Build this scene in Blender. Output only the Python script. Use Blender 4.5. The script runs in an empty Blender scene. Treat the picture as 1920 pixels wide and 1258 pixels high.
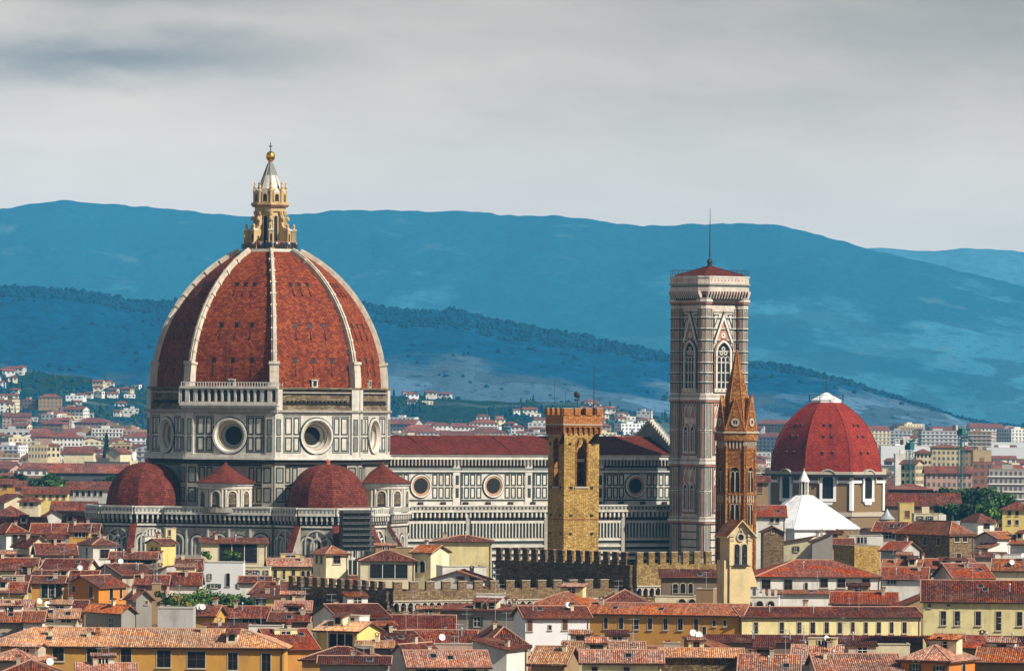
import bpy, math, random
from mathutils import Vector, Matrix
R_ = math.radians
sc = bpy.context.scene
col = sc.collection
random.seed(7)
PI = math.pi
# ---------------------------------------------------------------- camera (a long lens on the hill across the river)
F, PX, PY, HC, ROLL = 10530.0, 960.0, 760.0, 55.0, R_(0.4)
cam = bpy.data.cameras.new('camera'); cam.lens = 36*F/1920; cam.sensor_width = 36; cam.sensor_fit = 'HORIZONTAL'
cam.shift_y = (PY-629)/1920; cam.clip_start = 5; cam.clip_end = 60000
co = bpy.data.objects.new('camera', cam); col.objects.link(co)
co.location = (0, 0, HC); co.rotation_euler = (R_(90), -ROLL, 0); sc.camera = co
sc.view_settings.view_transform = 'Standard'; sc.view_settings.look = 'None'
sc.view_settings.exposure = 0.42; sc.view_settings.gamma = 1
sc.cycles.volume_bounces = 4; sc.cycles.max_bounces = 8; sc.cycles.diffuse_bounces = 2
sc.cycles.use_denoising = True
HAZE_D = 3.2e-5
SUN_AZ, SUN_EL = R_(58), R_(38)
sunv = Vector((math.sin(SUN_AZ)*math.cos(SUN_EL), -math.cos(SUN_AZ)*math.cos(SUN_EL), math.sin(SUN_EL)))
sl = bpy.data.lights.new('sun', 'SUN'); sl.energy = 5.0; sl.angle = R_(0.5); sl.color = (1.0, 0.93, 0.80)
so = bpy.data.objects.new('sun', sl); col.objects.link(so); so.rotation_euler = (-sunv).to_track_quat('-Z', 'Y').to_euler()

class NT:
    def __init__(s, nt): s.t = nt
    def __call__(s, typ, ins=None, **props):
        n = s.t.nodes.new(typ)
        for k, v in props.items(): setattr(n, k, v)
        for k, v in (ins or {}).items():
            sock = n.inputs[k]
            if hasattr(v, 'is_output'): s.t.links.new(v, sock)
            elif hasattr(v, 'outputs'): s.t.links.new(v.outputs[0], sock)
            else: sock.default_value = v
        return n
    def m(s, op, a, b=0.0, c=0.0):
        return s('ShaderNodeMath', {0: a, 1: b, 2: c}, operation=op).outputs[0]
    def mix(s, f, a, b, mode='MIX'):
        return s('ShaderNodeMix', {0: f, 6: a, 7: b}, data_type='RGBA', blend_type=mode).outputs[2]
    def ramp(s, f, stops):
        n = s('ShaderNodeValToRGB', {0: f}); e = n.color_ramp.elements
        while len(e) < len(stops): e.new(0.5)
        for i, (p, c) in enumerate(stops):
            e[i].position = p; e[i].color = (*c, 1) if len(c) == 3 else c
        return n.outputs[0]
def c4(c): return (c[0], c[1], c[2], 1)
KA = 0.80   # overall reflectance of the built surfaces
def ka(*cs): return [tuple(v*KA for v in c) for c in cs]

# ---------------------------------------------------------------- sky
w = bpy.data.worlds.new('World'); sc.world = w; w.use_nodes = True
w.node_tree.nodes.clear(); n = NT(w.node_tree)
sky = n('ShaderNodeTexSky', sky_type='NISHITA', sun_disc=False, sun_elevation=SUN_EL, sun_rotation=PI-SUN_AZ)
bg1 = n('ShaderNodeBackground', {0: sky.outputs[0], 1: 0.05})
tc = n('ShaderNodeTexCoord'); sp = n('ShaderNodeSeparateXYZ', {0: tc.outputs['Generated']})
yy = n.m('MAXIMUM', sp.outputs[1], 0.05)
A = n.m('DIVIDE', sp.outputs[0], yy); E = n.m('DIVIDE', sp.outputs[2], yy)
wn_ = n('ShaderNodeTexNoise', {'Vector': n('ShaderNodeCombineXYZ', {0: n.m('MULTIPLY', A, 45.0), 1: n.m('MULTIPLY', E, 150.0), 2: 1.7}), 'Scale': 1.0, 'Detail': 6.0, 'Roughness': 0.55})
Ew = n.m('ADD', E, n.m('MULTIPLY', n.m('SUBTRACT', wn_.outputs[0], 0.5), 0.011))
def gauss(a0, e0, ra, re):
    da = n.m('DIVIDE', n.m('SUBTRACT', A, a0), ra); de = n.m('DIVIDE', n.m('SUBTRACT', Ew, e0), re)
    return n.m('EXPONENT', n.m('MULTIPLY', n.m('ADD', n.m('MULTIPLY', da, da), n.m('MULTIPLY', de, de)), -1.0))
warp = n('ShaderNodeTexNoise', {'Vector': n('ShaderNodeMapping', {0: tc.outputs['Generated'], 3: (30, 30, 90)}), 'Scale': 1.0, 'Detail': 4.0})
vec = n('ShaderNodeCombineXYZ', {0: n.m('MULTIPLY', A, 17.0), 1: n.m('ADD', n.m('MULTIPLY', E, 66.0), n.m('MULTIPLY', A, 7.0)), 2: n.m('MULTIPLY', warp.outputs[0], 0.55)})
cn = n('ShaderNodeTexNoise', {'Vector': vec, 'Scale': 1.0, 'Detail': 9.0, 'Roughness': 0.56})
wob = n.m('MULTIPLY', n.m('SUBTRACT', cn.outputs[0], 0.5), 1.6)
dark = n.m('ADD', n.m('MULTIPLY', gauss(-0.072, 0.0615, 0.036, 0.0042), n.m('MULTIPLY', cn.outputs[0], 0.46)),
           n.m('ADD', n.m('MULTIPLY', gauss(-0.082, 0.0715, 0.03, 0.0035), 0.07), n.m('MULTIPLY', gauss(0.085, 0.066, 0.06, 0.016), 0.12)))
dark = n.m('ADD', dark, n.m('MULTIPLY', gauss(0.01, 0.053, 0.05, 0.006), 0.05))
lite = n.m('ADD', n.m('MULTIPLY', gauss(-0.095, 0.070, 0.02, 0.003), 0.12), n.m('MULTIPLY', gauss(-0.02, 0.068, 0.03, 0.012), 0.05))
lite = n.m('ADD', lite, n.m('MULTIPLY', gauss(-0.055, 0.069, 0.02, 0.002), 0.06))
cn2 = n('ShaderNodeTexNoise', {'Vector': n('ShaderNodeCombineXYZ', {0: n.m('MULTIPLY', A, 8.0), 1: n.m('ADD', n.m('MULTIPLY', E, 34.0), n.m('MULTIPLY', A, -5.0)), 2: 4.2}), 'Scale': 1.0, 'Detail': 5.0})
lite = n.m('ADD', lite, n.m('ADD', n.m('MULTIPLY', n.m('SUBTRACT', cn2.outputs[0], 0.5), 0.22), n.m('MULTIPLY', gauss(-0.069, 0.0545, 0.011, 0.0035), 0.05)))
v0 = n.m('ADD', n.m('SUBTRACT', n.m('MULTIPLY', wob, n('ShaderNodeMapRange', {0: E, 1: 0.03, 2: 0.06, 3: 0.08, 4: 0.19}).outputs[0]), dark), lite)
lowl = n('ShaderNodeMapRange', {0: E, 1: 0.025, 2: 0.075, 3: 0.63, 4: 0.40}).outputs[0]
val = n.m('MAXIMUM', n.m('ADD', v0, lowl), 0.08)
tint = n.ramp(n('ShaderNodeMapRange', {0: n.m('ADD', E, n.m('MULTIPLY', wob, 0.01)), 1: 0.025, 2: 0.075}).outputs[0],
              [(0, (1.56, 1.20, 0.83)), (0.35, (1.44, 1.15, 0.86)), (0.7, (1.38, 1.11, 0.85)), (1, (1.32, 1.08, 0.84))])
ccol = n('ShaderNodeVectorMath', {0: tint, 'Scale': val}, operation='SCALE')
bg2 = n('ShaderNodeBackground', {0: ccol.outputs[0], 1: 1.0})
cover = n('ShaderNodeMapRange', {0: sp.outputs[2], 1: 0.085, 2: 0.17, 3: 1.0, 4: 0.12}).outputs[0]
mx = n('ShaderNodeMixShader', {0: cover, 1: bg1.outputs[0], 2: bg2.outputs[0]})
n('ShaderNodeOutputWorld', {0: mx.outputs[0]})

# ---------------------------------------------------------------- helpers
def at(px, py, D):
    dx, dy = px-PX, py-PY; c, s = math.cos(ROLL), math.sin(ROLL)
    return Vector(((dx*c+dy*s)*D/F, D, HC-(-dx*s+dy*c)*D/F))
def topx(p):
    x, y = p[0]*F/p[1], (HC-p[2])*F/p[1]; c, s = math.cos(ROLL), math.sin(ROLL)
    return (PX+x*c-y*s, PY+x*s+y*c)
class Fr:
    def __init__(s, o, n):
        s.o = Vector((o[0], o[1], o[2] if len(o) > 2 else 0)); s.n = Vector((n[0], n[1], 0)).normalized()
        s.x = Vector((-s.n.y, s.n.x, 0))
    def __call__(s, u, d, z): return s.o+s.x*u+s.n*d+Vector((0, 0, z))
    def sh(s, u, d=0, z=0): return Fr(s(u, d, z), s.n)
def polar(a, r, z=0): return Vector((r*math.cos(a), r*math.sin(a), z))
def face_fr(deg, ap, z=0):
    a = R_(deg); return Fr((ap*math.cos(a), ap*math.sin(a), z), (math.cos(a), math.sin(a)))
class MB:
    def __init__(s): s.v = []; s.f = []; s.k = []; s.uv = []; s.sm = []
    def face(s, pts, mat, uv=None, smooth=False):
        b = len(s.v); s.v.extend([tuple(p) for p in pts]); s.f.append(tuple(range(b, b+len(pts)))); s.k.append(mat); s.sm.append(smooth)
        if uv is None:
            p0, p1 = Vector(pts[0]), Vector(pts[1]); nn = Vector((0, 0, 0))
            for i in range(2, len(pts)): nn += (p1-p0).cross(Vector(pts[i])-p0)
            if nn.length < 1e-9: nn = Vector((0, 0, 1))
            nn.normalize()
            if abs(nn.z) > 0.995: t, q = Vector((1, 0, 0)), Vector((0, 1, 0))
            else:
                t = Vector((0, 0, 1)).cross(nn).normalized()
                if t.x+0.01*t.y < 0: t = -t
                q = t.cross(nn)
                if q.z < 0: q = -q
            uv = [(Vector(p).dot(t), Vector(p).dot(q)) for p in pts]
        s.uv.append(uv)
    def box(s, fr, u0, u1, d0, d1, z0, z1, mat, top=None):
        P = [fr(u, d, z) for z in (z0, z1) for d in (d0, d1) for u in (u0, u1)]
        for q in ((0, 1, 3, 2), (4, 6, 7, 5), (2, 3, 7, 6), (0, 4, 5, 1), (0, 2, 6, 4), (1, 5, 7, 3)):
            s.face([P[i] for i in q], top if (top and q[0] == 4) else mat)
    def xbox(s, x0, x1, y0, y1, z0, z1, mat, top=None): s.box(WF, x0, x1, -y1, -y0, z0, z1, mat, top)
    def prism(s, pts, z0, z1, mat, top=None, pts1=None):
        p1 = pts1 or pts; k = len(pts)
        for i in range(k):
            j = (i+1) % k
            s.face([(*pts[i][:2], z0), (*pts[j][:2], z0), (*p1[j][:2], z1), (*p1[i][:2], z1)], mat)
        s.face([(*p[:2], z1) for p in p1], top or mat); s.face([(*p[:2], z0) for p in reversed(pts)], mat)
    def slab(s, pts, off, mat, side=None):
        b = [Vector(p)+Vector(off) for p in pts]; k = len(pts)
        s.face(pts, mat); s.face(b[::-1], side or mat)
        for i in range(k): s.face([pts[i], pts[(i+1) % k], b[(i+1) % k], b[i]], side or mat)
    def lathe(s, c, prof, n, mat, a0=0.0, a1=2*PI, smooth=True, uvr=None):
        c = Vector(c); cl = abs(a1-a0-2*PI) < 1e-6; vv = 0
        for j in range(len(prof)-1):
            (r0, z0), (r1, z1) = prof[j], prof[j+1]; dv = math.hypot(r1-r0, z1-z0); m = mat[j] if isinstance(mat, (list, tuple)) else mat
            for i in range(n):
                b0, b1 = a0+(a1-a0)*i/n, a0+(a1-a0)*(i+1)/n
                pts = [c+polar(b0, r0, z0), c+polar(b1, r0, z0), c+polar(b1, r1, z1), c+polar(b0, r1, z1)]
                U = uvr or max(r0, r1)
                uv = [(b0*U, vv), (b1*U, vv), (b1*U, vv+dv), (b0*U, vv+dv)]
                if r1 < 1e-6: pts, uv = pts[:3], uv[:3]
                elif r0 < 1e-6: pts, uv = pts[1:], uv[1:]
                s.face(pts, m, uv, smooth)
            vv += dv
    def ring(s, fr, cu, cz, r0, r1, d0, d1, mat, n=28, a0=0, a1=2*PI, smooth=False):
        for i in range(n):
            a, b = a0+(a1-a0)*i/n, a0+(a1-a0)*(i+1)/n
            f = lambda r, t, d: fr(cu+r*math.cos(t), d, cz+r*math.sin(t))
            s.face([f(r0, a, d1), f(r1, a, d1), f(r1, b, d1), f(r0, b, d1)], mat)
            s.face([f(r1, a, d0), f(r1, b, d0), f(r1, b, d1), f(r1, a, d1)], mat)
            s.face([f(r0, a, d0), f(r0, b, d0), f(r0, b, d1), f(r0, a, d1)], mat)
    def disc(s, fr, cu, cz, r, d, mat, n=28):
        s.face([fr(cu+r*math.cos(2*PI*i/n), d, cz+r*math.sin(2*PI*i/n)) for i in range(n)], mat)
    def funnel(s, fr, cu, cz, r0, d0, r1, d1, mat, n=28):
        for i in range(n):
            a, b = 2*PI*i/n, 2*PI*(i+1)/n
            f = lambda r, t, d: fr(cu+r*math.cos(t), d, cz+r*math.sin(t))
            s.face([f(r0, a, d0), f(r0, b, d0), f(r1, b, d1), f(r1, a, d1)], mat, smooth=True)
    def holed(s, fr, u0, u1, z0, z1, cu, cz, r, mat, n=32):
        def edge(t):
            c, q = math.cos(t), math.sin(t); k = 1e9
            if c > 1e-6: k = min(k, (u1-cu)/c)
            if c < -1e-6: k = min(k, (u0-cu)/c)
            if q > 1e-6: k = min(k, (z1-cz)/q)
            if q < -1e-6: k = min(k, (z0-cz)/q)
            return cu+k*c, cz+k*q
        ts = [2*PI*i/n for i in range(n)]+[math.atan2(z-cz, u-cu) % (2*PI) for u in (u0, u1) for z in (z0, z1)]
        ts = sorted(set(round(t, 6) for t in ts))
        for i, a in enumerate(ts):
            b = ts[(i+1) % len(ts)]; ea, eb = edge(a), edge(b)
            s.face([fr(cu+r*math.cos(a), 0, cz+r*math.sin(a)), fr(ea[0], 0, ea[1]), fr(eb[0], 0, eb[1]), fr(cu+r*math.cos(b), 0, cz+r*math.sin(b))], mat)
    def arcpts(s, cu, z0, w, h, pointed, n=8):
        r = w/2; pts = [(cu-r, z0)]; zs = z0+h-(r if not pointed else r*1.3)
        if not pointed:
            pts += [(cu-r*math.cos(PI*i/(2*n)), zs+r*math.sin(PI*i/(2*n))) for i in range(2*n+1)]
        else:
            k = [(cu-r+2*r*(1-math.cos(t))*1.0, zs+1.3*r*math.sin(t)/math.sin(PI/3)) for t in [PI/3*i/n for i in range(n+1)]]
            pts += k+[(2*cu-x, z) for x, z in k[::-1][1:]]
        return pts+[(cu+r, z0)]
    def arch(s, fr, cu, z0, w, h, d, mat, pointed=False):
        s.face([fr(u, d, z) for u, z in s.arcpts(cu, z0, w, h, pointed)], mat)
    def archband(s, fr, cu, z0, w, h, t, d0, d1, mat, pointed=False):
        a = s.arcpts(cu, z0, w, h, pointed); b = s.arcpts(cu, z0, w+2*t, h+t, pointed)
        for i in range(len(a)-1):
            P = [a[i], a[i+1], b[i+1], b[i]]
            s.face([fr(u, d1, z) for u, z in P], mat)
            s.face([fr(a[i][0], d0, a[i][1]), fr(a[i+1][0], d0, a[i+1][1]), fr(a[i+1][0], d1, a[i+1][1]), fr(a[i][0], d1, a[i][1])], mat)
            s.face([fr(b[i][0], d0, b[i][1]), fr(b[i+1][0], d0, b[i+1][1]), fr(b[i+1][0], d1, b[i+1][1]), fr(b[i][0], d1, b[i][1])], mat)
    def frame(s, fr, u0, u1, z0, z1, t, d0, d1, mat):
        s.box(fr, u0, u1, d0, d1, z0, z0+t, mat); s.box(fr, u0, u1, d0, d1, z1-t, z1, mat)
        s.box(fr, u0, u0+t, d0, d1-0.003, z0+t, z1-t, mat); s.box(fr, u1-t, u1, d0, d1-0.003, z0+t, z1-t, mat)
    def tube(s, p, q, r0, r1, mat, n=6):
        p, q = Vector(p), Vector(q); d = (q-p).normalized(); a = d.orthogonal().normalized(); b = d.cross(a)
        P = [p+(a*math.cos(2*PI*i/n)+b*math.sin(2*PI*i/n))*r0 for i in range(n)]; Q = [q+(a*math.cos(2*PI*i/n)+b*math.sin(2*PI*i/n))*r1 for i in range(n)]
        for i in range(n): s.face([P[i], P[(i+1) % n], Q[(i+1) % n], Q[i]], mat, smooth=True)
        s.face(P[::-1], mat); s.face(Q, mat)
    def mesh(s, name):
        me = bpy.data.meshes.new(name); me.from_pydata(s.v, [], s.f)
        ks = []
        for k in s.k:
            if k not in ks: ks.append(k)
        for k in ks: me.materials.append(M[k])
        ix = {k: i for i, k in enumerate(ks)}
        me.polygons.foreach_set('material_index', [ix[k] for k in s.k]); me.polygons.foreach_set('use_smooth', s.sm)
        ul = me.uv_layers.new(name='UVMap'); ul.data.foreach_set('uv', [c for f in s.uv for p in f for c in p])
        me.update(); return me
    def build(s, name, parent=None):
        if not s.f: return None
        return link(name, s.mesh(name), parent)
WF = Fr((0, 0, 0), (0, -1))
def link(name, data, parent=None, loc=None, rot=None):
    o = bpy.data.objects.new(name, data); col.objects.link(o)
    if parent: o.parent = parent
    if loc is not None: o.location = loc
    if rot is not None: o.rotation_euler = (0, 0, rot)
    return o
def tag(o, label, cat, group=None, kind=None):
    if label: o['label'] = label
    if cat: o['category'] = cat
    if group: o['group'] = group
    if kind: o['kind'] = kind
    return o
def thing(name, label, cat, loc, rot=0.0, group=None):
    o = link(name, None, None, loc, rot); o.empty_display_size = 1; return tag(o, label, cat, group)
def copy_tree(o, parent=None):
    c = o.copy(); col.objects.link(c)
    if parent: c.parent = parent
    for ch in list(o.children): copy_tree(ch, c)
    return c

# ---------------------------------------------------------------- materials
M = {}
def newmat(name):
    m = bpy.data.materials.new(name); m.use_nodes = True; m.node_tree.nodes.clear(); M[name] = m; return NT(m.node_tree)
def out(n, colr, rough=0.8, bump=None, bs=0.3, metal=0.0, bd=0.1, spec=0.3, extra=None):
    ins = {'Base Color': colr, 'Roughness': rough, 'Metallic': metal, 'Specular IOR Level': spec}
    if bump is not None: ins['Normal'] = n('ShaderNodeBump', {'Height': bump, 'Strength': bs, 'Distance': bd})
    ins.update(extra or {})
    b = n('ShaderNodeBsdfPrincipled', ins); n('ShaderNodeOutputMaterial', {0: b.outputs[0]})
def uvs(n):
    u = n('ShaderNodeUVMap'); return u.outputs[0]
def simple(name, c, rough=0.7, metal=0.0, var=0.25, scale=3.0, spec=0.3):
    n = newmat(name); t = n('ShaderNodeTexCoord')
    ns = n('ShaderNodeTexNoise', {'Vector': t.outputs['Object'], 'Scale': scale, 'Detail': 4.0})
    f = n.m('MULTIPLY', n.m('SUBTRACT', ns.outputs[0], 0.5), 2*var)
    k = n('ShaderNodeHueSaturation', {'Value': n.m('ADD', 1.0, f), 'Color': c4(c)})
    out(n, k.outputs[0], rough, metal=metal, spec=spec)
def plaster(name, c, dirt=(0.17, 0.13, 0.09), amt=0.8):
    (c,) = ka(c); n = newmat(name); t = n('ShaderNodeTexCoord'); oi = n('ShaderNodeObjectInfo')
    ov = n('ShaderNodeVectorMath', {0: t.outputs['Object'], 1: n('ShaderNodeVectorMath', {0: oi.outputs['Location'], 1: (0.37, 0.37, 0.0)}, operation='MULTIPLY').outputs[0]}, operation='ADD').outputs[0]
    n1 = n('ShaderNodeTexNoise', {'Vector': n('ShaderNodeMapping', {0: ov, 3: (0.9, 0.9, 0.16)}), 'Scale': 1.0, 'Detail': 6.0, 'Roughness': 0.65})
    n2 = n('ShaderNodeTexNoise', {'Vector': ov, 'Scale': 0.35, 'Detail': 5.0, 'Roughness': 0.6})
    n3 = n('ShaderNodeTexNoise', {'Vector': ov, 'Scale': 6.0, 'Detail': 3.0})
    f = n.m('MULTIPLY', n('ShaderNodeMapRange', {0: n1.outputs[0], 1: 0.50, 2: 0.78}).outputs[0], amt)
    f2 = n.m('MULTIPLY', n('ShaderNodeMapRange', {0: n2.outputs[0], 1: 0.45, 2: 0.75}).outputs[0], amt*0.5)
    base = n('ShaderNodeHueSaturation', {'Hue': n.m('ADD', 0.494, n.m('MULTIPLY', oi.outputs['Random'], 0.012)), 'Value': n.m('ADD', 0.86, n.m('ADD', n.m('MULTIPLY', oi.outputs['Random'], 0.16), n.m('MULTIPLY', n3.outputs[0], 0.14))), 'Color': c4(c)})
    k = n.mix(f, base.outputs[0], c4([a*0.5+b*0.5 for a, b in zip(c, dirt)])); k = n.mix(f2, k, c4(dirt))
    out(n, k, 0.9, n3.outputs[0], 0.15)
def tile(name, c1, c2, c3, per=0.30, row=0.42, chan=0.6):
    c1, c2, c3 = ka(c1, c2, c3); n = newmat(name); oi = n('ShaderNodeObjectInfo'); s = n('ShaderNodeSeparateXYZ', {0: uvs(n)})
    U = n.m('DIVIDE', s.outputs[0], per); V = n.m('DIVIDE', s.outputs[1], row)
    fu, fv = n.m('FLOOR', U), n.m('FLOOR', V)
    wn = n('ShaderNodeTexWhiteNoise', {'Vector': n('ShaderNodeCombineXYZ', {0: fu, 1: fv, 2: oi.outputs['Random']})}, noise_dimensions='3D')
    wn2 = n('ShaderNodeTexWhiteNoise', {'Vector': n('ShaderNodeCombineXYZ', {0: fu, 1: oi.outputs['Random'], 2: 3.0})}, noise_dimensions='3D')
    vec = n('ShaderNodeCombineXYZ', {0: s.outputs[0], 1: s.outputs[1], 2: n.m('MULTIPLY', oi.outputs['Random'], 50.0)})
    ns = n('ShaderNodeTexNoise', {'Vector': vec, 'Scale': 0.28, 'Detail': 6.0, 'Roughness': 0.65})
    ns2 = n('ShaderNodeTexNoise', {'Vector': vec, 'Scale': 1.7, 'Detail': 4.0})
    mixv = n.m('ADD', n.m('MULTIPLY', wn.outputs[0], 0.45), n.m('ADD', n.m('MULTIPLY', ns.outputs[0], 0.45), n.m('MULTIPLY', wn2.outputs[0], 0.18)))
    k = n.ramp(mixv, [(0.28, c1), (0.52, c2), (0.78, c3)])
    vr = n('ShaderNodeTexVoronoi', {'Vector': n('ShaderNodeMapping', {0: vec, 3: (0.16, 0.30, 1)}), 'Scale': 1.0})
    pv_ = n('ShaderNodeSeparateColor', {0: vr.outputs['Color']}).outputs[0]
    k = n('ShaderNodeHueSaturation', {'Saturation': n.m('ADD', 0.86, n.m('MULTIPLY', pv_, 0.24)), 'Value': n.m('ADD', 0.62, n.m('MULTIPLY', pv_, 0.5)), 'Color': k}).outputs[0]
    k = n.mix(n.m('MULTIPLY', n('ShaderNodeMapRange', {0: ns2.outputs[0], 1: 0.54, 2: 0.70}).outputs[0], 0.65), k, c4((0.085, 0.06, 0.04)))
    k = n.mix(n.m('MULTIPLY', n('ShaderNodeMapRange', {0: ns.outputs[0], 1: 0.56, 2: 0.72}).outputs[0], 0.45), k, c4((0.26, 0.19, 0.125)))
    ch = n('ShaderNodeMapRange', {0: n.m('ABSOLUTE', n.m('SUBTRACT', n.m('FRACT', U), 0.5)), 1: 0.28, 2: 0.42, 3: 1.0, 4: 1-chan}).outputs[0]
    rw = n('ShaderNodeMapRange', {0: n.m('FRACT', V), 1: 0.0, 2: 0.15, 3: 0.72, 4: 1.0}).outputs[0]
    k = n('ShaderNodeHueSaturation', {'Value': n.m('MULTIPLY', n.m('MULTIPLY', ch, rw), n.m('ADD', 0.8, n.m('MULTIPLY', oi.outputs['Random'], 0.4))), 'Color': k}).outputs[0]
    hb = n.m('MULTIPLY', n.m('SUBTRACT', 1.0, n.m('POWER', n.m('MULTIPLY', n.m('ABSOLUTE', n.m('SUBTRACT', n.m('FRACT', U), 0.5)), 2.0), 2.0)), n.m('ADD', 0.7, n.m('MULTIPLY', n.m('FRACT', V), -0.3)))
    out(n, k, 0.85, hb, 0.5)
def rubble(name, cs, scale=(1.5, 2.6), mortar=(0.10, 0.08, 0.05), bs=0.8):
    cs = ka(*cs); n = newmat(name); mp = n('ShaderNodeMapping', {0: uvs(n), 3: (scale[0], scale[1], 1)})
    v = n('ShaderNodeTexVoronoi', {'Vector': mp, 'Scale': 1.0, 'Randomness': 0.8}, voronoi_dimensions='2D')
    ve = n('ShaderNodeTexVoronoi', {'Vector': mp, 'Scale': 1.0, 'Randomness': 0.8}, voronoi_dimensions='2D', feature='DISTANCE_TO_EDGE')
    ns = n('ShaderNodeTexNoise', {'Vector': uvs(n), 'Scale': 0.25, 'Detail': 6.0, 'Roughness': 0.65})
    f = n('ShaderNodeSeparateColor', {0: v.outputs['Color']}).outputs[0]
    f = n.m('ADD', n.m('MULTIPLY', f, 0.75), n.m('MULTIPLY', n.m('SUBTRACT', ns.outputs[0], 0.4), 1.1))
    k = n.ramp(f, [(0.0, cs[0]), (0.5, cs[1]), (1.0, cs[2])])
    e = n('ShaderNodeMapRange', {0: ve.outputs['Distance'], 1: 0.02, 2: 0.10}).outputs[0]
    k = n.mix(e, c4(mortar), k)
    out(n, k, 0.95, e, bs, bd=0.15)
def marble(name, c, dirt=(0.13, 0.11, 0.085), amt=0.6, sc_=0.35):
    (c,) = ka(c); n = newmat(name); t = n('ShaderNodeTexCoord')
    n1 = n('ShaderNodeTexNoise', {'Vector': n('ShaderNodeMapping', {0: t.outputs['Object'], 3: (0.8, 0.8, 0.14)}), 'Scale': 1.0, 'Detail': 7.0, 'Roughness': 0.7})
    n2 = n('ShaderNodeTexNoise', {'Vector': t.outputs['Object'], 'Scale': sc_, 'Detail': 6.0, 'Roughness': 0.7})
    s = n('ShaderNodeSeparateXYZ', {0: uvs(n)})
    wn = n('ShaderNodeTexWhiteNoise', {'Vector': n('ShaderNodeCombineXYZ', {0: n.m('FLOOR', n.m('MULTIPLY', s.outputs[0], 0.8)), 1: n.m('FLOOR', n.m('MULTIPLY', s.outputs[1], 1.4))})}, noise_dimensions='3D')
    b = n('ShaderNodeHueSaturation', {'Value': n.m('ADD', 0.86, n.m('MULTIPLY', wn.outputs[0], 0.2)), 'Color': c4(c)})
    k = n.mix(n.m('MULTIPLY', n('ShaderNodeMapRange', {0: n1.outputs[0], 1: 0.45, 2: 0.8}).outputs[0], amt), b.outputs[0], c4(dirt))
    k = n.mix(n.m('MULTIPLY', n('ShaderNodeMapRange', {0: n2.outputs[0], 1: 0.5, 2: 0.8}).outputs[0], amt*0.6), k, c4((0.22, 0.17, 0.11)))
    out(n, k, 0.6)
def dometile(name, c1, c2, c3):
    c1, c2, c3 = ka(c1, c2, c3); n = newmat(name); mp = uvs(n)
    br = n('ShaderNodeTexBrick', {'Vector': mp, 'Color1': (0, 0, 0, 1), 'Color2': (1, 1, 1, 1), 'Mortar': (0.5, 0.5, 0.5, 1), 'Scale': 1.0, 'Mortar Size': 0.045, 'Brick Width': 0.75, 'Row Height': 0.5})
    n1 = n('ShaderNodeTexNoise', {'Vector': n('ShaderNodeMapping', {0: mp, 3: (0.5, 0.05, 1)}), 'Scale': 1.0, 'Detail': 5.0, 'Roughness': 0.6})
    n2 = n('ShaderNodeTexNoise', {'Vector': mp, 'Scale': 0.22, 'Detail': 7.0, 'Roughness': 0.7})
    n3 = n('ShaderNodeTexNoise', {'Vector': mp, 'Scale': 2.2, 'Detail': 4.0, 'Roughness': 0.7})
    f = n.m('ADD', n.m('MULTIPLY', n('ShaderNodeSeparateColor', {0: br.outputs['Color']}).outputs[0], 0.34), n.m('ADD', n.m('MULTIPLY', n2.outputs[0], 0.50), n.m('MULTIPLY', n3.outputs[0], 0.42)))
    k = n.ramp(f, [(0.34, c1), (0.60, c2), (0.90, c3)])
    k = n.mix(n.m('MULTIPLY', n('ShaderNodeMapRange', {0: n1.outputs[0], 1: 0.52, 2: 0.75}).outputs[0], 0.6), k, c4([a*0.25 for a in c1]))
    k = n.mix(br.outputs['Fac'], k, c4([a*0.35 for a in c1]))
    out(n, k, 0.85, br.outputs['Fac'], -0.4, bd=0.08)
marble('marble_white', (0.72, 0.68, 0.60)); marble('marble_bright', (0.78, 0.75, 0.68), amt=0.45); marble('marble_pink', (0.52, 0.24, 0.16), amt=0.4)
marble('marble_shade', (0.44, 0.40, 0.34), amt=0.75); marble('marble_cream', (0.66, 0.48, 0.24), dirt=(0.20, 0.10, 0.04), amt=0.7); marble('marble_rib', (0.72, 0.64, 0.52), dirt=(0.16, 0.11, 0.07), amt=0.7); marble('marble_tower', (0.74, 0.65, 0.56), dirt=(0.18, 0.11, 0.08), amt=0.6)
simple('marble_green', (0.022, 0.032, 0.028), 0.5, var=0.5); simple('marble_grey', (0.16, 0.18, 0.17), 0.6, var=0.4, scale=0.8)
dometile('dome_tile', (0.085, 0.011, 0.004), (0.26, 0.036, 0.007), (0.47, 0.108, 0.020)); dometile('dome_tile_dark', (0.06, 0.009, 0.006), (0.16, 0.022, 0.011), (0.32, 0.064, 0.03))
dometile('chapel_tile', (0.18, 0.010, 0.005), (0.33, 0.018, 0.006), (0.46, 0.055, 0.016))
dometile('nave_tile', (0.05, 0.007, 0.004), (0.15, 0.014, 0.007), (0.26, 0.036, 0.014))
rubble('rough_brick', [(0.10, 0.07, 0.045), (0.22, 0.16, 0.095), (0.36, 0.28, 0.17)], (0.8, 2.2), bs=0.5)
rubble('yellow_rubble', [(0.30, 0.17, 0.042), (0.56, 0.34, 0.09), (0.80, 0.56, 0.20)], (2.1, 4.0), (0.24, 0.125, 0.03))
rubble('brown_rubble', [(0.14, 0.085, 0.04), (0.28, 0.18, 0.09), (0.44, 0.31, 0.17)], (1.8, 3.4), (0.09, 0.06, 0.035))
rubble('dark_rubble', [(0.09, 0.056, 0.03), (0.20, 0.13, 0.07), (0.36, 0.25, 0.14)], (1.5, 3.0), (0.025, 0.016, 0.012))  # also on the palaces' left faces, where it stands in for shade
rubble('orange_brick', [(0.28, 0.09, 0.022), (0.48, 0.185, 0.046), (0.64, 0.31, 0.095)], (2.0, 3.4), (0.2, 0.06, 0.02), 0.4)
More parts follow.
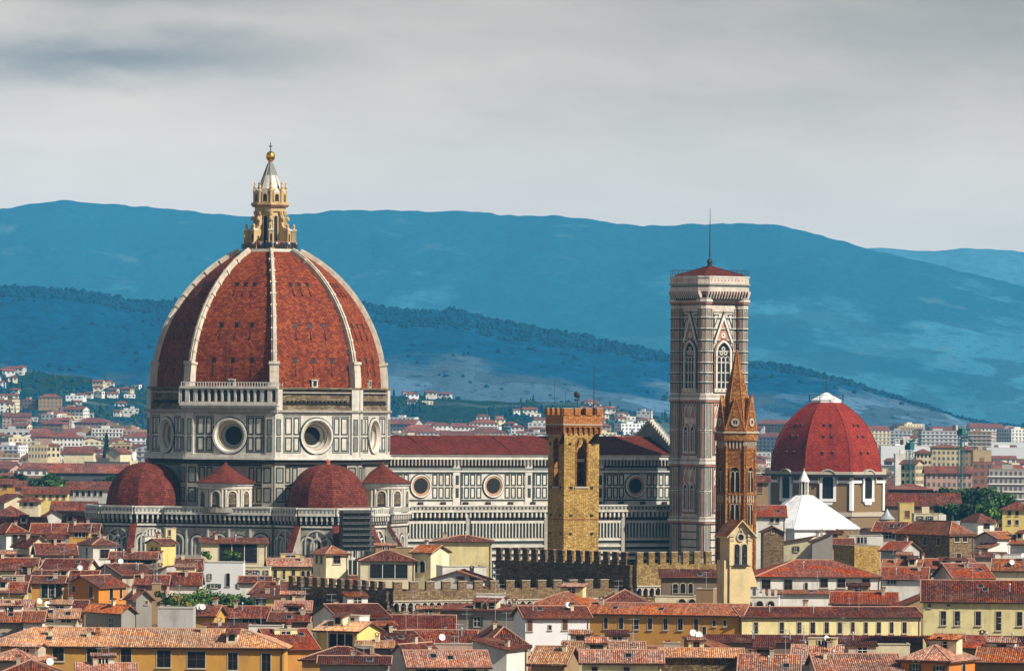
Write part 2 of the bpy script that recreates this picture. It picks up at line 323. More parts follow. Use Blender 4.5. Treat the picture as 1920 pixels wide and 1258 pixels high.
rubble('badia_brick', [(0.16, 0.052, 0.013), (0.32, 0.122, 0.03), (0.53, 0.27, 0.08)], (1.4, 2.8), (0.16, 0.06, 0.02), 0.5)
simple('void', (0.006, 0.005, 0.005), 0.6, var=0.3); simple('glass', (0.009, 0.009, 0.010), 0.4, var=0.5, scale=0.7, spec=0.2)
simple('near_black', (0.03, 0.022, 0.018), 0.9, var=0.5); simple('stone', (0.42, 0.36, 0.28), 0.85); simple('white_paint', (0.80, 0.79, 0.76), 0.6, var=0.12)  # the near-black brown fills recess backs, small holes and bands below ledges
simple('gold', (0.85, 0.48, 0.06), 0.28, 1.0, 0.1); simple('iron', (0.035, 0.032, 0.032), 0.6, 0.3); simple('steel', (0.42, 0.44, 0.46), 0.45, 0.5); simple('lead', (0.36, 0.38, 0.40), 0.5, 0.2)
simple('wood', (0.14, 0.06, 0.03), 0.8); simple('shutter_brown', (0.13, 0.055, 0.035), 0.7); simple('shutter_green', (0.03, 0.06, 0.04), 0.7); simple('shutter_grey', (0.30, 0.29, 0.27), 0.7)
simple('mortar', (0.40, 0.22, 0.15), 0.9, var=0.4); simple('terracotta', (0.42, 0.10, 0.045), 0.85); simple('crane_green', (0.02, 0.12, 0.11), 0.5)
simple('red_plastic', (0.5, 0.02, 0.015), 0.4); simple('concrete', (0.36, 0.34, 0.31), 0.9); simple('far_glass', (0.10, 0.10, 0.11), 0.6); simple('dark_grey', (0.07, 0.07, 0.075), 0.8)
for k_, c_ in {'ochre': (0.70, 0.36, 0.06), 'deep_ochre': (0.60, 0.27, 0.05), 'orange': (0.72, 0.24, 0.03), 'yellow': (0.86, 0.66, 0.22), 'pale_yellow': (0.90, 0.77, 0.38),
               'cream': (0.82, 0.71, 0.47), 'white': (0.88, 0.84, 0.76), 'beige': (0.56, 0.46, 0.34), 'grey': (0.36, 0.33, 0.29), 'tan': (0.40, 0.26, 0.13), 'pink': (0.56, 0.36, 0.29), 'brown': (0.22, 0.15, 0.10), 'brick_red': (0.46, 0.12, 0.08), 'light_grey': (0.56, 0.54, 0.52), 'olive_brown': (0.27, 0.175, 0.08), 'sand': (0.78, 0.61, 0.32), 'faded_yellow': (0.66, 0.55, 0.34), 'faded_ochre': (0.54, 0.40, 0.23), 'faded_red': (0.38, 0.17, 0.13)}.items():
    plaster(k_, c_)
plaster('bright_white', (0.86, 0.86, 0.85), amt=0.12)
tile('tile_red', (0.055, 0.011, 0.007), (0.19, 0.034, 0.017), (0.42, 0.125, 0.062))
tile('tile_orange', (0.20, 0.042, 0.014), (0.43, 0.108, 0.032), (0.66, 0.25, 0.10))
tile('tile_light', (0.36, 0.13, 0.06), (0.66, 0.31, 0.15), (0.86, 0.58, 0.36), chan=0.75)
tile('tile_dark', (0.045, 0.009, 0.007), (0.13, 0.021, 0.014), (0.27, 0.062, 0.035))
tile('tile_pink', (0.30, 0.085, 0.05), (0.58, 0.24, 0.145), (0.82, 0.52, 0.38), chan=0.75)
tile('tile_far', (0.18, 0.045, 0.032), (0.28, 0.075, 0.052), (0.38, 0.14, 0.10), 0.8, 1.0, 0.3)
tile('tile_scarlet', (0.17, 0.022, 0.009), (0.37, 0.056, 0.018), (0.56, 0.14, 0.05))
# ================================================================ THE SETTING
def interp(P, x):
    if x <= P[0][0]: return P[0][1]
    for (a, b), (c, d) in zip(P, P[1:]):
        if x <= c:
            t = (x-a)/(c-a); t = t*t*(3-2*t)*0.5+t*0.5; return b+(d-b)*t
    return P[-1][1]
from mathutils import noise as mn
def fbm(x, y, o=4, s=0.0): return mn.fractal(Vector((x, y, s)), 1.0, 2.0, o)
def hazy_hillmat(name, wood, field, fs, cut, rock, z0, z1, wn=(0.6, 0.75)):  # vegetation and rock colours carry added blue of the distant haze
    n = newmat(name); g = n('ShaderNodeNewGeometry'); p = g.outputs['Position']; z = n('ShaderNodeSeparateXYZ', {0: p}).outputs[2]
    N = lambda sx, sy, sz, d=8.0, r=0.65: n('ShaderNodeTexNoise', {'Vector': n('ShaderNodeMapping', {0: p, 3: (fs/sx, fs/sy, fs/sz)}), 'Scale': 1.0, 'Detail': d, 'Roughness': r}).outputs[0]
    n1, n2, n3 = N(700, 900, 200), N(26, 40, 16, 5.0, 0.75), N(210, 420, 70)
    v = n('ShaderNodeTexVoronoi', {'Vector': n('ShaderNodeMapping', {0: n('ShaderNodeVectorMath', {0: p, 1: n('ShaderNodeVectorMath', {0: n('ShaderNodeTexNoise', {'Vector': p, 'Scale': fs/150}).outputs['Color'], 'Scale': 120/fs}, operation='SCALE').outputs[0]}, operation='ADD').outputs[0], 3: (fs/190, fs/300, fs/150)}), 'Scale': 1.0})
    fc = n.mix(n('ShaderNodeSeparateColor', {0: v.outputs['Color']}).outputs[0], c4([a*0.5 for a in field]), c4([a*1.4 for a in field]))
    alt = n('ShaderNodeMapRange', {0: z, 1: z0, 2: z1, 3: 0.24, 4: -0.12}).outputs[0]  # lower slopes paler: farmland, with thicker low haze put into the colour
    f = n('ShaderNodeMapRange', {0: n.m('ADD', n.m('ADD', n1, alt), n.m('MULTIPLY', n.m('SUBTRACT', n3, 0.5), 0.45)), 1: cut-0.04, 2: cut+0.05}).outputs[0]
    wc = n.mix(n('ShaderNodeMapRange', {0: n2, 1: 0.3, 2: 0.7}).outputs[0], c4([a*0.55 for a in wood]), c4([a*1.45 for a in wood]))
    fc = n.mix(n('ShaderNodeMapRange', {0: n2, 1: 0.56, 2: 0.62, 4: 0.7}).outputs[0], fc, c4([a*0.5 for a in wood]))
    k = n.mix(f, wc, fc)
    k = n.mix(n('ShaderNodeMapRange', {0: n3, 1: wn[0], 2: wn[1], 4: 0.7}).outputs[0], k, c4(rock))
    out(n, k, 1.0, n2, 0.7, bd=8.0, spec=0.0)
hazy_hillmat('mountain', (0.003, 0.055, 0.078), (0.028, 0.125, 0.170), 0.9, 0.58, (0.095, 0.16, 0.175), 60, 600, (0.60, 0.74))
hazy_hillmat('pale_mountain', (0.05, 0.15, 0.19), (0.08, 0.19, 0.22), 0.5, 0.6, (0.12, 0.19, 0.2), 60, 560)
hazy_hillmat('wooded', (0.003, 0.056, 0.125), (0.065, 0.125, 0.19), 1.3, 0.57, (0.13, 0.16, 0.19), 20, 120, (0.66, 0.8))
hazy_hillmat('lowhill', (0.012, 0.046, 0.052), (0.08, 0.12, 0.13), 4.0, 0.52, (0.17, 0.17, 0.14), 10, 60, (0.66, 0.8))
n = newmat('city_ground'); g_ = n('ShaderNodeNewGeometry')
ns_ = n('ShaderNodeTexNoise', {'Vector': g_.outputs['Position'], 'Scale': 0.02, 'Detail': 8.0})
out(n, n.ramp(ns_.outputs[0], [(0.3, (0.03, 0.035, 0.02)), (0.5, (0.06, 0.055, 0.045)), (0.75, (0.12, 0.10, 0.08))]), 0.95)

def hill(name, prof, D0, D1, D2, mat, px0, px1, nx, ny, amp, seed, pw=0.8, base=-2.0, rough=6.0):
    V = []; Fc = []
    for j in range(ny+1):
        t = j/ny; D = D0+(D2-D0)*t; tr = (D1-D0)/(D2-D0)
        for i in range(nx+1):
            px = px0+(px1-px0)*i/nx
            X = (px-PX)*D1/F if False else (px-PX)*(D1/F)*(0.55+0.45*D/D1)
            zr = at(px, interp(prof, px), D1).z
            s = t/tr if t < tr else max(0.0, 1-(t-tr)/(1-tr)*0.7)
            wv = fbm(X/700, D/1100, 5, seed)
            sh = s**pw if t < tr else s
            z = (zr-base)*sh*(1.0+amp*wv*(1-s**3)*(1.0 if t < tr else 0.3))+base
            z += rough*fbm(X/60, D/90, 3, seed+9)*(0.3+0.7*min(1, s*2))
            if j == 0: z = base-5
            V.append((X, D, z))
    for j in range(ny):
        for i in range(nx):
            a = j*(nx+1)+i; Fc.append((a, a+1, a+nx+2, a+nx+1))
    me = bpy.data.meshes.new(name); me.from_pydata(V, [], Fc); me.materials.append(M[mat])
    me.polygons.foreach_set('use_smooth', [True]*len(Fc)); me.update()
    o = link(name, me); o['kind'] = 'structure'
    return o, V, nx, ny
gp = MB(); gp.face([(-3400, 200, 0), (3400, 200, 0), (3400, 25800, 0), (-3400, 25800, 0)], 'city_ground'); gp.build('ground')['kind'] = 'structure'
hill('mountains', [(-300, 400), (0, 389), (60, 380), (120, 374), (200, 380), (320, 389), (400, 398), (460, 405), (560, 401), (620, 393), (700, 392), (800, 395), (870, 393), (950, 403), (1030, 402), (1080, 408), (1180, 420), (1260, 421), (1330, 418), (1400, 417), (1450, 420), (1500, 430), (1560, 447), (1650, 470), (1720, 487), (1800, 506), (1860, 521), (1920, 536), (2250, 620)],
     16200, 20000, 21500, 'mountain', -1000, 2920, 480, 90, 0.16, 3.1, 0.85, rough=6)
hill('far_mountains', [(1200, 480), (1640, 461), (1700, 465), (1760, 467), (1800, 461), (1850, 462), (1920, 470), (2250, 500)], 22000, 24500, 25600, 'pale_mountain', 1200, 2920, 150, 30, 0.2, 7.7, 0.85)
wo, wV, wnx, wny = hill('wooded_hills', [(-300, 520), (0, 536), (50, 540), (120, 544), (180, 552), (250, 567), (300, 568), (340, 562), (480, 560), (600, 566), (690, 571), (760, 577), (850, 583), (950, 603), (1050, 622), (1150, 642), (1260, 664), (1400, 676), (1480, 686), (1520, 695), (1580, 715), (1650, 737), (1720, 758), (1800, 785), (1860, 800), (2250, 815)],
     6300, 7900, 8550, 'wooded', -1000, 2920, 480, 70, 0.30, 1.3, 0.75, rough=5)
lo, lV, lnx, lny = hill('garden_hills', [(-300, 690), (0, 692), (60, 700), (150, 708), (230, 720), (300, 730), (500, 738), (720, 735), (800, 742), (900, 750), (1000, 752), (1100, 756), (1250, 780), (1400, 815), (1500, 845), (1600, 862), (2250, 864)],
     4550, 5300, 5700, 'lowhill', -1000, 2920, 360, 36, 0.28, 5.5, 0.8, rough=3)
# woods: crowns on the two nearer hills, only masses nobody could count
def hz(V, nx, ny):
    def f(px, t):
        j = min(ny-1, int(t*ny)); i = (px+1000)/3920*nx; a = min(nx-1, max(0, int(i))); fx = i-a; fy = t*ny-j
        g = lambda jj, ii: Vector(V[jj*(nx+1)+ii])
        return (g(j, a)*(1-fx)+g(j, a+1)*fx)*(1-fy)+(g(j+1, a)*(1-fx)+g(j+1, a+1)*fx)*fy
    return f
simple('hazy_leaf', (0.004, 0.042, 0.085), 1.0, var=0.6, scale=0.04, spec=0.0)  # leaf colour blued to add the haze of distance
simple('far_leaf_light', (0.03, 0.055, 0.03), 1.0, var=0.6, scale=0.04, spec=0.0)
def blobs(name, pts, mats):
    mb = MB(); rr = random.Random(4)
    for p, r, h in pts:
        c = Vector(p); k = 6; mt = rr.choice(mats); top = c+Vector((rr.uniform(-.2, .2)*r, 0, h)); a0 = rr.random()
        lv = []
        for q, (fr_, fz) in enumerate(((0.75, 0.0), (1.0, 0.35), (0.7, 0.72))):
            lv.append([c+Vector((math.cos(a0+2*PI*i/k)*r*fr_*rr.uniform(.75, 1.25), math.sin(a0+2*PI*i/k)*r*fr_*rr.uniform(.75, 1.25), h*fz*rr.uniform(.85, 1.15))) for i in range(k)])
        for q in range(2):
            for i in range(k): mb.face([lv[q][i], lv[q][(i+1) % k], lv[q+1][(i+1) % k], lv[q+1][i]], mt, ((0, 0),)*4)
        for i in range(k): mb.face([lv[2][i], lv[2][(i+1) % k], top], mt, ((0, 0),)*3)
    o = mb.build(name); o['kind'] = 'stuff'; return o
rw_ = random.Random(11); fw, fl = hz(wV, wnx, wny), hz(lV, lnx, lny); P_ = []
for i in range(20000):
    px = rw_.uniform(-60, 1980); t = rw_.random()**0.7*0.72
    if 0.64 < t: t = 0.64+rw_.random()*0.09
    p = fw(px, t); q = fbm(p.x/150, p.y/260, 4, 2.0)
    if t < 0.60 and not abs(q+0.12) < 0.007: continue
    r = rw_.uniform(1.8, 4.0); P_.append((p-Vector((0, 0, 1)), r, r*rw_.uniform(1.2, 2.0)))
tag(blobs('woods', P_, ['hazy_leaf']), 'dark woods covering the blue hills behind the city', 'woods')
P_ = []
for i in range(13000):
    px = rw_.uniform(-60, 1500); t = rw_.random()*0.93
    p = fl(px, t); q = fbm(p.x/80, p.y/130, 4, 6.0)
    if q < 0.02 and not abs(q+0.1) < 0.012: continue
    r = rw_.uniform(1.3, 3.2); cyp = rw_.random() < 0.14
    P_.append((p-Vector((0, 0, 1)), r*(0.45 if cyp else 1), r*(3.4 if cyp else rw_.uniform(1.0, 1.7))))
tag(blobs('garden_trees', P_, ['hazy_leaf', 'far_leaf_light', 'hazy_leaf']), 'groves and cypresses on the low hills at the city edge', 'woods')
# the air
hb = MB(); hb.xbox(-3600, 3600, -20, 26200, -10, 880, 'white_paint')
ho = hb.build('haze'); ho['kind'] = 'stuff'; ho['label'] = 'blue haze that fades the hills'
n = newmat('air'); pv = n('ShaderNodeVolumePrincipled', {'Color': (0.12, 0.56, 1.0, 1), 'Density': HAZE_D, 'Anisotropy': -0.35})
n('ShaderNodeOutputMaterial', {1: pv.outputs[0]}); ho.data.materials.clear(); ho.data.materials.append(M['air'])
# ================================================================ THE CATHEDRAL
DC = at(504, 760, 1300)
duomo = thing('cathedral', 'marble cathedral with huge red tiled octagonal dome topped by a lantern', 'cathedral', (DC.x, DC.y, 0), R_(27.5))
def octa(r, rot=22.5): return [polar(R_(rot+45*k), r) for k in range(8)]
# --- dome shell
RB, RT, ZB, ZT = 26.35, 6.9, 58.6, 90.0
_c = (RT**2+(ZT-ZB)**2-RB**2)/(2*(RT-RB)); _rho = RB-_c
def rdome(z): return _c+math.sqrt(max(0, _rho**2-(z-ZB)**2))
NZ = 20; zs = [ZB+(ZT-ZB)*i/NZ for i in range(NZ+1)]
mb = MB()
for k in range(8):
    a0, a1 = R_(45*k-22.5), R_(45*k+22.5); vv = 0
    for i in range(NZ):
        r0, r1 = rdome(zs[i]), rdome(zs[i+1]); dv = math.hypot(r1-r0, zs[i+1]-zs[i]); h0, h1 = r0*math.sin(R_(22.5)), r1*math.sin(R_(22.5)); o = k*37.3
        mb.face([polar(a0, r0, zs[i]), polar(a1, r0, zs[i]), polar(a1, r1, zs[i+1]), polar(a0, r1, zs[i+1])], 'dome_tile', [(o-h0, vv), (o+h0, vv), (o+h1, vv+dv), (o-h1, vv+dv)]); vv += dv
dome = mb.build('dome', duomo)
mb = MB()                                                   # one rib, then turned copies
def ribsec(z, w, pr, dr=0.0):
    r = rdome(z)+dr; t = Vector((0, 1, 0)); e = 0.02
    dz = 0.5; tr = (rdome(min(ZT, z+dz))-rdome(max(ZB, z-dz))); nrm = Vector((1, 0, -tr/(min(ZT, z+dz)-max(ZB, z-dz)))).normalized()
    c = Vector((r, 0, z)); return [c-nrm*0.7-t*w/2, c+nrm*pr-t*w/2, c+nrm*pr+t*w/2, c-nrm*0.7+t*w/2]
def ribrun(z0, z1, w0, w1, pr, nseg):
    prev = None
    for i in range(nseg+1):
        z = z0+(z1-z0)*i/nseg; s = ribsec(z, w0+(w1-w0)*i/nseg, pr)
        if prev:
            for q in range(3): mb.face([prev[q], prev[q+1], s[q+1], s[q]], 'marble_rib')
        else: mb.face(s, 'marble_rib')
        prev = s
    mb.face(prev, 'marble_rib')
ribrun(ZB, ZT, 1.3, 0.85, 0.7, 26); ribrun(ZB+5.6, ZT, 0.5, 0.4, 1.0, 24); ribrun(ZB-0.2, ZB+5.2, 2.1, 2.1, 1.3, 4); ribrun(ZB+5.2, ZB+5.8, 2.5, 2.5, 1.6, 1)
for z in [ZB+8+2.6*i for i in range(9)]: ribrun(z, z+0.35, 1.42, 1.4, 0.8, 1)
ribm = mb.mesh('rib')
for k in range(8): link('rib', ribm, dome, rot=R_(22.5+45*k))
mb = MB(); fr = Fr((0, 0, 0), (1, 0)); mb.box(fr, -0.42, 0.42, -0.3, 0.05, -0.55, 0.55, 'void'); mb.box(fr, -0.6, 0.6, -0.3, 0.12, 0.55, 0.75, 'dome_tile_dark'); mb.box(fr, -0.12, 0.12, -0.2, 0.03, -3.4, -0.55, 'dome_tile_dark')
pm = mb.mesh('porthole')
for k in (-4, -3, -2, -1, 0):
    for z, n_, sp_ in ((64.8, 3, 4.6), (72.8, 3, 3.7), (82.2, 3, 2.1)):
        for q in range(n_):
            ap = rdome(z)*math.cos(R_(22.5)); o = link('porthole', pm, dome); a = R_(45*k)
            sl_ = math.atan2(rdome(z-0.5)-rdome(z+0.5), 1.0)
            o.location = polar(a, ap, z)+Vector((-math.sin(a), math.cos(a), 0))*(q-1)*sp_; o.rotation_euler = (0, -sl_, a)
mb = MB(); fr = Fr((0, 0, 0), (1, 0))
mb.box(fr, -0.75, 0.75, -0.8, 0.7, 0, 1.7, 'marble_bright'); mb.box(fr, -0.45, 0.45, 0.6, 0.72, 0.2, 1.4, 'void'); mb.slab([fr(-0.95, -1.2, 2.0), fr(0.95, -1.2, 2.0), fr(0.95, 0.9, 1.65), fr(-0.95, 0.9, 1.65)], (0, 0, -0.1), 'marble_bright')
dm_ = mb.mesh('dormer')
for k in (-3, -2, -1): link('dormer', dm_, dome, polar(R_(45*k), RB*math.cos(R_(22.5))-0.3, ZB+0.2), R_(45*k))
# --- lantern
mb = MB(); P8 = octa
mb.prism(P8(7.6), 89.2, 90.3, 'marble_bright'); mb.prism(P8(7.2), 90.3, 90.7, 'marble_white')
lant = mb.build('lantern', duomo); lant.scale = (.9, .9, 1)
mb = MB()
for k in range(8):
    a, b = polar(R_(22.5+45*k), 7.3), polar(R_(67.5+45*k), 7.3)
    for i in range(9):
        p = a+(b-a)*i/9; mb.tube((p.x, p.y, 90.7), (p.x, p.y, 91.8), 0.05, 0.05, 'iron', 4)
    mb.tube((a.x, a.y, 91.8), (b.x, b.y, 91.8), 0.07, 0.07, 'iron', 4); mb.tube((a.x, a.y, 91.3), (b.x, b.y, 91.3), 0.04, 0.04, 'iron', 4)
mb.build('railing', lant)
mb = MB(); mb.prism(P8(3.55), 90.7, 100.4, 'marble_cream')
for k in range(8):
    fr = face_fr(45*k, 3.28)
    mb.archband(fr, 0, 91.0, 1.0, 7.4, 0.28, 0, 0.18, 'marble_cream'); a = R_(22.5+45*k)
    mb.tube(polar(a, 3.7, 91), polar(a, 3.7, 99.4), 0.42, 0.36, 'marble_cream', 8); mb.tube(polar(a, 3.75, 98.6), polar(a, 3.75, 99.4), 0.5, 0.65, 'marble_cream', 8)
mb.prism(P8(4.0), 99.4, 100.4, 'marble_cream'); mb.build('lantern_body', lant)
mb = MB(); fr = Fr((0, 0, 0), (1, 0)); mb.arch(fr, 0, 91.0, 1.0, 7.4, 3.31, 'void'); wm_ = mb.mesh('lantern_window')
for k in range(8): link('lantern_window', wm_, lant, rot=R_(45*k))
mb = MB(); Pq = [(3.5, 90.7), (6.4, 90.7), (6.4, 94.6), (6.0, 95.2), (5.2, 95.4), (4.6, 96.0), (4.3, 97.0), (4.2, 98.2), (3.5, 98.4)]
mb.slab([Vector((x, -0.38, z)) for x, z in Pq], (0, 0.76, 0), 'marble_cream')
mb.xbox(5.5, 6.7, -0.6, 0.6, 90.7, 94.9, 'marble_cream'); mb.xbox(5.35, 6.85, -0.7, 0.7, 94.9, 95.3, 'marble_bright'); mb.lathe((6.1, 0, 95.3), [(0.45, 0), (0.3, 0.4), (0.4, 0.8), (0, 1.3)], 8, 'marble_cream'); mb.lathe((4.5, 0, 97.3), [(0.5, 0), (0.55, 0.5), (0, 1.1)], 8, 'marble_cream')
mb.arch(Fr((6.7, 0, 0), (1, 0)), 0, 91.0, 0.6, 3.2, 0.01, 'near_black')
bm_ = mb.mesh('buttress')
for k in range(8): link('buttress', bm_, lant, rot=R_(22.5+45*k))
mb = MB(); mb.prism(P8(4.5), 100.4, 100.9, 'marble_pink', pts1=P8(4.95)); mb.prism(P8(4.95), 100.9, 101.4, 'marble_cream'); mb.prism(P8(3.7), 101.4, 104.6, 'marble_cream')
for k in range(8):
    fr = face_fr(45*k, 3.42+0.5); mb.box(fr, -1.0, 1.0, -0.5, 0, 101.4, 103.6, 'marble_cream'); mb.arch(fr, 0, 101.7, 1.1, 1.7, 0.02, 'near_black'); mb.archband(fr, 0, 101.7, 1.1, 1.7, 0.3, 0, 0.12, 'marble_cream')
    mb.ring(fr, 0, 103.6, 0.0, 0.9, -0.4, 0.05, 'marble_bright', 10, 0, PI)
    a = R_(22.5+45*k); c = polar(a, 4.0); mb.lathe((c.x, c.y, 101.4), [(0.42, 0), (0.42, 2.6), (0.55, 2.7), (0.3, 3.1), (0.42, 3.6), (0.12, 4.2), (0.25, 4.5), (0, 4.9)], 8, 'marble_cream')
mb.build('lantern_crown', lant)
mb = MB(); mb.lathe((0, 0, 103.6), [(3.3, 0), (3.0, 0.8), (2.2, 3.0), (1.75, 4.2)], 24, 'marble_bright'); mb.lathe((0, 0, 107.8), [(1.75, 0), (0.9, 2.1), (0.55, 3.1)], 24, 'marble_grey')
for k in range(8):
    a = R_(22.5+45*k); mb.tube(polar(a, 3.35, 103.6), polar(a, 0.7, 110.4), 0.3, 0.14, 'marble_shade', 6)
mb.build('spire', lant)
mb = MB(); mb.lathe((0, 0, 110.6), [(0.5, 0), (0.45, 0.4), (0.75, 0.5), (0.5, 0.7)], 16, 'gold'); mb.lathe((0, 0, 112.2), [(1.18*math.sin(t), -1.18*math.cos(t)) for t in [PI*i/16 for i in range(17)]], 28, 'gold'); mb.build('ball', lant)
mb = MB(); mb.tube((0, 0, 113.3), (0, 0, 115.4), 0.13, 0.1, 'iron'); fr = Fr((0, 0, 0), (0.462, -0.887)); mb.box(fr, -0.6, 0.6, -0.1, 0.1, 114.4, 114.65, 'iron'); mb.build('cross', lant)
# --- drum
AD = 25.7; FW = 2*AD*math.tan(R_(22.5))
mb = MB(); sub = []
def panel(m, fr, u0, u1, z0, z1, t=0.28, c='marble_green', d=0.06): m.frame(fr, u0, u1, z0, z1, t, 0, d, c)
for k in range(8):
    fr = face_fr(45*k, AD); hw = FW/2
    mb.holed(fr, -hw, hw, 43.4, 52.6, 0, 47.7, 3.65, 'marble_white')
    ang = math.degrees(0)
    for s in (-1, 1):
        e0 = s*(hw-2.1); fu = lambda a, b: (min(a, b), max(a, b))
        mb.box(fr, *fu(s*(hw-0.02), s*(hw-1.9)), -0.3, 0.38, 42.4, 58.6, 'marble_white')
        f2 = fr.sh(0, 0.38)
        for z0, z1 in ((44.3, 47.4), (48.0, 51.4)):
            mb.box(f2, *fu(s*(hw-0.55), s*(hw-1.35)), 0, 0.05, z0, z1, 'marble_grey'); mb.frame(f2, *fu(s*(hw-0.4), s*(hw-1.5)), z0-0.15, z1+0.15, 0.16, 0, 0.08, 'marble_green')
        for c0, c1 in ((7.9, 6.15), (5.8, 4.3)):
            for z0, z1 in ((44.2, 47.5), (47.95, 51.9)): panel(mb, fr, *fu(s*c0, s*c1), z0, z1, 0.3)
        panel(mb, fr, *fu(s*8.25, s*3.95), 43.85, 52.25, 0.2, d=0.04)
    # corner triangles round the oculus
    mb.ring(fr, 0, 47.7, 4.08, 4.34, 0, 0.1, 'marble_green', 36)
    mb.box(fr, -hw, hw, 0, 0.5, 42.9, 43.45, 'marble_white'); mb.box(fr, -hw-.3, hw+.3, -1, 0.95, 42.3, 42.9, 'marble_bright'); mb.box(fr, -hw, hw, -1, 0.3, 41.3, 42.3, 'near_black')
    mb.box(fr, -hw, hw, -1.5, 0.25, 52.6, 53.1, 'marble_shade'); mb.box(fr, -hw-.2, hw+.2, -1.5, 0.75, 53.1, 53.6, 'marble_shade')
    # rough unfinished band above
    mb.box(fr, -hw, hw, -1.5, -0.25, 53.6, 58.7, 'rough_brick'); mb.box(fr, -hw+1.8, hw-1.8, -0.25, 0.15, 53.6, 54.3, 'rough_brick')
    mb.box(fr, -hw+1.9, hw-1.9, -0.25, 0.1, 55.0, 55.3, 'near_black')
    for i in range(15): mb.box(fr, -7.4+i*1.03, -6.9+i*1.03, -0.25, 0.3, 55.3, 55.75, 'near_black')
    mb.box(fr, -hw+1.9, hw-1.9, -0.25, 0.25, 57.4, 57.7, 'marble_shade'); mb.box(fr, -hw, hw, -2, 0.5, 58.35, 58.75, 'rough_brick')
drum = mb.build('drum', duomo)
mb = MB(); fr = Fr((0, 0, 0), (1, 0))
mb.ring(fr, 0, 0, 3.95, 4.45, -0.1, 0.45, 'marble_bright', 40); mb.funnel(fr, 0, 0, 3.95, 0.4, 2.3, -2.6, 'marble_bright', 40); mb.ring(fr, 0, 0, 3.3, 3.5, -0.75, -0.3, 'marble_cream', 40); mb.ring(fr, 0, 0, 2.7, 2.9, -1.7, -1.3, 'marble_shade', 40); mb.disc(fr, 0, 0, 2.35, -2.58, 'void', 40)
om = mb.mesh('oculus_window')
for k in range(-5, 2): link('oculus_window', om, drum, polar(R_(45*k), AD, 47.7), R_(45*k)).scale = (1, .915, .915)
# --- arcaded gallery on the face towards the river
fr = face_fr(-135, AD); mb = MB(); hw = FW/2+.9
mb.box(fr, -hw, hw, -0.5, 1.0, 54.0, 54.5, 'marble_white'); mb.box(fr, -hw-.3, hw+.3, -0.5, 1.35, 54.5, 55.0, 'marble_bright'); mb.box(fr, -hw, hw, -0.5, 0.7, 52.9, 54.0, 'marble_shade')
mb.box(fr, -hw, hw, -0.5, 0.85, 55.0, 58.9, 'marble_cream'); f2 = fr.sh(0, 0.85)
xs = [-10.9, -9.0]+[-7.1+1.58*i for i in range(10)]+[9.0, 10.9]
for x in xs:
    mb.arch(f2, x, 55.5, 0.95, 2.7, 0.02, 'near_black'); mb.archband(f2, x, 55.5, 0.95, 2.7, 0.2, 0, 0.25, 'marble_bright')
for x in [xs[0]-1.0]+[(a+b)/2 for a, b in zip(xs, xs[1:])]+[xs[-1]+1.0]: mb.box(f2, x-0.16, x+0.16, 0, 0.3, 55.0, 58.4, 'marble_bright')
for x in (-9.95, 9.95): mb.box(f2, x-0.5, x+0.5, 0, 0.4, 55.0, 59.9, 'marble_bright')
mb.box(f2, -hw, hw, 0, 0.35, 55.0, 55.35, 'marble_bright'); mb.box(f2, -hw-.2, hw+.2, -1, 0.6, 58.4, 58.9, 'marble_bright')
mb.box(f2, -hw, hw, 0.15, 0.3, 59.7, 59.9, 'marble_bright')
for i in range(38): mb.box(f2, -hw+i*0.66, -hw+i*0.66+0.2, 0.15, 0.3, 58.9, 59.7, 'marble_bright')
mb.build('gallery', duomo)
# --- octagon body beneath
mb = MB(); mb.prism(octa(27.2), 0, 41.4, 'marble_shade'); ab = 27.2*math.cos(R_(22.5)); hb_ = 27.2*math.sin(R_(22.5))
for k in range(8):
    fr = face_fr(45*k, ab)
    for s in (-1, 1):
        mb.box(fr, min(s*hb_, s*(hb_-2.6)), max(s*hb_, s*(hb_-2.6)), -0.2, 0.5, 0, 41.3, 'marble_shade'); f2 = fr.sh(0, 0.5); c = s*(hb_-1.3)
        for z0, z1 in ((32.6, 36.0), (37.0, 40.6)): mb.frame(f2, c-0.95, c+0.95, z0, z1, 0.3, 0, 0.06, 'marble_green'); mb.box(f2, c-0.4, c+0.4, 0, 0.04, z0+.6, z1-.6, 'marble_grey')
    for x in (-6.9, -5.1, 5.1, 6.9):
        for z0, z1 in ((32.6, 36.0), (37.0, 40.6)): panel(mb, fr, x-0.7, x+0.7, z0, z1, 0.3)
    for z in (31.8, 36.3, 40.8): mb.box(fr, -hb_, hb_, 0, 0.12, z, z+0.4, 'marble_green')
mb.build('octagon_body', duomo)
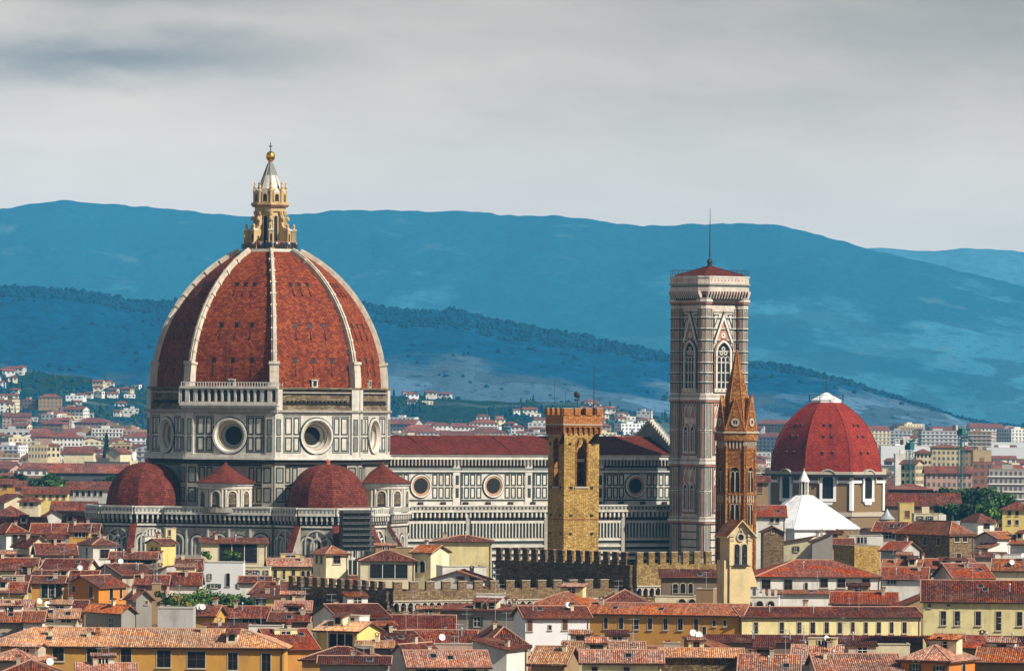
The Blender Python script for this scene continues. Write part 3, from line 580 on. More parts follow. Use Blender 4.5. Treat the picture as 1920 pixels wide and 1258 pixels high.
# --- lower walls: balustrade, corbels, blind arches and striped marble
def lower_wall(m, fr, L, zt=31.7, lanc=None, arches=True):
    h = L/2
    m.box(fr, -h, h, -0.6, 0.9, zt-0.35, zt, 'marble_bright'); m.box(fr, -h, h, -0.6, 0.75, zt-1.5, zt-0.35, 'marble_white')
    f2 = fr.sh(0, 0.75); k = max(1, int(L/0.9))
    for i in range(k): m.box(f2, -h+(i+.3)*L/k, -h+(i+.72)*L/k, 0, 0.03, zt-1.25, zt-0.6, 'marble_grey')
    m.box(fr, -h, h, -0.6, 1.05, zt-1.85, zt-1.5, 'marble_bright'); m.box(fr, -h, h, -0.6, 0.12, zt-4.0, zt-1.85, 'near_black')
    k = max(1, int(L/1.15)); f3 = fr.sh(0, 0.12)
    for i in range(k):
        c = -h+(i+.5)*L/k; m.box(f3, c-0.2, c+0.2, 0, 0.75, zt-3.0, zt-1.85, 'marble_white'); m.box(f3, c-0.2, c+0.2, 0, 0.35, zt-3.7, zt-3.0, 'marble_shade')
    m.box(fr, -h, h, -0.6, 0.3, zt-4.45, zt-4.0, 'marble_white'); m.box(fr, -h, h, -0.6, 0.06, zt-4.8, zt-4.45, 'marble_green')
    for i in range(9):
        z = zt-13.2-1.35*i; m.box(fr, -h, h, 0, 0.05, z, z+0.62, 'marble_green' if i % 2 == 0 else 'marble_grey')
    m.box(fr, -h, h, 0, 0.35, zt-11.6, zt-11.0, 'marble_white'); m.box(fr, -h, h, 0, 0.08, zt-12.2, zt-11.7, 'marble_green')
    if arches:
        k = max(1, round(L/5.4)); wv = L/k
        for i in range(k):
            c = -h+(i+.5)*wv; wa = wv*(0.60 if i % 2 == 0 else 0.42) if k > 1 else wv*0.55
            m.arch(fr, c, zt-11.0, wa, min(5.6, wa/2+3.0), 0.02, 'marble_grey'); m.archband(fr, c, zt-11.0, wa, min(5.6, wa/2+3.0), 0.42, 0, 0.3, 'marble_white'); m.archband(fr, c, zt-11.0, wa+0.85, min(5.6, wa/2+3.0)+.43, 0.3, 0, 0.12, 'marble_green')
            for x in (-.25, .25): m.box(fr, c+x*wa-0.12, c+x*wa+0.12, 0.02, 0.14, zt-11.0, zt-8.6, 'marble_white')
            if i: m.box(fr, -h+i*wv-0.22, -h+i*wv+0.22, 0, 0.3, zt-11, zt-5, 'marble_white')
def poly_walls(m, pts, zt, mat='marble_shade', **kw):
    for a, b in zip(pts, pts[1:]):
        a, b = Vector(a), Vector(b); d = (b-a); nn = Vector((d.y, -d.x, 0)).normalized(); fr = Fr((a+b)/2, nn)
        m.box(fr, -d.length/2, d.length/2, -1.5, 0, 0, zt-0.6, mat); lower_wall(m, fr, d.length, zt, **kw)
def tribune(deg, dist, name='tribune'):
    root = link(name, None, duomo, polar(R_(deg), dist), R_(deg)); root.empty_display_size = 1
    ang = [-90, -54, -18, 18, 54, 90]; RO = 13.4
    m = MB(); pts = [Vector((-9, -RO, 0))]+[polar(R_(a), RO) for a in ang]+[Vector((-9, RO, 0))]
    poly_walls(m, pts, 31.7); m.prism(pts, 29.0, 30.4, 'marble_shade'); m.build('chapel_wall', root)
    m = MB(); m.arch(WF, 0, 15.5, 2.1, 9.2, 0.16, 'void', True); m.archband(WF, 0, 15.5, 2.1, 9.2, 0.45, 0.06, 0.6, 'marble_white', True); m.box(WF, -0.12, 0.12, 0.16, 0.3, 15.5, 22.5, 'marble_white')
    m.archband(WF, 0, 20.7, 4.9, 5.8, 0.3, 0.2, 0.45, 'marble_white'); lm = m.mesh('lancet_window')
    for a in (-72, -36, 0, 36, 72): link('lancet_window', lm, root, polar(R_(a), RO*math.cos(R_(18))), R_(a+90))
    m = MB(); zb, ht, rb = 31.0, 10.4, 9.4
    m.lathe((0, 0, zb-0.9), [(rb+0.35, 0), (rb+0.35, 0.9)], 10, 'marble_shade', smooth=False)
    pr = [(rb*math.cos(t)**0.82 if t < PI/2-0.02 else 0.12, ht*math.sin(t)) for t in [PI/2*i/14 for i in range(15)]]
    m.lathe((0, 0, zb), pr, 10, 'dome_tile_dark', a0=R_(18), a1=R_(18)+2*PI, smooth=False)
    m.lathe((0, 0, zb+ht-0.2), [(0.7, 0), (0.5, 0.5), (0.62, 0.9), (0, 1.4)], 8, 'terracotta')
    m.build('tribune_dome', root)
    m = MB(); th = 0.55     # sloping flying buttress with a tiled back
    prof = [(0.2, 10), (0.2, 27.3), (1.0, 27.3), (6.6, 18.2), (6.6, 10)]
    m.slab([Vector((x, -th, z)) for x, z in prof], (0, 2*th, 0), 'marble_shade')
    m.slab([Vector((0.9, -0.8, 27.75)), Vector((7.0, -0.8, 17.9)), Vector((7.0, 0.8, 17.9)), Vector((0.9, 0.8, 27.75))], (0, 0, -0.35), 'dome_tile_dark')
    fm = m.mesh('flying_buttress')
    for a in (-54, -18, 18, 54): link('flying_buttress', fm, root, polar(R_(a), RO), R_(a))
    return root
tribune(-90, 31.8); tribune(180, 30.6)
# diagonal sacristy walls between the tribunes, and the round exedrae standing on them
for deg, L in ((-135, 25.5), (-45, 16.0)):
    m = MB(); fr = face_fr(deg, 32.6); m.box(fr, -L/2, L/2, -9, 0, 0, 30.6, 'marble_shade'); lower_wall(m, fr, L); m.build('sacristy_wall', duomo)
def exedra(deg, dist):
    c = polar(R_(deg), dist); root = link('exedra', None, duomo, (c.x, c.y, 0), R_(deg)); m = MB(); r = 6.1
    m.lathe((0, 0, 30.4), [(r, 0), (r, 1.2), (r-.25, 1.2), (r-.25, 5.2), (r+.05, 5.3), (r+.05, 5.9), (r+.4, 6.1), (r+.4, 6.6)], 30, ['marble_shade', 'marble_white', 'marble_cream', 'marble_white', 'marble_white', 'marble_bright', 'marble_bright'])
    for a in (-90, -54, -18, 18, 54, 90):
        for q in (-4, 4): m.tube(polar(R_(a+q), r-.1, 31.6), polar(R_(a+q), r-.1, 35.6), 0.26, 0.24, 'marble_bright', 8)
    m.build('exedra_wall', root); m = MB(); fr = Fr((r-.3, 0, 0), (1, 0))
    m.arch(fr, 0, 31.7, 1.9, 3.5, 0.12, 'rough_brick'); m.archband(fr, 0, 31.7, 1.9, 3.5, 0.28, 0, 0.35, 'marble_bright'); m.box(fr, -0.9, 0.9, 0.1, 0.3, 31.7, 32.2, 'near_black'); nm = m.mesh('niche')
    for a in (-72, -36, 0, 36, 72): link('niche', nm, root, rot=R_(a))
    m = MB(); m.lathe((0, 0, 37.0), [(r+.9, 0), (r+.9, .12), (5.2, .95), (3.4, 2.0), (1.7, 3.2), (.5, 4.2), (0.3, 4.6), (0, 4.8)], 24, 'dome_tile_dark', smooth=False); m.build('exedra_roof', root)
exedra(-135, 28.5); exedra(-45, 27.8)
# scaffold against the river-side tribune
# --- nave
NX0, NX1 = 18.0, 101.0
mb = MB()
mb.xbox(NX0, NX1, -10, 10, 0, 43.2, 'marble_white'); fr = Fr((0, -10, 0), (0, -1))
mb.box(fr, NX0, NX1, 0, 0.6, 42.3, 43.2, 'marble_bright'); mb.box(fr, NX0, NX1, 0, 1.0, 43.2, 43.7, 'marble_bright'); mb.box(fr, NX0, NX1, 0, 0.12, 40.4, 42.3, 'near_black')
for i in range(90): mb.box(fr, NX0+i*.92, NX0+i*.92+.34, 0.12, 0.6, 40.9, 42.3, 'marble_shade')
mb.box(fr, NX0, NX1, 0, 0.25, 39.7, 40.3, 'marble_grey'); mb.box(fr, NX0, NX1, 0, 0.3, 39.4, 39.7, 'marble_bright')
OC = [34.4, 53.4, 72.4, 91.4]
for c in OC:
    for s in (-1, 1):
        for q in range(4):
            u = c+s*(3.75+1.62*q)
            for z0, z1 in ((33.2, 35.85), (36.15, 38.9)): panel(mb, fr, u-.68, u+.68, z0, z1, 0.29)
    mb.ring(fr, c, 36.1, 2.7, 2.95, 0, 0.08, 'marble_green', 32)
for u in [c+9.5 for c in OC[:3]]+[OC[0]-9.5]:
    mb.box(fr, u-1.05, u+1.05, 0, 0.15, 31, 43.2, 'marble_white'); f2 = fr.sh(0, 0.15)
    for z0, z1 in ((33.4, 35.6), (36.4, 38.6)): mb.box(f2, u-.4, u+.4, 0, 0.05, z0, z1, 'marble_green')
    mb.box(f2, u+.85, u+1.1, 0, 0.1, 31, 43, 'near_black')
mb.box(fr, NX0, NX1, 0, 0.1, 38.95, 39.2, 'marble_green'); mb.box(fr, NX0, NX1, 0, 0.1, 32.6, 32.95, 'marble_green')
for i in range(14): mb.box(fr, NX0+4+i*5.9, NX0+5.1+i*5.9, 0, 0.6, 31.6, 32.4, 'near_black')
nave = mb.build('nave', duomo)
mb = MB()
for s in (-1, 1): mb.slab([Vector((NX0, s*11.2, 43.75)), Vector((NX1, s*11.2, 43.75)), Vector((NX1, 0, 47.6)), Vector((NX0, 0, 47.6))], (0, 0, -.3), 'nave_tile')
for u in (36.0, 58.0, 80.0): mb.slab([Vector((u, -11.0, 43.95)), Vector((u+.3, -11.0, 43.95)), Vector((u+.3, -0.5, 47.6)), Vector((u, -0.5, 47.6))], (0, 0, -.2), 'dome_tile_dark')
mb.xbox(NX0, NX1, -.3, .3, 47.5, 47.8, 'dome_tile_dark'); mb.build('roof', nave)
mb = MB(); fr = Fr((0, 0, 0), (0, -1))
mb.ring(fr, 0, 0, 2.35, 2.7, -0.1, 0.4, 'marble_bright', 36); mb.funnel(fr, 0, 0, 2.35, 0.35, 1.75, 0.03, 'marble_pink', 36); mb.ring(fr, 0, 0, 1.95, 2.1, 0, 0.25, 'marble_cream', 36); mb.disc(fr, 0, 0, 1.8, 0.04, 'void', 36)
om2 = mb.mesh('oculus_window')
for c in OC: link('oculus_window', om2, nave, (c, -10, 36.1))
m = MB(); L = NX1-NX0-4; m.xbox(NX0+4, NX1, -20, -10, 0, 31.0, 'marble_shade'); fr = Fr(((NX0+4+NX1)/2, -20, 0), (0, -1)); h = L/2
m.box(fr, -h, h, -.5, .9, 31.6, 31.9, 'marble_bright'); m.box(fr, -h, h, -.5, .75, 30.6, 31.6, 'marble_shade')
for i in range(int(L/1.0)): m.box(fr, -h+i+.3, -h+i+.72, .75, .78, 30.85, 31.4, 'marble_green')
m.box(fr, -h, h, -.5, 1.0, 30.2, 30.6, 'marble_white'); m.box(fr, -h, h, -.5, .1, 28.2, 30.2, 'near_black')
for i in range(int(L/1.15)): m.box(fr, -h+i*1.15+.3, -h+i*1.15+.72, .1, .8, 29.0, 30.2, 'marble_white')
m.box(fr, -h, h, 0, .3, 27.6, 28.2, 'marble_white'); m.box(fr, -h, h, 0, .05, 24.3, 27.6, 'marble_green')
for i in range(int(L/0.86)):
    m.box(fr, -h+i*.86+.2, -h+i*.86+.48, .05, .3, 24.3, 27.6, 'marble_white')
for i in range(8):
    z = 23.3-1.5*i; m.box(fr, -h, h, 0, .3, z+.2, z+.75, 'marble_white'); m.box(fr, -h, h, 0, .06, z-.4, z+.2, 'marble_green')
for i in range(int(L/1.9)): m.frame(fr, -h+i*1.9+.2, -h+i*1.9+1.5, 15.0, 18.6, .3, .06, .36, 'marble_green')
for u in (-20, 0.5, 21): m.box(fr, u-.45, u+.45, 0, .45, 0, 30.1, 'marble_shade'); m.box(fr, u+.5, u+.8, 0, .4, 0, 31, 'near_black')
m.build('aisle', duomo)
m = MB(); g_ = [(-11.6, 41), (-11.6, 44.6), (0, 51.2), (11.6, 44.6), (11.6, 41)]
m.slab([Vector((NX1-0.4, y, z)) for y, z in g_], (2.4, 0, 0), 'marble_grey')
for s in (-1, 1):
    for i in range(12):
        t = i/11.5; m.xbox(NX1-.6, NX1+.5, s*11.6*(1-t)-.3, s*11.6*(1-t)+.3, 44.6+6.6*t, 45.6+6.6*t, 'marble_white')
m.tube((NX1, 0, 51), (NX1, 0, 54.6), 0.12, 0.06, 'iron'); m.xbox(NX1-.8, NX1+2.2, -20.3, 20.3, 0, 31, 'marble_shade'); m.build('facade', duomo)

# ================================================================ THE BELL TOWER
CC = at(1329, 760, 1318.5); WT = 12.0
camp = thing('bell_tower', 'tall square marble bell tower banded in pink, white and green beside the cathedral nave', 'bell tower', (CC.x, CC.y, 0), R_(34.5)); camp.scale = (.9, .9, 1)
def zc(y): return 55-(y-762.6)/7.87
m = MB(); hw = WT/2; m.xbox(-hw, hw, -hw, hw, 0, 79.5, 'marble_tower')
sides = [Fr((0, -hw, 0), (0, -1)), Fr((-hw, 0, 0), (-1, 0)), Fr((hw, 0, 0), (1, 0)), Fr((0, hw, 0), (0, 1))]
bands = [(19.5, 28.2), (29.2, 41.5), (42.8, 56.4), (58.0, 78.0)]
for s_ in sides[:3]:
    for z0, z1 in bands:
        nr = 1 if z1-z0 < 9 else (2 if z1-z0 < 14 else 4)
        for sg in (-1, 1):
            for q in range(nr):
                a, b = z0+.3+(z1-z0-.3)*q/nr, z0+(z1-z0)*(q+1)/nr-.15; u = sg*4.1
                m.frame(s_, u-.55, u+.55, a, b, .2, 0, .05, 'marble_green'); m.box(s_, u-.25, u+.25, 0, .04, a+.45, b-.45, 'marble_pink')
    for z in (20.2, 22.0, 23.8, 25.6): m.box(s_, -hw, hw, 0, .06, z, z+.28, 'marble_green')
    for u in (-2.7, -1.6, -.5, .6, 1.7, 2.8): m.frame(s_, u-.45, u+.45, 12, 19.0, .18, 0, .05, 'marble_green')
    for z0, z1 in bands[1:3]:
        m.frame(s_, -3.2, 3.2, z0+.8, z1-.3, .22, 0, .08, 'marble_green'); m.frame(s_, -3.0, 3.0, z0+1.0, z1-.5, .35, 0, .12, 'marble_pink')
        for c in (-1.45, 1.45):
            m.face([s_(c-1.3, .05, z1-4.0), s_(c+1.3, .05, z1-4.0), s_(c, .05, z1-1.1)], 'marble_pink')
            for sg in (-1, 1): m.slab([s_(c+sg*1.35, .05, z1-4.0), s_(c+sg*1.1, .05, z1-4.0), s_(c, .05, z1-1.25), s_(c, .05, z1-.75)], s_.n*.2, 'marble_bright')
            for r_ in range(3): m.box(s_, c-1.2+.8*r_, c-.8+.8*r_, .02, .07, z1-1.3, z1-.8, 'marble_green')
    z0, z1 = bands[3]
    m.frame(s_, -3.3, 3.3, z0+.4, z1-.8, .2, 0, .08, 'marble_green')
    for sg in (-1, 1):
        m.slab([s_(sg*3.1, .05, 70.0), s_(sg*2.5, .05, 70.0), s_(0, .05, 75.4), s_(0, .05, 76.8)], s_.n*.35, 'marble_bright'); m.slab([s_(sg*3.2, .05, 70.6), s_(sg*3.0, .05, 70.6), s_(0, .05, 76.9), s_(0, .05, 77.4)], s_.n*.2, 'marble_green')
        m.face([s_(sg*3.0, .06, 73), s_(sg*3.0, .06, 76.6), s_(sg*1.3, .06, 76.6)], 'marble_green'); m.face([s_(sg*2.7, .1, 74.3), s_(sg*2.7, .1, 76.3), s_(sg*1.8, .1, 76.3)], 'marble_bright')
    m.face([s_(-2.2, .06, 70.2), s_(2.2, .06, 70.2), s_(0, .06, 75)], 'marble_pink'); m.ring(s_, 0, 71.7, 0.25, 0.7, .06, .2, 'marble_bright', 14)
for sx in (-1, 1):
    for sy in (-1, 1):
        c = Vector((sx*hw, sy*hw, 0)); O = [c+p for p in octa(1.75)]; m.prism(O, 0, 79.5, 'marble_tower')
        for z0, z1 in bands:
            nr = 1 if z1-z0 < 9 else (2 if z1-z0 < 14 else 4)
            for q in range(nr):
                a, b = z0+.3+(z1-z0-.3)*q/nr, z0+(z1-z0)*(q+1)/nr-.15
                for kk in range(8):
                    fo = face_fr(45*kk, 1.75*math.cos(R_(22.5))); fo = Fr(fo.o+c, fo.n); m.frame(fo, -.54, .54, a, b, .18, 0, .05, 'marble_green')
                    m.box(fo, -.22, .22, 0, .04, a+.4, b-.4, 'marble_pink' if kk % 2 else 'marble_grey')
def ringband(z0, z1, e, mt):
    for s_ in sides: m.box(s_, -hw-e, hw+e, -.5, e, z0, z1, mt)
    for sx in (-1, 1):
        for sy in (-1, 1):
            c = Vector((sx*hw, sy*hw, 0)); m.prism([c+p for p in octa(1.75+e)], z0, z1+.003, mt)
for z, t in ((28.2, .5), (41.6, .6), (56.6, .6), (79.5, .5)):
    ringband(z, z+t, .55, 'marble_bright'); ringband(z-.5, z, .3, 'marble_pink'); ringband(z+t, z+t+.45, .25, 'marble_shade'); ringband(z-.75, z-.5, .12, 'marble_green')
for z in (60.4, 62.6, 65.0, 67.6, 70.2, 72.9, 75.5): ringband(z, z+.24, .1, 'marble_green'); ringband(z+.3, z+.5, .12, 'marble_bright')
shaft = m.build('shaft', camp)
m = MB(); s_ = WF
m.arch(s_, 0, 59.3, 3.3, 10.2, .06, 'void', True); m.archband(s_, 0, 59.3, 3.3, 10.2, .45, 0, .5, 'marble_bright', True); m.archband(s_, 0, 59.3, 4.2, 10.65, .3, 0, .25, 'marble_pink', True); m.archband(s_, 0, 59.3, 4.8, 10.95, .15, 0, .35, 'marble_green', True)
for u in (-.55, .55): m.box(s_, u-.12, u+.12, .06, .3, 59.3, 66.2, 'marble_bright')
for u in (-1.1, 0, 1.1): m.archband(s_, u, 64.6, .82, 1.7, .13, .07, .25, 'marble_bright', True)
for u, z in ((-.55, 67.1), (.55, 67.1), (0, 68.0)): m.ring(s_, u, z, .25, .48, .07, .25, 'marble_bright', 12)
m.box(s_, -2.4, 2.4, 0, .5, 58.5, 59.3, 'marble_bright')
for u in (-1.6, -.5, .6, 1.7): m.box(s_, u-.2, u+.2, .5, .55, 58.7, 59.1, 'marble_pink')
bw = m.mesh('belfry_window')
m = MB(); m.arch(s_, 0, 0, 1.5, 5.9, .06, 'void', True); m.archband(s_, 0, 0, 1.5, 5.9, .3, 0, .35, 'marble_bright', True); m.archband(s_, 0, 0, 2.1, 6.2, .2, 0, .2, 'marble_pink', True)
m.box(s_, -.1, .1, .06, .25, 0, 4.1, 'marble_bright'); m.ring(s_, 0, 4.6, .18, .34, .07, .22, 'marble_bright', 10); m.box(s_, -1.2, 1.2, 0, .3, -.5, 0, 'marble_bright')
sw = m.mesh('twin_window')
for i, rt in ((0, 0), (1, -90), (2, 90)):
    s2 = sides[i]; o = s2(0, 0, 0); bo_ = link('belfry_window', bw, shaft, (o.x, o.y, 59.3*(1-1.06)), R_(rt)); bo_.scale = (1.22, 1, 1.06)
    for z in (31.0, 44.6):
        for c in (-1.45, 1.45): p = s2(c, 0.1, z); link('twin_window', sw, shaft, p, R_(rt))
m = MB(); e0, e1 = hw+1.6, hw+2.3
sq = lambda e: [Vector((-e, -e, 0)), Vector((e, -e, 0)), Vector((e, e, 0)), Vector((-e, e, 0))]
def oct2(e, c=2.4): return [Vector(p) for p in ((-e+c, -e, 0), (e-c, -e, 0), (e, -e+c, 0), (e, e-c, 0), (e-c, e, 0), (-e+c, e, 0), (-e, e-c, 0), (-e, -e+c, 0))]
m.prism(oct2(hw+1.6, 2.0), 79.9, 81.2, 'near_black', pts1=oct2(e1-.4, 2.1)); m.prism(oct2(e1, 2.2), 81.9, 82.9, 'marble_tower'); m.prism(oct2(e1-.15, 2.2), 82.9, 83.4, 'marble_grey'); m.prism(oct2(e1-.3, 2.2), 81.2, 81.9, 'marble_pink'); m.prism(oct2(e1+.2, 2.2), 83.4, 83.8, 'marble_shade'); m.prism(oct2(e1, 2.2), 83.8, 85.2, 'marble_tower'); m.prism(oct2(e1+.15, 2.2), 85.2, 85.5, 'marble_bright')
for fr in (Fr((0, -e1, 0), (0, -1)), Fr((-e1, 0, 0), (-1, 0)), Fr((e1, 0, 0), (1, 0))):
    for i in range(15):
        u = -6.4+i*.915; m.slab([fr(u-.16, -1.0, 79.9), fr(u-.16, -.5, 80.3), fr(u-.16, .15, 81.5), fr(u-.16, .15, 82.0), fr(u-.16, -1.0, 82.0)], fr.x*.32, 'marble_tower')
    for i in range(11): m.box(fr, -5.5+i*1.1-.14, -5.5+i*1.1+.14, 0, .03, 84.2, 84.8, 'marble_pink')
m.build('cornice', camp)
m = MB(); Pz = sq(e1-1.7); ap = Vector((0, 0, 88.1))
for i in range(4): m.face([Pz[i]+Vector((0, 0, 85.6)), Pz[(i+1) % 4]+Vector((0, 0, 85.6)), ap], 'nave_tile')
for i in range(4): m.tube(Pz[i]+Vector((0, 0, 85.7)), ap, .14, .14, 'dome_tile_dark', 5)
m.build('roof', camp)
m = MB(); m.lathe((0, 0, 87.6), [(.7, 0), (.6, 1.2), (.9, 1.3), (.3, 2.2)], 8, 'iron'); m.tube((0, 0, 90), (0, 0, 101.6), .2, .05, 'iron'); m.build('flagpole', camp)
m = MB(); Q = oct2(e1-.1, 2.2)
for i in range(8):
    a, b = Q[i], Q[(i+1) % 8]; k = max(1, int((b-a).length/1.6))
    for q in range(k): p = a+(b-a)*q/k; m.tube((p.x, p.y, 85.5), (p.x, p.y, 86.9), .04, .04, 'iron', 4)
    for z in (86.2, 86.9): m.tube((a.x, a.y, z), (b.x, b.y, z), .05, .05, 'iron', 4)
m.build('railing', camp)
# ================================================================ OTHER TOWERS AND DOMES
def zat(py, D, px=960): return at(px, py, D).z
def corner(px, D): p = at(px, PY, D); return Vector((p.x, D, 0))
# --- the crenellated square tower
DT = 1088; cT = at(1076, 760, DT); k_ = DT/F
tw = thing('stone_tower', 'square yellow rubble stone tower with red brick battlements and tall arched belfry openings', 'tower', (cT.x, cT.y, 0), R_(24.5))
zt = lambda y: zat(y, DT-4, 1076); hw = 3.72
m = MB(); mt = 'yellow_rubble'
S4 = [Fr((0, -hw, 0), (0, -1)), Fr((-hw, 0, 0), (-1, 0)), Fr((hw, 0, 0), (1, 0)), Fr((0, hw, 0), (0, 1))]
za, zb_ = zt(912), zt(822); wo = 1.05
for f in S4:                      # walls pierced by the belfry arches
    m.face([f(-hw, 0, 0), f(hw, 0, 0), f(hw, 0, za), f(-hw, 0, za)], mt)
    a = m.arcpts(0, za, 2*wo, zb_-za, False)
    m.face([f(-hw, 0, za), f(-wo, 0, za)]+[f(-wo, 0, a[1][1]), f(-hw, 0, a[1][1])], mt); m.face([f(wo, 0, za), f(hw, 0, za), f(hw, 0, a[1][1]), f(wo, 0, a[1][1])], mt)
    zt_ = zt(806); top = [a[i] for i in range(1, len(a)-1)]
    for (u0, z0), (u1, z1) in zip(top, top[1:]): m.face([f(u0, 0, z0), f(u1, 0, z1), f(u1 if u1 < wo-.01 else hw, 0, zt_), f(u0 if u0 > -wo+.01 else -hw, 0, zt_)], mt)
    m.face([f(-hw, 0, top[0][1]), f(-wo, 0, top[0][1]), f(-hw, 0, zt_)], mt); 
    for (u0, z0), (u1, z1) in zip(a, a[1:]): m.face([f(u0, 0, z0), f(u1, 0, z1), f(u1, -.8, z1), f(u0, -.8, z0)], 'badia_brick')
    m.archband(f, 0, za, 2*wo, zb_-za, .3, 0, .06, 'badia_brick'); m.box(f, -1.5, 1.5, -.5, .2, za-.3, za, 'stone')
    m.box(f, -wo, wo, -.6, -.4, zt(866), zt(860), 'iron')
    for y, us in ((832, (-2.5, 2.4)), (914, (-2.2, 2.2)), (966, (-2.2, 2.2)), (1000, (-2.3, 2.3))):
        for u in us: m.box(f, u-.28, u+.28, 0, .14, zt(y)-.22, zt(y)+.22, 'near_black')
    m.box(f, -hw, hw, 0, .05, zt(966)-.9, zt(966)-.7, 'badia_brick')
m.face([S4[0](-hw, -.1, za-.4), S4[0](hw, -.1, za-.4), S4[3](-hw, -.1, za-.4), S4[3](hw, -.1, za-.4)], 'near_black'); m.xbox(-hw+.8, hw-.8, -hw+.8, hw-.8, zt(818), zt(812), 'near_black')
for f in (S4[1], S4[3]): m.box(f, -hw+.8, hw-.8, -1.0, -.9, za, za+2.8, 'badia_brick')
m.build('shaft', tw)
m = MB(); e = hw+.42; zc0, zc1, zp = zt(815), zt(797), zt(778)
m.xbox(-hw, hw, -hw, hw, zt(812), zp, 'orange_brick'); m.xbox(-e, e, -e, e, zc1, zp, 'orange_brick')
for f in S4:
    f2 = f.sh(0, 0)
    for i in range(8):
        u = -e+.25+i*(2*e-.5)/7; m.slab([f(u-.17, 0, zc0), f(u-.17, .15, zc0), f(u-.17, .42, zc0+1.0), f(u-.17, .42, zc1), f(u-.17, 0, zc1)], f.x*.34, 'orange_brick')
    for i in range(7):
        u = -e+.25+(i+.5)*(2*e-.5)/7; m.ring(f.sh(0, .40), u, zc1-.75, .42, .66, -.3, .02, 'orange_brick', 10, 0, PI)
    m.box(f, -e-.06, e+.06, .38, .52, zc1+.0, zc1+.22, 'stone')
m.build('battlement', tw)
m = MB(); m.xbox(-.62, .62, -.4, .2, 0, zt(766)-zp, 'orange_brick'); m.xbox(-.68, .68, -.45, .25, zt(766)-zp, zt(766)-zp+.12, 'stone'); mm = m.mesh('merlon')
for f, r in zip(S4, (0, -90, 90, 180)):
    for i in range(4): u = -e+.62+i*(2*e-1.24)/3; p = f(u, .22, zp); link('merlon', mm, tw, p, R_(r))
m = MB(); h0 = zt(778)
for px, yt, r in ((1114, 686, .11), (1040, 712, .04), (1060, 735, .05)):
    p = at(px, yt, DT); q = Matrix.Rotation(-R_(24.5), 3, 'Z') @ Vector((p.x-cT.x, 0, 0)); m.tube((q.x, q.y, h0), (q.x, q.y, p.z), r, r*.5, 'iron', 5)
m.build('flagpole', tw)
m = MB(); p = at(1083, 735, DT); q = Matrix.Rotation(-R_(24.5), 3, 'Z') @ Vector((p.x-cT.x, 0, 0))
m.tube((q.x, q.y, h0), (q.x, q.y, p.z), .07, .07, 'iron'); m.xbox(q.x-.35, q.x+.35, -.35, .35, zt(752), zt(748), 'iron')
for a, z in ((0, .1), (2.1, .3), (4.2, .2)): m.lathe((q.x+.28*math.cos(a), .28*math.sin(a), zt(748)+z), [(0, 0), (.35, .25), (.4, .7), (.2, 1.1), (0, 1.2)], 8, 'iron')
m.lathe((q.x, 0, zt(738)), [(.12, -.2), (.3, 0), (.12, .3), (0, .5)], 8, 'iron'); m.build('weathervane', tw)

rubble('ochre_rubble', [(0.17, 0.10, 0.035), (0.36, 0.23, 0.08), (0.56, 0.39, 0.16)], (1.9, 3.6), (0.10, 0.06, 0.025))
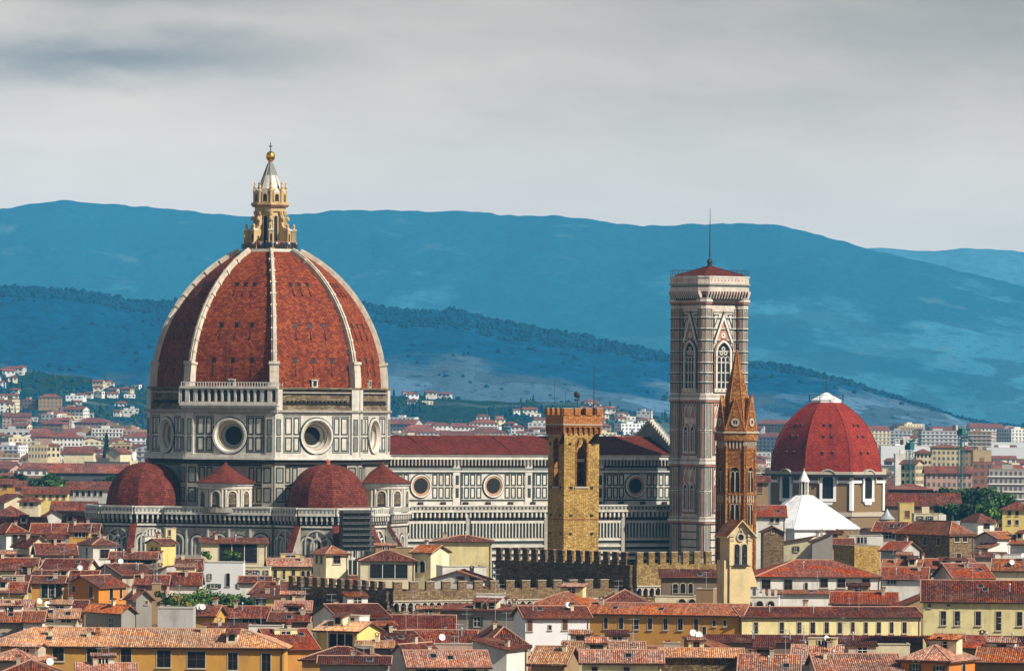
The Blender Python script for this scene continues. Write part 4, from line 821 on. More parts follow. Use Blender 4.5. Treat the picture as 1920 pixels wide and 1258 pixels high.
# --- crenellated palace walls
def fort(name, label, cpx, D, lenL, lenR, ytop, matShadeL, matLitR, az, pitL, pitR, mer_h, loggia, group=None, dpar=0.0):  # left faces take a darker stone: their shade is put into the colour
    c = corner(cpx, D); root = thing(name, label, 'palace', c, R_(az), group)     # corner at origin; right face along +x, left face along +y
    zt_ = zat(ytop, D, cpx); zw = zt_-mer_h; m = MB()
    m.face([(0, 0, 0), (lenR, 0, 0), (lenR, 0, zw), (0, 0, zw)], matLitR); m.face([(0, 0, 0), (0, lenL, 0), (0, lenL, zw), (0, 0, zw)], matShadeL)
    m.face([(lenR, 0, 0), (lenR, 8, 0), (lenR, 8, zw), (lenR, 0, zw)], matLitR); m.face([(0, lenL, 0), (8, lenL, 0), (8, lenL, zw), (0, lenL, zw)], matShadeL)
    m.face([(8, 8, zw-2), (lenR, 8, zw-2), (lenR, 8, zw), (8, 8, zw)], matLitR); m.face([(8, 8, zw-2), (8, lenL, zw-2), (8, lenL, zw), (8, 8, zw)], matShadeL)
    m.face([(0, 0, zw-2.2), (lenR, 0, zw-2.2), (lenR, 8, zw-2.2), (8, 8, zw-2.2), (8, lenL, zw-2.2), (0, lenL, zw-2.2)], 'tile_dark')
    fR, fL = Fr((0, 0, 0), (0, -1)), Fr((0, 0, 0), (-1, 0))
    if loggia:
        zl = zw-loggia
        for f, Ln, mt, a0 in ((fR, lenR, matLitR, 0), (fL, lenL, matShadeL, -1)):
            u0, u1 = (0, Ln) if a0 == 0 else (-Ln, 0)
            m.box(f, u0, u1, -.2, .9, zl, zw, mt); m.box(f, u0, u1, .9, 1.05, zl-.05, zl+.2, 'stone' if mt != 'dark_rubble' else 'dark_rubble')
            k = int(Ln/1.45)
            for i in range(k):
                u = u0+(i+.5)*Ln/k; st = 'stone' if mt != 'dark_rubble' else 'dark_rubble'
                m.ring(f.sh(0, .86), u, zl-.75, .5, .74, -.8, .02, st, 10, 0, PI); m.box(f, u+Ln/k/2-.17, u+Ln/k/2+.17, -.1, .8, zl-1.7, zl, st); m.box(f, u-.55, u+.55, -.1, .03, zl-1.9, zl, 'near_black')
            m.box(f, u0, u1, -.1, .3, zl-2.2, zl-1.9, mt)
    m.build('wall', root)
    for f, Ln, mt, pit, a0, rt in ((fR, lenR, matLitR, pitR, 0, 0), (fL, lenL, matShadeL, pitL, -1, -90)):
        k = max(2, round(Ln/pit)); d = .9 if loggia else 0.0; mw = Ln/k*.52; mb = MB()
        mb.box(Fr((0, 0, 0), (0, -1)), -mw/2, mw/2, -.6, 0, -.02, mer_h, mt); mb.box(Fr((0, 0, 0), (0, -1)), -mw/2-.06, mw/2+.06, -.66, .06, mer_h, mer_h+.12, 'stone' if mt != 'dark_rubble' else 'mortar'); me = mb.mesh('merlon')
        for i in range(k):
            u = (i+.3)*Ln/k if a0 == 0 else -(i+.7)*Ln/k
            link('merlon', me, root, f(u, d, zw), R_(rt))
    return root
fort('battlement_palace', 'stone palace block with battlements and a shade-darkened left side directly below the square rubble stone tower', 1190, 1045, 39, 20, 1036, 'dark_rubble', 'ochre_rubble', 40, 2.6, 2.85, 2.3, 4.0)
fort('battlement_palace', 'lower battlemented palace with a dark left side and arched corbels under its lit wall', 735, 1018, 37, 47.5, 1091, 'dark_rubble', 'brown_rubble', 31, 3.2, 3.3, 1.6, 1.9)

# --- the hexagonal spired campanile
DB = 1085; cB = at(1381, 760, DB); sp_ = thing('spire_tower', 'slender brown brick campanile with pointed gabled spire in front of the marble bell tower', 'bell tower', (cB.x, cB.y, 0), R_(0))
zb2 = lambda y: zat(y, DB, 1381); rot = 24.0
def hexa(r): return [polar(R_(rot+60*k+30), r) for k in range(6)]
r0 = 3.65; m = MB(); m.prism(hexa(r0), 0, zb2(812), 'badia_brick')
for k in range(6):
    f = face_fr(rot+60*k, r0*math.cos(R_(30)))
    for y0, y1 in ((826, 834), (928, 936)):
        z0, z1 = zb2(y1), zb2(y0); m.box(f, -r0/2-.1, r0/2+.1, -.2, .3, z1, z1+.35, 'badia_brick'); m.box(f, -r0/2-.05, r0/2+.05, -.2, .12, z0-.9, z0-.65, 'orange_brick')
        for i in range(6): u = -1.7+i*.68; m.box(f, u-.14, u+.14, 0, .25, z0-.6, z1, 'stone')
    for s in (-1, 1): m.box(f, s*r0/2-.35 if s < 0 else s*r0/2-.2, s*r0/2+.2 if s < 0 else s*r0/2+.35, -.3, .14, 20, zb2(835), 'badia_brick')
m.prism(hexa(r0+.55), zb2(826), zb2(812), 'badia_brick'); m.prism(hexa(r0+.8), zb2(812), zb2(809), 'stone')
m.build('shaft', sp_)
m = MB(); f = Fr((0, 0, 0), (1, 0)); m.arch(f, 0, 0, 1.7, 4.7, .05, 'void'); m.archband(f, 0, 0, 1.7, 4.7, .22, 0, .22, 'orange_brick'); m.box(f, -.1, .1, .05, .2, 0, 3.4, 'stone')
for u in (-.43, .43): m.archband(f, u, 2.6, .62, 1.25, .12, .06, .16, 'stone')
w1 = m.mesh('twin_window')
for k in range(6):
    for y in (921, 982): link('twin_window', w1, sp_, polar(R_(rot+60*k), r0*math.cos(R_(30)), zb2(y)), R_(rot+60*k))
m = MB(); zg, ztp = zb2(800), zb2(652); m.prism(hexa(3.9), zb2(809), zg, 'badia_brick'); H6 = hexa(3.45); apx = Vector((0, 0, ztp))
for i in range(6):
    a, b = H6[i]+Vector((0, 0, zg)), H6[(i+1) % 6]+Vector((0, 0, zg)); m.face([a, b, apx], 'badia_brick'); m.tube(a, apx, .12, .06, 'orange_brick', 5)
m.lathe(apx-Vector((0, 0, .3)), [(.12, 0), (.35, .3), (.12, .6), (.3, 1.0), (0, 1.5)], 8, 'iron'); m.tube(apx, apx+Vector((0, 0, 3.4)), .06, .04, 'iron', 4); m.build('spire', sp_)
m = MB(); f = Fr((0, 0, 0), (1, 0)); h = 6.2
m.slab([f(-1.85, .45, 0), f(1.85, .45, 0), f(0, .45, h)], f.n*-2.4, 'badia_brick'); m.ring(f, 0, 1.5, .45, .8, .4, .62, 'stone', 16); m.disc(f, 0, 1.5, .45, .47, 'void', 12); m.box(f, -.06, .06, .46, .55, 1.05, 1.95, 'stone')
for s in (-1, 1): m.slab([f(s*2.05, .5, -.1), f(s*1.75, .5, -.1), f(0, .5, h-.15), f(0, .5, h+.5)], f.n*-.5, 'orange_brick')
gm = m.mesh('gable')
for k in range(6): link('gable', gm, sp_, polar(R_(rot+60*k), 3.0, zb2(806)), R_(rot+60*k))

# --- cream bell gable
DG = 985; cG = at(1390, 760, DG); bg = thing('bell_gable', 'narrow cream bell gable with two arched openings under a small tiled roof', 'bell gable', (cG.x, cG.y, 0), R_(22))
zg_ = lambda y: zat(y, DG, 1390); f = Fr((0, 0, 0), (0, -1)); hw = 2.0; m = MB(); za, zt_ = zg_(1058), zg_(1020)
m.xbox(-hw, hw, 0, 4.2, 0, zg_(1000), 'sand'); m.slab([f(-hw, 0, zg_(1000)), f(hw, 0, zg_(1000)), f(0, 0, zg_(976))], (0, 4.2, 0), 'sand')
m.box(f, -hw-.9, -hw, -3.5, -.4, 0, zg_(1050), 'sand'); m.slab([f(hw, -.3, zg_(1100)), f(hw+1.6, -.3, zg_(1100)), f(hw, -.3, zg_(1052))], (0, 2, 0), 'sand')
for s in (-1, 1): m.box(f, s*1.75-.4, s*1.75+.4, 0, .2, zg_(1060), zg_(1000), 'sand'); m.box(f, s*1.75-.5, s*1.75+.5, 0, .4, zg_(1006), zg_(1001), 'stone'); m.box(f, s*1.75-.45, s*1.75+.45, 0, .3, zg_(1014), zg_(1010), 'stone')
m.box(f, -1.35, 1.35, 0, .55, zg_(1061), zg_(1058), 'iron'); m.ring(f, 0, zg_(1007), .55, .8, 0, .25, 'stone', 18); m.disc(f, 0, zg_(1007), .55, .02, 'void', 16); m.face([f(-.52, .025, zg_(1005)), f(.52, .025, zg_(1005)), f(0, .025, zg_(991))], 'void')
for s in (-1, 1): m.slab([f(s*.82, 0, zg_(1006)), f(s*.58, 0, zg_(1006)), f(0, 0, zg_(992)), f(0, 0, zg_(988))], f.n*.22, 'stone')
m.build('wall', bg)
m = MB(); m.arch(f, 0, 0, 1.0, zt_-za, .04, 'void'); m.archband(f, 0, 0, 1.0, zt_-za, .16, 0, .2, 'stone'); m.lathe((0, -.06, 1.3), [(.36, 0), (.25, .3), (.2, .7), (0, .8)], 8, 'iron'); om_ = m.mesh('bell_opening')
for u in (-.72, .72): link('bell_opening', om_, bg, (u, 0, za))
m = MB()
for s in (-1, 1): m.slab([Vector((s*(hw+.9), -.9, zg_(1006))), Vector((0, -.9, zg_(974))), Vector((0, 4.8, zg_(974))), Vector((s*(hw+.9), 4.8, zg_(1006)))], (0, 0, -.25), 'tile_orange', 'sand')
m.build('roof', bg)

# --- the second, lower dome
DM = 1760; cM = at(1549, 760, DM); md = thing('chapel', 'chapel with a plain red dome on a brown drum and a small white lantern cap', 'chapel', (cM.x, cM.y, 0), R_(-1))
zm = lambda y: zat(y, DM, 1549); kM = DM/F; RD = 110*kM; zb3, zt3 = zm(884), zm(753)
m = MB(); rt = 27*kM; c_ = (rt**2+(zt3-zb3)**2-RD**2)/(2*(rt-RD)); rho = RD-c_; N = 18; prv = None; vv = 0
for i in range(N):
    z0, z1 = zb3+(zt3-zb3)*i/N, zb3+(zt3-zb3)*(i+1)/N; a0_, a1_ = [c_+math.sqrt(max(0, rho**2-(z-zb3)**2)) for z in (z0, z1)]; dv = math.hypot(a1_-a0_, z1-z0)
    for k in range(8):
        A0, A1 = R_(45*k-22.5), R_(45*k+22.5); h0, h1 = a0_*.3827, a1_*.3827; o_ = k*41.0
        m.face([polar(A0, a0_, z0), polar(A1, a0_, z0), polar(A1, a1_, z1), polar(A0, a1_, z1)], 'chapel_tile', [(o_-h0, vv), (o_+h0, vv), (o_+h1, vv+dv), (o_-h1, vv+dv)])
        m.tube(polar(A0, a0_, z0), polar(A0, a1_, z1), .16, .16, 'chapel_tile', 4)
    vv += dv
dmo = m.build('dome', md)
m = MB(); m.xbox(-.3, .3, -.3, .25, -.4, .4, 'void'); m.xbox(-.35, .35, -.5, .1, .4, .55, 'terracotta'); pm2 = m.mesh('porthole')
for k in range(-4, 2):
    for fz in (.27, .5, .66):
        z = zb3+(zt3-zb3)*fz; ap_ = (c_+math.sqrt(rho**2-(z-zb3)**2))*.9239; dr = rho; tl = math.asin((z-zb3)/rho)
        for q in (-1, 1):
            a = R_(45*k); o = link('porthole', pm2, dmo); o.location = polar(a, ap_, z)+Vector((-math.sin(a), math.cos(a), 0))*q*1.4*(1.4-fz); o.rotation_euler = (-tl, 0, a+PI/2)
m = MB(); m.prism(octa(rt+.5), zt3-.3, zt3+.5, 'white_paint'); m.prism(octa(rt+.5), zt3+.5, zm(736), 'white_paint', pts1=octa(.5))
for k in range(8):
    p = polar(R_(22.5+45*k), rt+1.2); m.tube((p.x, p.y, zt3), (p.x, p.y, zt3+2.2), .12, .12, 'iron', 4); q = polar(R_(67.5+45*k), rt+1.2); m.tube((p.x, p.y, zt3+2.0), (q.x, q.y, zt3+2.0), .1, .1, 'iron', 4); m.tube((p.x, p.y, zt3+1.3), (q.x, q.y, zt3+1.3), .07, .07, 'iron', 4)
m.tube((0, 0, zm(738)), (0, 0, zm(704)), .16, .06, 'iron'); m.build('lantern_cap', md)
m = MB(); RR = 118*kM; apo = RR*math.cos(R_(22.5)); m.prism(octa(RR-.6), 0, zm(893), 'olive_brown'); m.prism(octa(RR+1.4), zm(893), zm(888), 'dark_grey', pts1=octa(RR+1.9)); m.prism(octa(RR+.4), zm(888), zm(883), 'stone')
hs = RR*math.sin(R_(22.5))
for k in range(8):
    f = face_fr(45*k, apo-.55)
    for s in (-1, 1):
        m.box(f, s*hs-.85 if s > 0 else s*hs, s*hs if s > 0 else s*hs+.85, -.3, .5, zm(955), zm(893), 'white_paint')
    for a, b in ((-hs, -3.1), (3.1, hs)): m.box(f, a, b, 0, .6, zm(904), zm(899), 'white_paint')
    m.box(f, -hs, hs, -.3, .35, zm(966), zm(958), 'stone'); m.face([f(-2.2, .1, zm(885)), f(2.2, .1, zm(885)), f(0, .1, zm(878))], 'stone')
m.build('drum', md)
m = MB(); f = Fr((0, 0, 0), (1, 0)); m.arch(f, 0, 0, 3.4, 7.2, .06, 'glass'); m.archband(f, 0, 0, 3.4, 7.2, .85, 0, .6, 'white_paint'); m.archband(f, 0, 4.6, 5.4, 4.2, .4, 0, 1.2, 'stone'); m.box(f, -2.6, 2.6, 0, .7, -.9, 0, 'white_paint')
m.slab([f(-1.9, .5, -.9), f(1.9, .5, -.9), f(1.3, .5, -1.9), f(-1.3, .5, -1.9)], f.n*-.5, 'white_paint')
for u in (-.6, .6): m.box(f, u-.08, u+.08, .06, .12, 0, 6.6, 'iron')
for z in (1.5, 3.2, 4.9): m.box(f, -1.6, 1.6, .06, .12, z, z+.12, 'iron')
aw = m.mesh('arched_window')
for k in range(8): link('arched_window', aw, md, polar(R_(45*k), apo-.55, zm(933)), R_(45*k))
cc_ = at(1663, 955, 1700); ck = thing('cone_roof', 'little grey metal cone roof at the foot of the brown drum', 'roof turret', (cc_.x, cc_.y, 0)); m = MB()
zc_ = lambda y: zat(y, 1700, 1663); m.lathe((0, 0, 0), [(2.3, 0), (2.3, zc_(973))], 16, 'tan'); m.build('turret_wall', ck); m = MB(); m.lathe((0, 0, zc_(973)), [(2.6, 0), (1.5, 1.0), (.7, 2.1), (.12, 3.1), (0, 3.3)], 20, 'lead'); m.build('roof', ck)

# --- the white pyramid roof
DP = 1455; cP = at(1513, 760, DP); bp = thing('baptistery', 'octagonal baptistery under a smooth white pyramid roof with a small marble lantern', 'baptistery', (cP.x, cP.y+12, 0), R_(10)); zp_ = lambda y: zat(y, DP, 1531)
n = newmat('white_roof'); t_ = n('ShaderNodeTexCoord'); ns_ = n('ShaderNodeTexNoise', {'Vector': n('ShaderNodeMapping', {0: t_.outputs['Object'], 3: (.5, .5, .15)}), 'Scale': 1.0, 'Detail': 6.0}); out(n, n.ramp(ns_.outputs[0], [(.3, (.60, .60, .61)), (.45, (.78, .78, .78)), (.65, (.86, .86, .86))]), .5)
rP = 14.2; ze, za_ = zp_(990), zp_(930)
m = MB(); m.prism(octa(rP), 0, ze, 'white_roof'); m.build('wall', bp); m = MB(); A8, B8 = octa(rP+.6), octa(2.3)
for i in range(8):
    j = (i+1) % 8; a, b, c, d = A8[i]+Vector((0, 0, ze)), A8[j]+Vector((0, 0, ze)), B8[j]+Vector((0, 0, za_)), B8[i]+Vector((0, 0, za_)); m.face([a, b, c, d], 'white_roof'); m.tube(a, d, .1, .1, 'white_roof', 4)
m.prism(octa(rP+.7), ze-.4, ze, 'white_roof'); m.face([p_+Vector((0, 0, za_)) for p_ in B8], 'white_roof'); m.build('roof', bp)
m = MB(); m.lathe((0, 0, za_-.3), [(1.5, 0), (1.5, .5)], 8, 'marble_bright', smooth=False); m.lathe((0, 0, za_), [(.7, 0), (.7, 3.6)], 8, 'glass')
for i in range(8): p = polar(PI/4*i, 1.1); m.tube((p.x, p.y, za_), (p.x, p.y, za_+3.6), .17, .17, 'marble_bright', 6)
m.lathe((0, 0, za_+3.5), [(1.45, 0), (1.45, .4), (.3, 2.6), (.12, 3.0)], 8, 'white_paint', smooth=False); m.lathe((0, 0, za_+6.5), [(.15, -.1), (.32, .25), (.1, .6), (0, .62)], 10, 'gold'); m.tube((0, 0, za_+7), (0, 0, za_+8), .05, .04, 'iron', 4); m.build('lantern', bp)

# --- scaffold on the tribune
sS = at(670, 760, 1252); scf = thing('scaffold', 'dark netted scaffold with pale decks against the red domed apse of the cathedral', 'scaffold', (sS.x, sS.y, 0), R_(30)); m = MB(); zs_ = lambda y: zat(y, 1252, 670)
for i in range(8): 
    z = zs_(1032)+i*(zs_(958)-zs_(1032))/7; m.xbox(-4.0, 4.0, -1.0, .6, z-.08, z+.08, 'dark_grey'); m.xbox(-4.0, 4.0, -1.02, -.97, z+.95, z+1.0, 'concrete')
m.build('deck', scf); m = MB()
for x in (-4, -2, 0, 2, 4):
    for y in (-1.0, .6): m.tube((x, y, 0), (x, y, zs_(955)), .06, .06, 'iron', 4)
for i in range(4): m.tube((-4+2*i, -1.05, zs_(1032)), (-2+2*i, -1.05, zs_(958)), .03, .03, 'iron', 4)
m.build('pole', scf); m = MB(); m.xbox(-4, 4, .3, .35, zs_(1032), zs_(956), 'dark_grey'); m.xbox(-4.05, -4.0, -.9, .5, zs_(1032), zs_(960), 'dark_grey'); m.build('netting', scf)
# --- green tower cranes
def crane(px, y0, y1, D, lab, jy, jib):
    c = at(px, 760, D); t = thing('tower_crane', lab, 'crane', (c.x, c.y, 0), R_(50), 'green tower cranes'); m = MB(); za, zb = zat(y1, D, px), zat(y0, D, px)
    for x in (-.9, .9):
        for y in (-.9, .9): m.tube((x, y, 0), (x, y, zb), .14, .14, 'crane_green', 4)
    k = int((zb-za+15)/2.4)
    for i in range(k):
        z = zb-2.4*(i+1)
        for y in (-.9, .9): m.tube((-.9, y, z), (.9, y, z+2.4), .07, .07, 'crane_green', 4); m.tube((-.9, y, z), (.9, y, z), .07, .07, 'crane_green', 4)
        for x in (-.9, .9): m.tube((x, -.9, z), (x, .9, z+2.4), .07, .07, 'crane_green', 4)
    m.build('mast', t); m = MB(); m.xbox(-1.3, 1.3, -1.3, 1.3, zb-.6, zb+1.8, 'crane_green'); m.build('cab', t); m = MB()
    a, b = Vector((0, 0, zb+1.5)), Vector((jib[0], 0, zb+jib[1]))
    for o_ in ((0, -.6, 0), (0, .6, 0), (0, 0, 1.2)): m.tube(a+Vector(o_), b+Vector(o_)*.5, .12, .1, 'crane_green', 4)
    for i in range(10): p = a+(b-a)*i/10; q = a+(b-a)*(i+1)/10; m.tube(p+Vector((0, -.6, 0)), q+Vector((0, 0, 1.0)), .07, .07, 'crane_green', 4); m.tube(p+Vector((0, .6, 0)), q+Vector((0, 0, 1.0)), .07, .07, 'crane_green', 4)
    m.tube(a, Vector((-4, 0, zb+3)), .2, .2, 'crane_green', 4); m.xbox(-5, -3.4, -.8, .8, zb+1.2, zb+3.2, 'concrete'); m.tube(Vector((-3.8, 0, zb+3)), b, .07, .07, 'crane_green', 4); m.build('jib', t)
crane(1803, 812, 905, 2250, 'taller green lattice tower crane rising before the ochre apartment blocks', 0, (7.5, -4.0))
crane(1706, 840, 910, 2100, 'shorter green lattice tower crane between the white houses', 0, (3.5, 3.0))
# --- visitors on the lantern terrace
def person_mesh():
    V = [(0, 0, .92), (.1, 0, .86), (.11, .02, .48), (.12, 0, .06), (.13, -.14, .04), (-.1, 0, .86), (-.11, .02, .48), (-.12, 0, .06), (-.13, -.14, .04), (0, 0, 1.2), (0, 0, 1.42), (.2, 0, 1.4), (.26, .02, 1.12), (.24, -.16, .95), (-.2, 0, 1.4), (-.26, .02, 1.12), (-.22, -.18, .98), (0, 0, 1.52), (0, -.01, 1.66), (0, 0, 1.74)]
    E_ = [(0, 1), (1, 2), (2, 3), (3, 4), (0, 5), (5, 6), (6, 7), (7, 8), (0, 9), (9, 10), (10, 11), (11, 12), (12, 13), (10, 14), (14, 15), (15, 16), (10, 17), (17, 18), (18, 19)]
    rad = [.15, .1, .07, .05, .045, .1, .07, .05, .045, .15, .16, .075, .05, .04, .075, .05, .04, .06, .11, .08]
    me = bpy.data.meshes.new('person'); me.from_pydata(V, E_, []); o = bpy.data.objects.new('person', me); col.objects.link(o)
    md_ = o.modifiers.new('s', 'SKIN'); sv = me.skin_vertices[0].data
    for i, r in enumerate(rad): sv[i].radius = (r, r*.8); sv[i].use_root = (i == 0)
    dg = bpy.context.evaluated_depsgraph_get(); nm = bpy.data.meshes.new_from_object(o.evaluated_get(dg)); bpy.data.objects.remove(o); return nm
simple('skin', (.45, .26, .17), .6); simple('trousers', (.03, .035, .06), .9)
pm0 = person_mesh(); rp = random.Random(5); vis = []
for nm_, c in (('dark_coat', (.02, .02, .025)), ('blue_coat', (.03, .06, .2)), ('pale_coat', (.6, .58, .55)), ('red_coat', (.4, .03, .03))):
    simple(nm_, c, .9); me = pm0.copy()
    for k in ('trousers', nm_, 'skin'): me.materials.append(M[k])
    for p in me.polygons: z = p.center.z; p.material_index = 0 if z < .92 else (1 if z < 1.5 else 2)
    vis.append((nm_.split('_')[0], me))
for i in range(22):
    a = R_(-155+i*130/21+rp.uniform(-1.5, 1.5)); cn_, me = vis[rp.choice((0, 0, 0, 1, 2, 3) if i % 3 else (0, 1, 2))]
    oc = math.cos(R_(22.5))/math.cos(((a-R_(0)+R_(22.5)) % R_(45))-R_(22.5)); rr_ = 6.25*oc
    p = duomo.matrix_basis @ Vector((rr_*math.cos(a), rr_*math.sin(a), 0)) if False else Vector((DC.x, DC.y, 0))+Matrix.Rotation(R_(27.5), 3, 'Z') @ polar(a, rr_)
    o = link('person', me, None, (p.x, p.y, 90.7), a+R_(27.5)+PI/2); tag(o, 'tiny standing visitor in a %s coat at the railing round the cathedral dome lantern' % cn_, 'person', 'visitors on the lantern terrace')
# ================================================================ HOUSES
TAGGED = []          # (px, py, phrase) of things one can find, for describing their neighbours
WINC = {}
def win_mesh(w, h, kind):
    key = (round(w, 1), round(h, 1), kind)
    if key in WINC: return WINC[key]
    w, h = max(.4, key[0]), max(.4, key[1]); m = MB(); p = MB(); s = [MB(), MB()]; f = WF; a = kind == 'a'
    if kind == 't':      # wide open terrace under a roof
        p.box(f, -w/2, w/2, -.1, .03, 0, h, 'void'); m.frame(f, -w/2-.15, w/2+.15, -.1, h+.1, .15, 0, .1, 'stone')
        for i in range(1, 3): m.box(f, -w/2+i*w/3-.05, -w/2+i*w/3+.05, .03, .12, 0, h, 'white_paint')
        m.box(f, -w/2, w/2, .03, .09, .95, 1.02, 'iron')
        for i in range(int(w/.3)): m.box(f, -w/2+i*.3, -w/2+i*.3+.04, .04, .08, 0, .95, 'iron')
    elif a:
        p.arch(f, 0, 0, w, h, .03, 'void'); m.archband(f, 0, 0, w, h, .14, 0, .12, 'stone'); m.box(f, -w/2-.2, w/2+.2, 0, .18, -.12, 0, 'stone')
    else:
        p.box(f, -w/2, w/2, -.1, .02, 0, h, 'glass'); m.frame(f, -w/2-.13, w/2+.13, -.02, h+.13, .13, 0, .07, 'stone'); m.box(f, -w/2-.22, w/2+.22, 0, .2, -.12, -.02, 'stone')
        wd = 'shutter_brown' if kind != 'o' else 'white_paint'
        if kind != 's': m.box(f, -.03, .03, .02, .06, 0, h, wd); m.box(f, -w/2, w/2, .02, .055, h*.55, h*.55+.05, wd)
        if kind == 's': s[0].box(f, -w/2, -.02, .03, .08, .02, h-.02, 'shutter_brown'); s[1].box(f, .02, w/2, .03, .08, .02, h-.02, 'shutter_brown')
        if kind == 'o':
            for i, q in enumerate((-1, 1)): s[i].box(f, min(q*w/2, q*w)-(.05 if q < 0 else -.14), max(q*w/2, q*w)+(-.14 if q < 0 else .05), .08, .14, 0, h, 'shutter_green')
    WINC[key] = (m.mesh('window'), p.mesh('pane'), [x.mesh('shutter') for x in s if x.f]); return WINC[key]
CHIM = {}
def chim_mesh(i):
    if i not in CHIM:
        r = random.Random(i); m = MB(); w, d, h = r.uniform(.25, .42), r.uniform(.2, .3), r.uniform(.6, 1.3); mt = r.choice(['white', 'cream', 'beige', 'tan', 'cream', 'orange_brick'])
        m.xbox(-w, w, -d, d, -1.2, h, mt); m.xbox(-w-.08, w+.08, -d-.08, d+.08, h, h+.1, 'stone')
        for x in (-w+.08, w-.08):
            for y in (-d+.08, d-.08): m.xbox(x-.06, x+.06, y-.06, y+.06, h+.1, h+.34, 'terracotta')
        m.slab([Vector((-w-.15, -d-.15, h+.34)), Vector((0, -d-.15, h+.55)), Vector((0, d+.15, h+.55)), Vector((-w-.15, d+.15, h+.34))], (0, 0, -.07), 'tile_red'); m.slab([Vector((w+.15, -d-.15, h+.34)), Vector((0, -d-.15, h+.55)), Vector((0, d+.15, h+.55)), Vector((w+.15, d+.15, h+.34))], (0, 0, -.07), 'tile_red')
        CHIM[i] = m.mesh('chimney')
    return CHIM[i]
def rooftop_room(root, w, d, zr, r2, wall, tl, rolls):
    ww, dd, hh = r2.uniform(2.2, 4.2), r2.uniform(2.2, 3.6), r2.uniform(1.3, 2.3); x = r2.uniform(-.5, .5)*(w-ww-.6); y = d*r2.uniform(.42, .62); zb = zr(x, min(y, d*.98)); zt = max(zr(x, d/2), zb)+hh*.55
    m = MB(); m.xbox(x-ww/2, x+ww/2, y, y+dd, zb-1.5, zt, wall); f = Fr((x, y, 0), (0, -1)); m.build('rooftop_room', root)
    fm, pm_, sm = win_mesh(r2.choice((.9, 1.3, 1.9)), 1.0, r2.choice('wot') if ww > 3 else 'w'); wo_ = link('window', fm, root, (x, y, zt-1.25)); link('pane', pm_, wo_)
    m = MB(); rs = r2.uniform(.3, .8); q = r2.random()
    if q < .4: slope(m, [(x-ww/2-.3, y-.3, zt+.02), (x+ww/2+.3, y-.3, zt+.02), (x+ww/2+.3, y+dd+.3, zt+rs), (x-ww/2-.3, y+dd+.3, zt+rs)], tl, rolls)
    elif q < .75:
        slope(m, [(x-ww/2-.3, y-.3, zt+.02), (x+ww/2+.3, y-.3, zt+.02), (x+ww/2+.3, y+dd/2, zt+rs), (x-ww/2-.3, y+dd/2, zt+rs)], tl, rolls); slope(m, [(x+ww/2+.3, y+dd+.3, zt+.02), (x-ww/2-.3, y+dd+.3, zt+.02), (x-ww/2-.3, y+dd/2, zt+rs), (x+ww/2+.3, y+dd/2, zt+rs)], tl, False)
    else: m.xbox(x-ww/2-.1, x+ww/2+.1, y-.1, y+dd+.1, zt, zt+.12, 'stone')
    m.build('roof', root)
def annex(root, w, d, ze, r2, wall, tl, rolls):
    s = r2.choice((-1, 1)); aw = r2.uniform(2.0, 3.6); z1 = ze-r2.uniform(.6, 2.0); x0 = s*w/2; x1 = x0+s*aw; y0, y1 = r2.uniform(-1.2, .3), d*r2.uniform(.5, .9); dz = aw*.3
    m = MB(); a, b = min(x0, x1), max(x0, x1)
    m.slab([Vector((x0-s*.02, y0, 0)), Vector((x1, y0, 0)), Vector((x1, y0, z1-dz)), Vector((x0-s*.02, y0, z1))], (0, y1-y0, 0), wall); m.build('annex', root)
    m = MB(); slope(m, [(x1+s*.35, y0-.35, z1-dz-.06), (x1+s*.35, y1, z1-dz-.06), (x0, y1, z1+.08), (x0, y0-.35, z1+.08)], tl, rolls); m.build('roof', root)
EXM = {}
def extra_mesh(ty):
    if ty in EXM: return EXM[ty]
    m = MB()
    if ty == 'skylight': m.xbox(-.5, .5, -.7, .7, -.1, .1, 'steel'); m.xbox(-.42, .42, -.62, .62, .1, .12, 'glass')
    elif ty == 'vent_pipe': m.tube((0, 0, -.3), (0, 0, 1.0), .09, .09, 'lead', 7); m.lathe((0, 0, 1.0), [(.09, 0), (.2, .05), (.12, .3), (0, .36)], 8, 'lead')
    else:
        m.xbox(-.8, .8, -.9, 2.2, -.8, 1.2, 'cream'); m.xbox(-.45, .45, -.95, -.9, .1, 1.0, 'glass'); m.slab([Vector((-1.1, -1.2, 1.15)), Vector((1.1, -1.2, 1.15)), Vector((1.1, 2.4, 1.75)), Vector((-1.1, 2.4, 1.75))], (0, 0, -.12), 'tile_red', 'wood')
    EXM[ty] = m.mesh(ty); return EXM[ty]
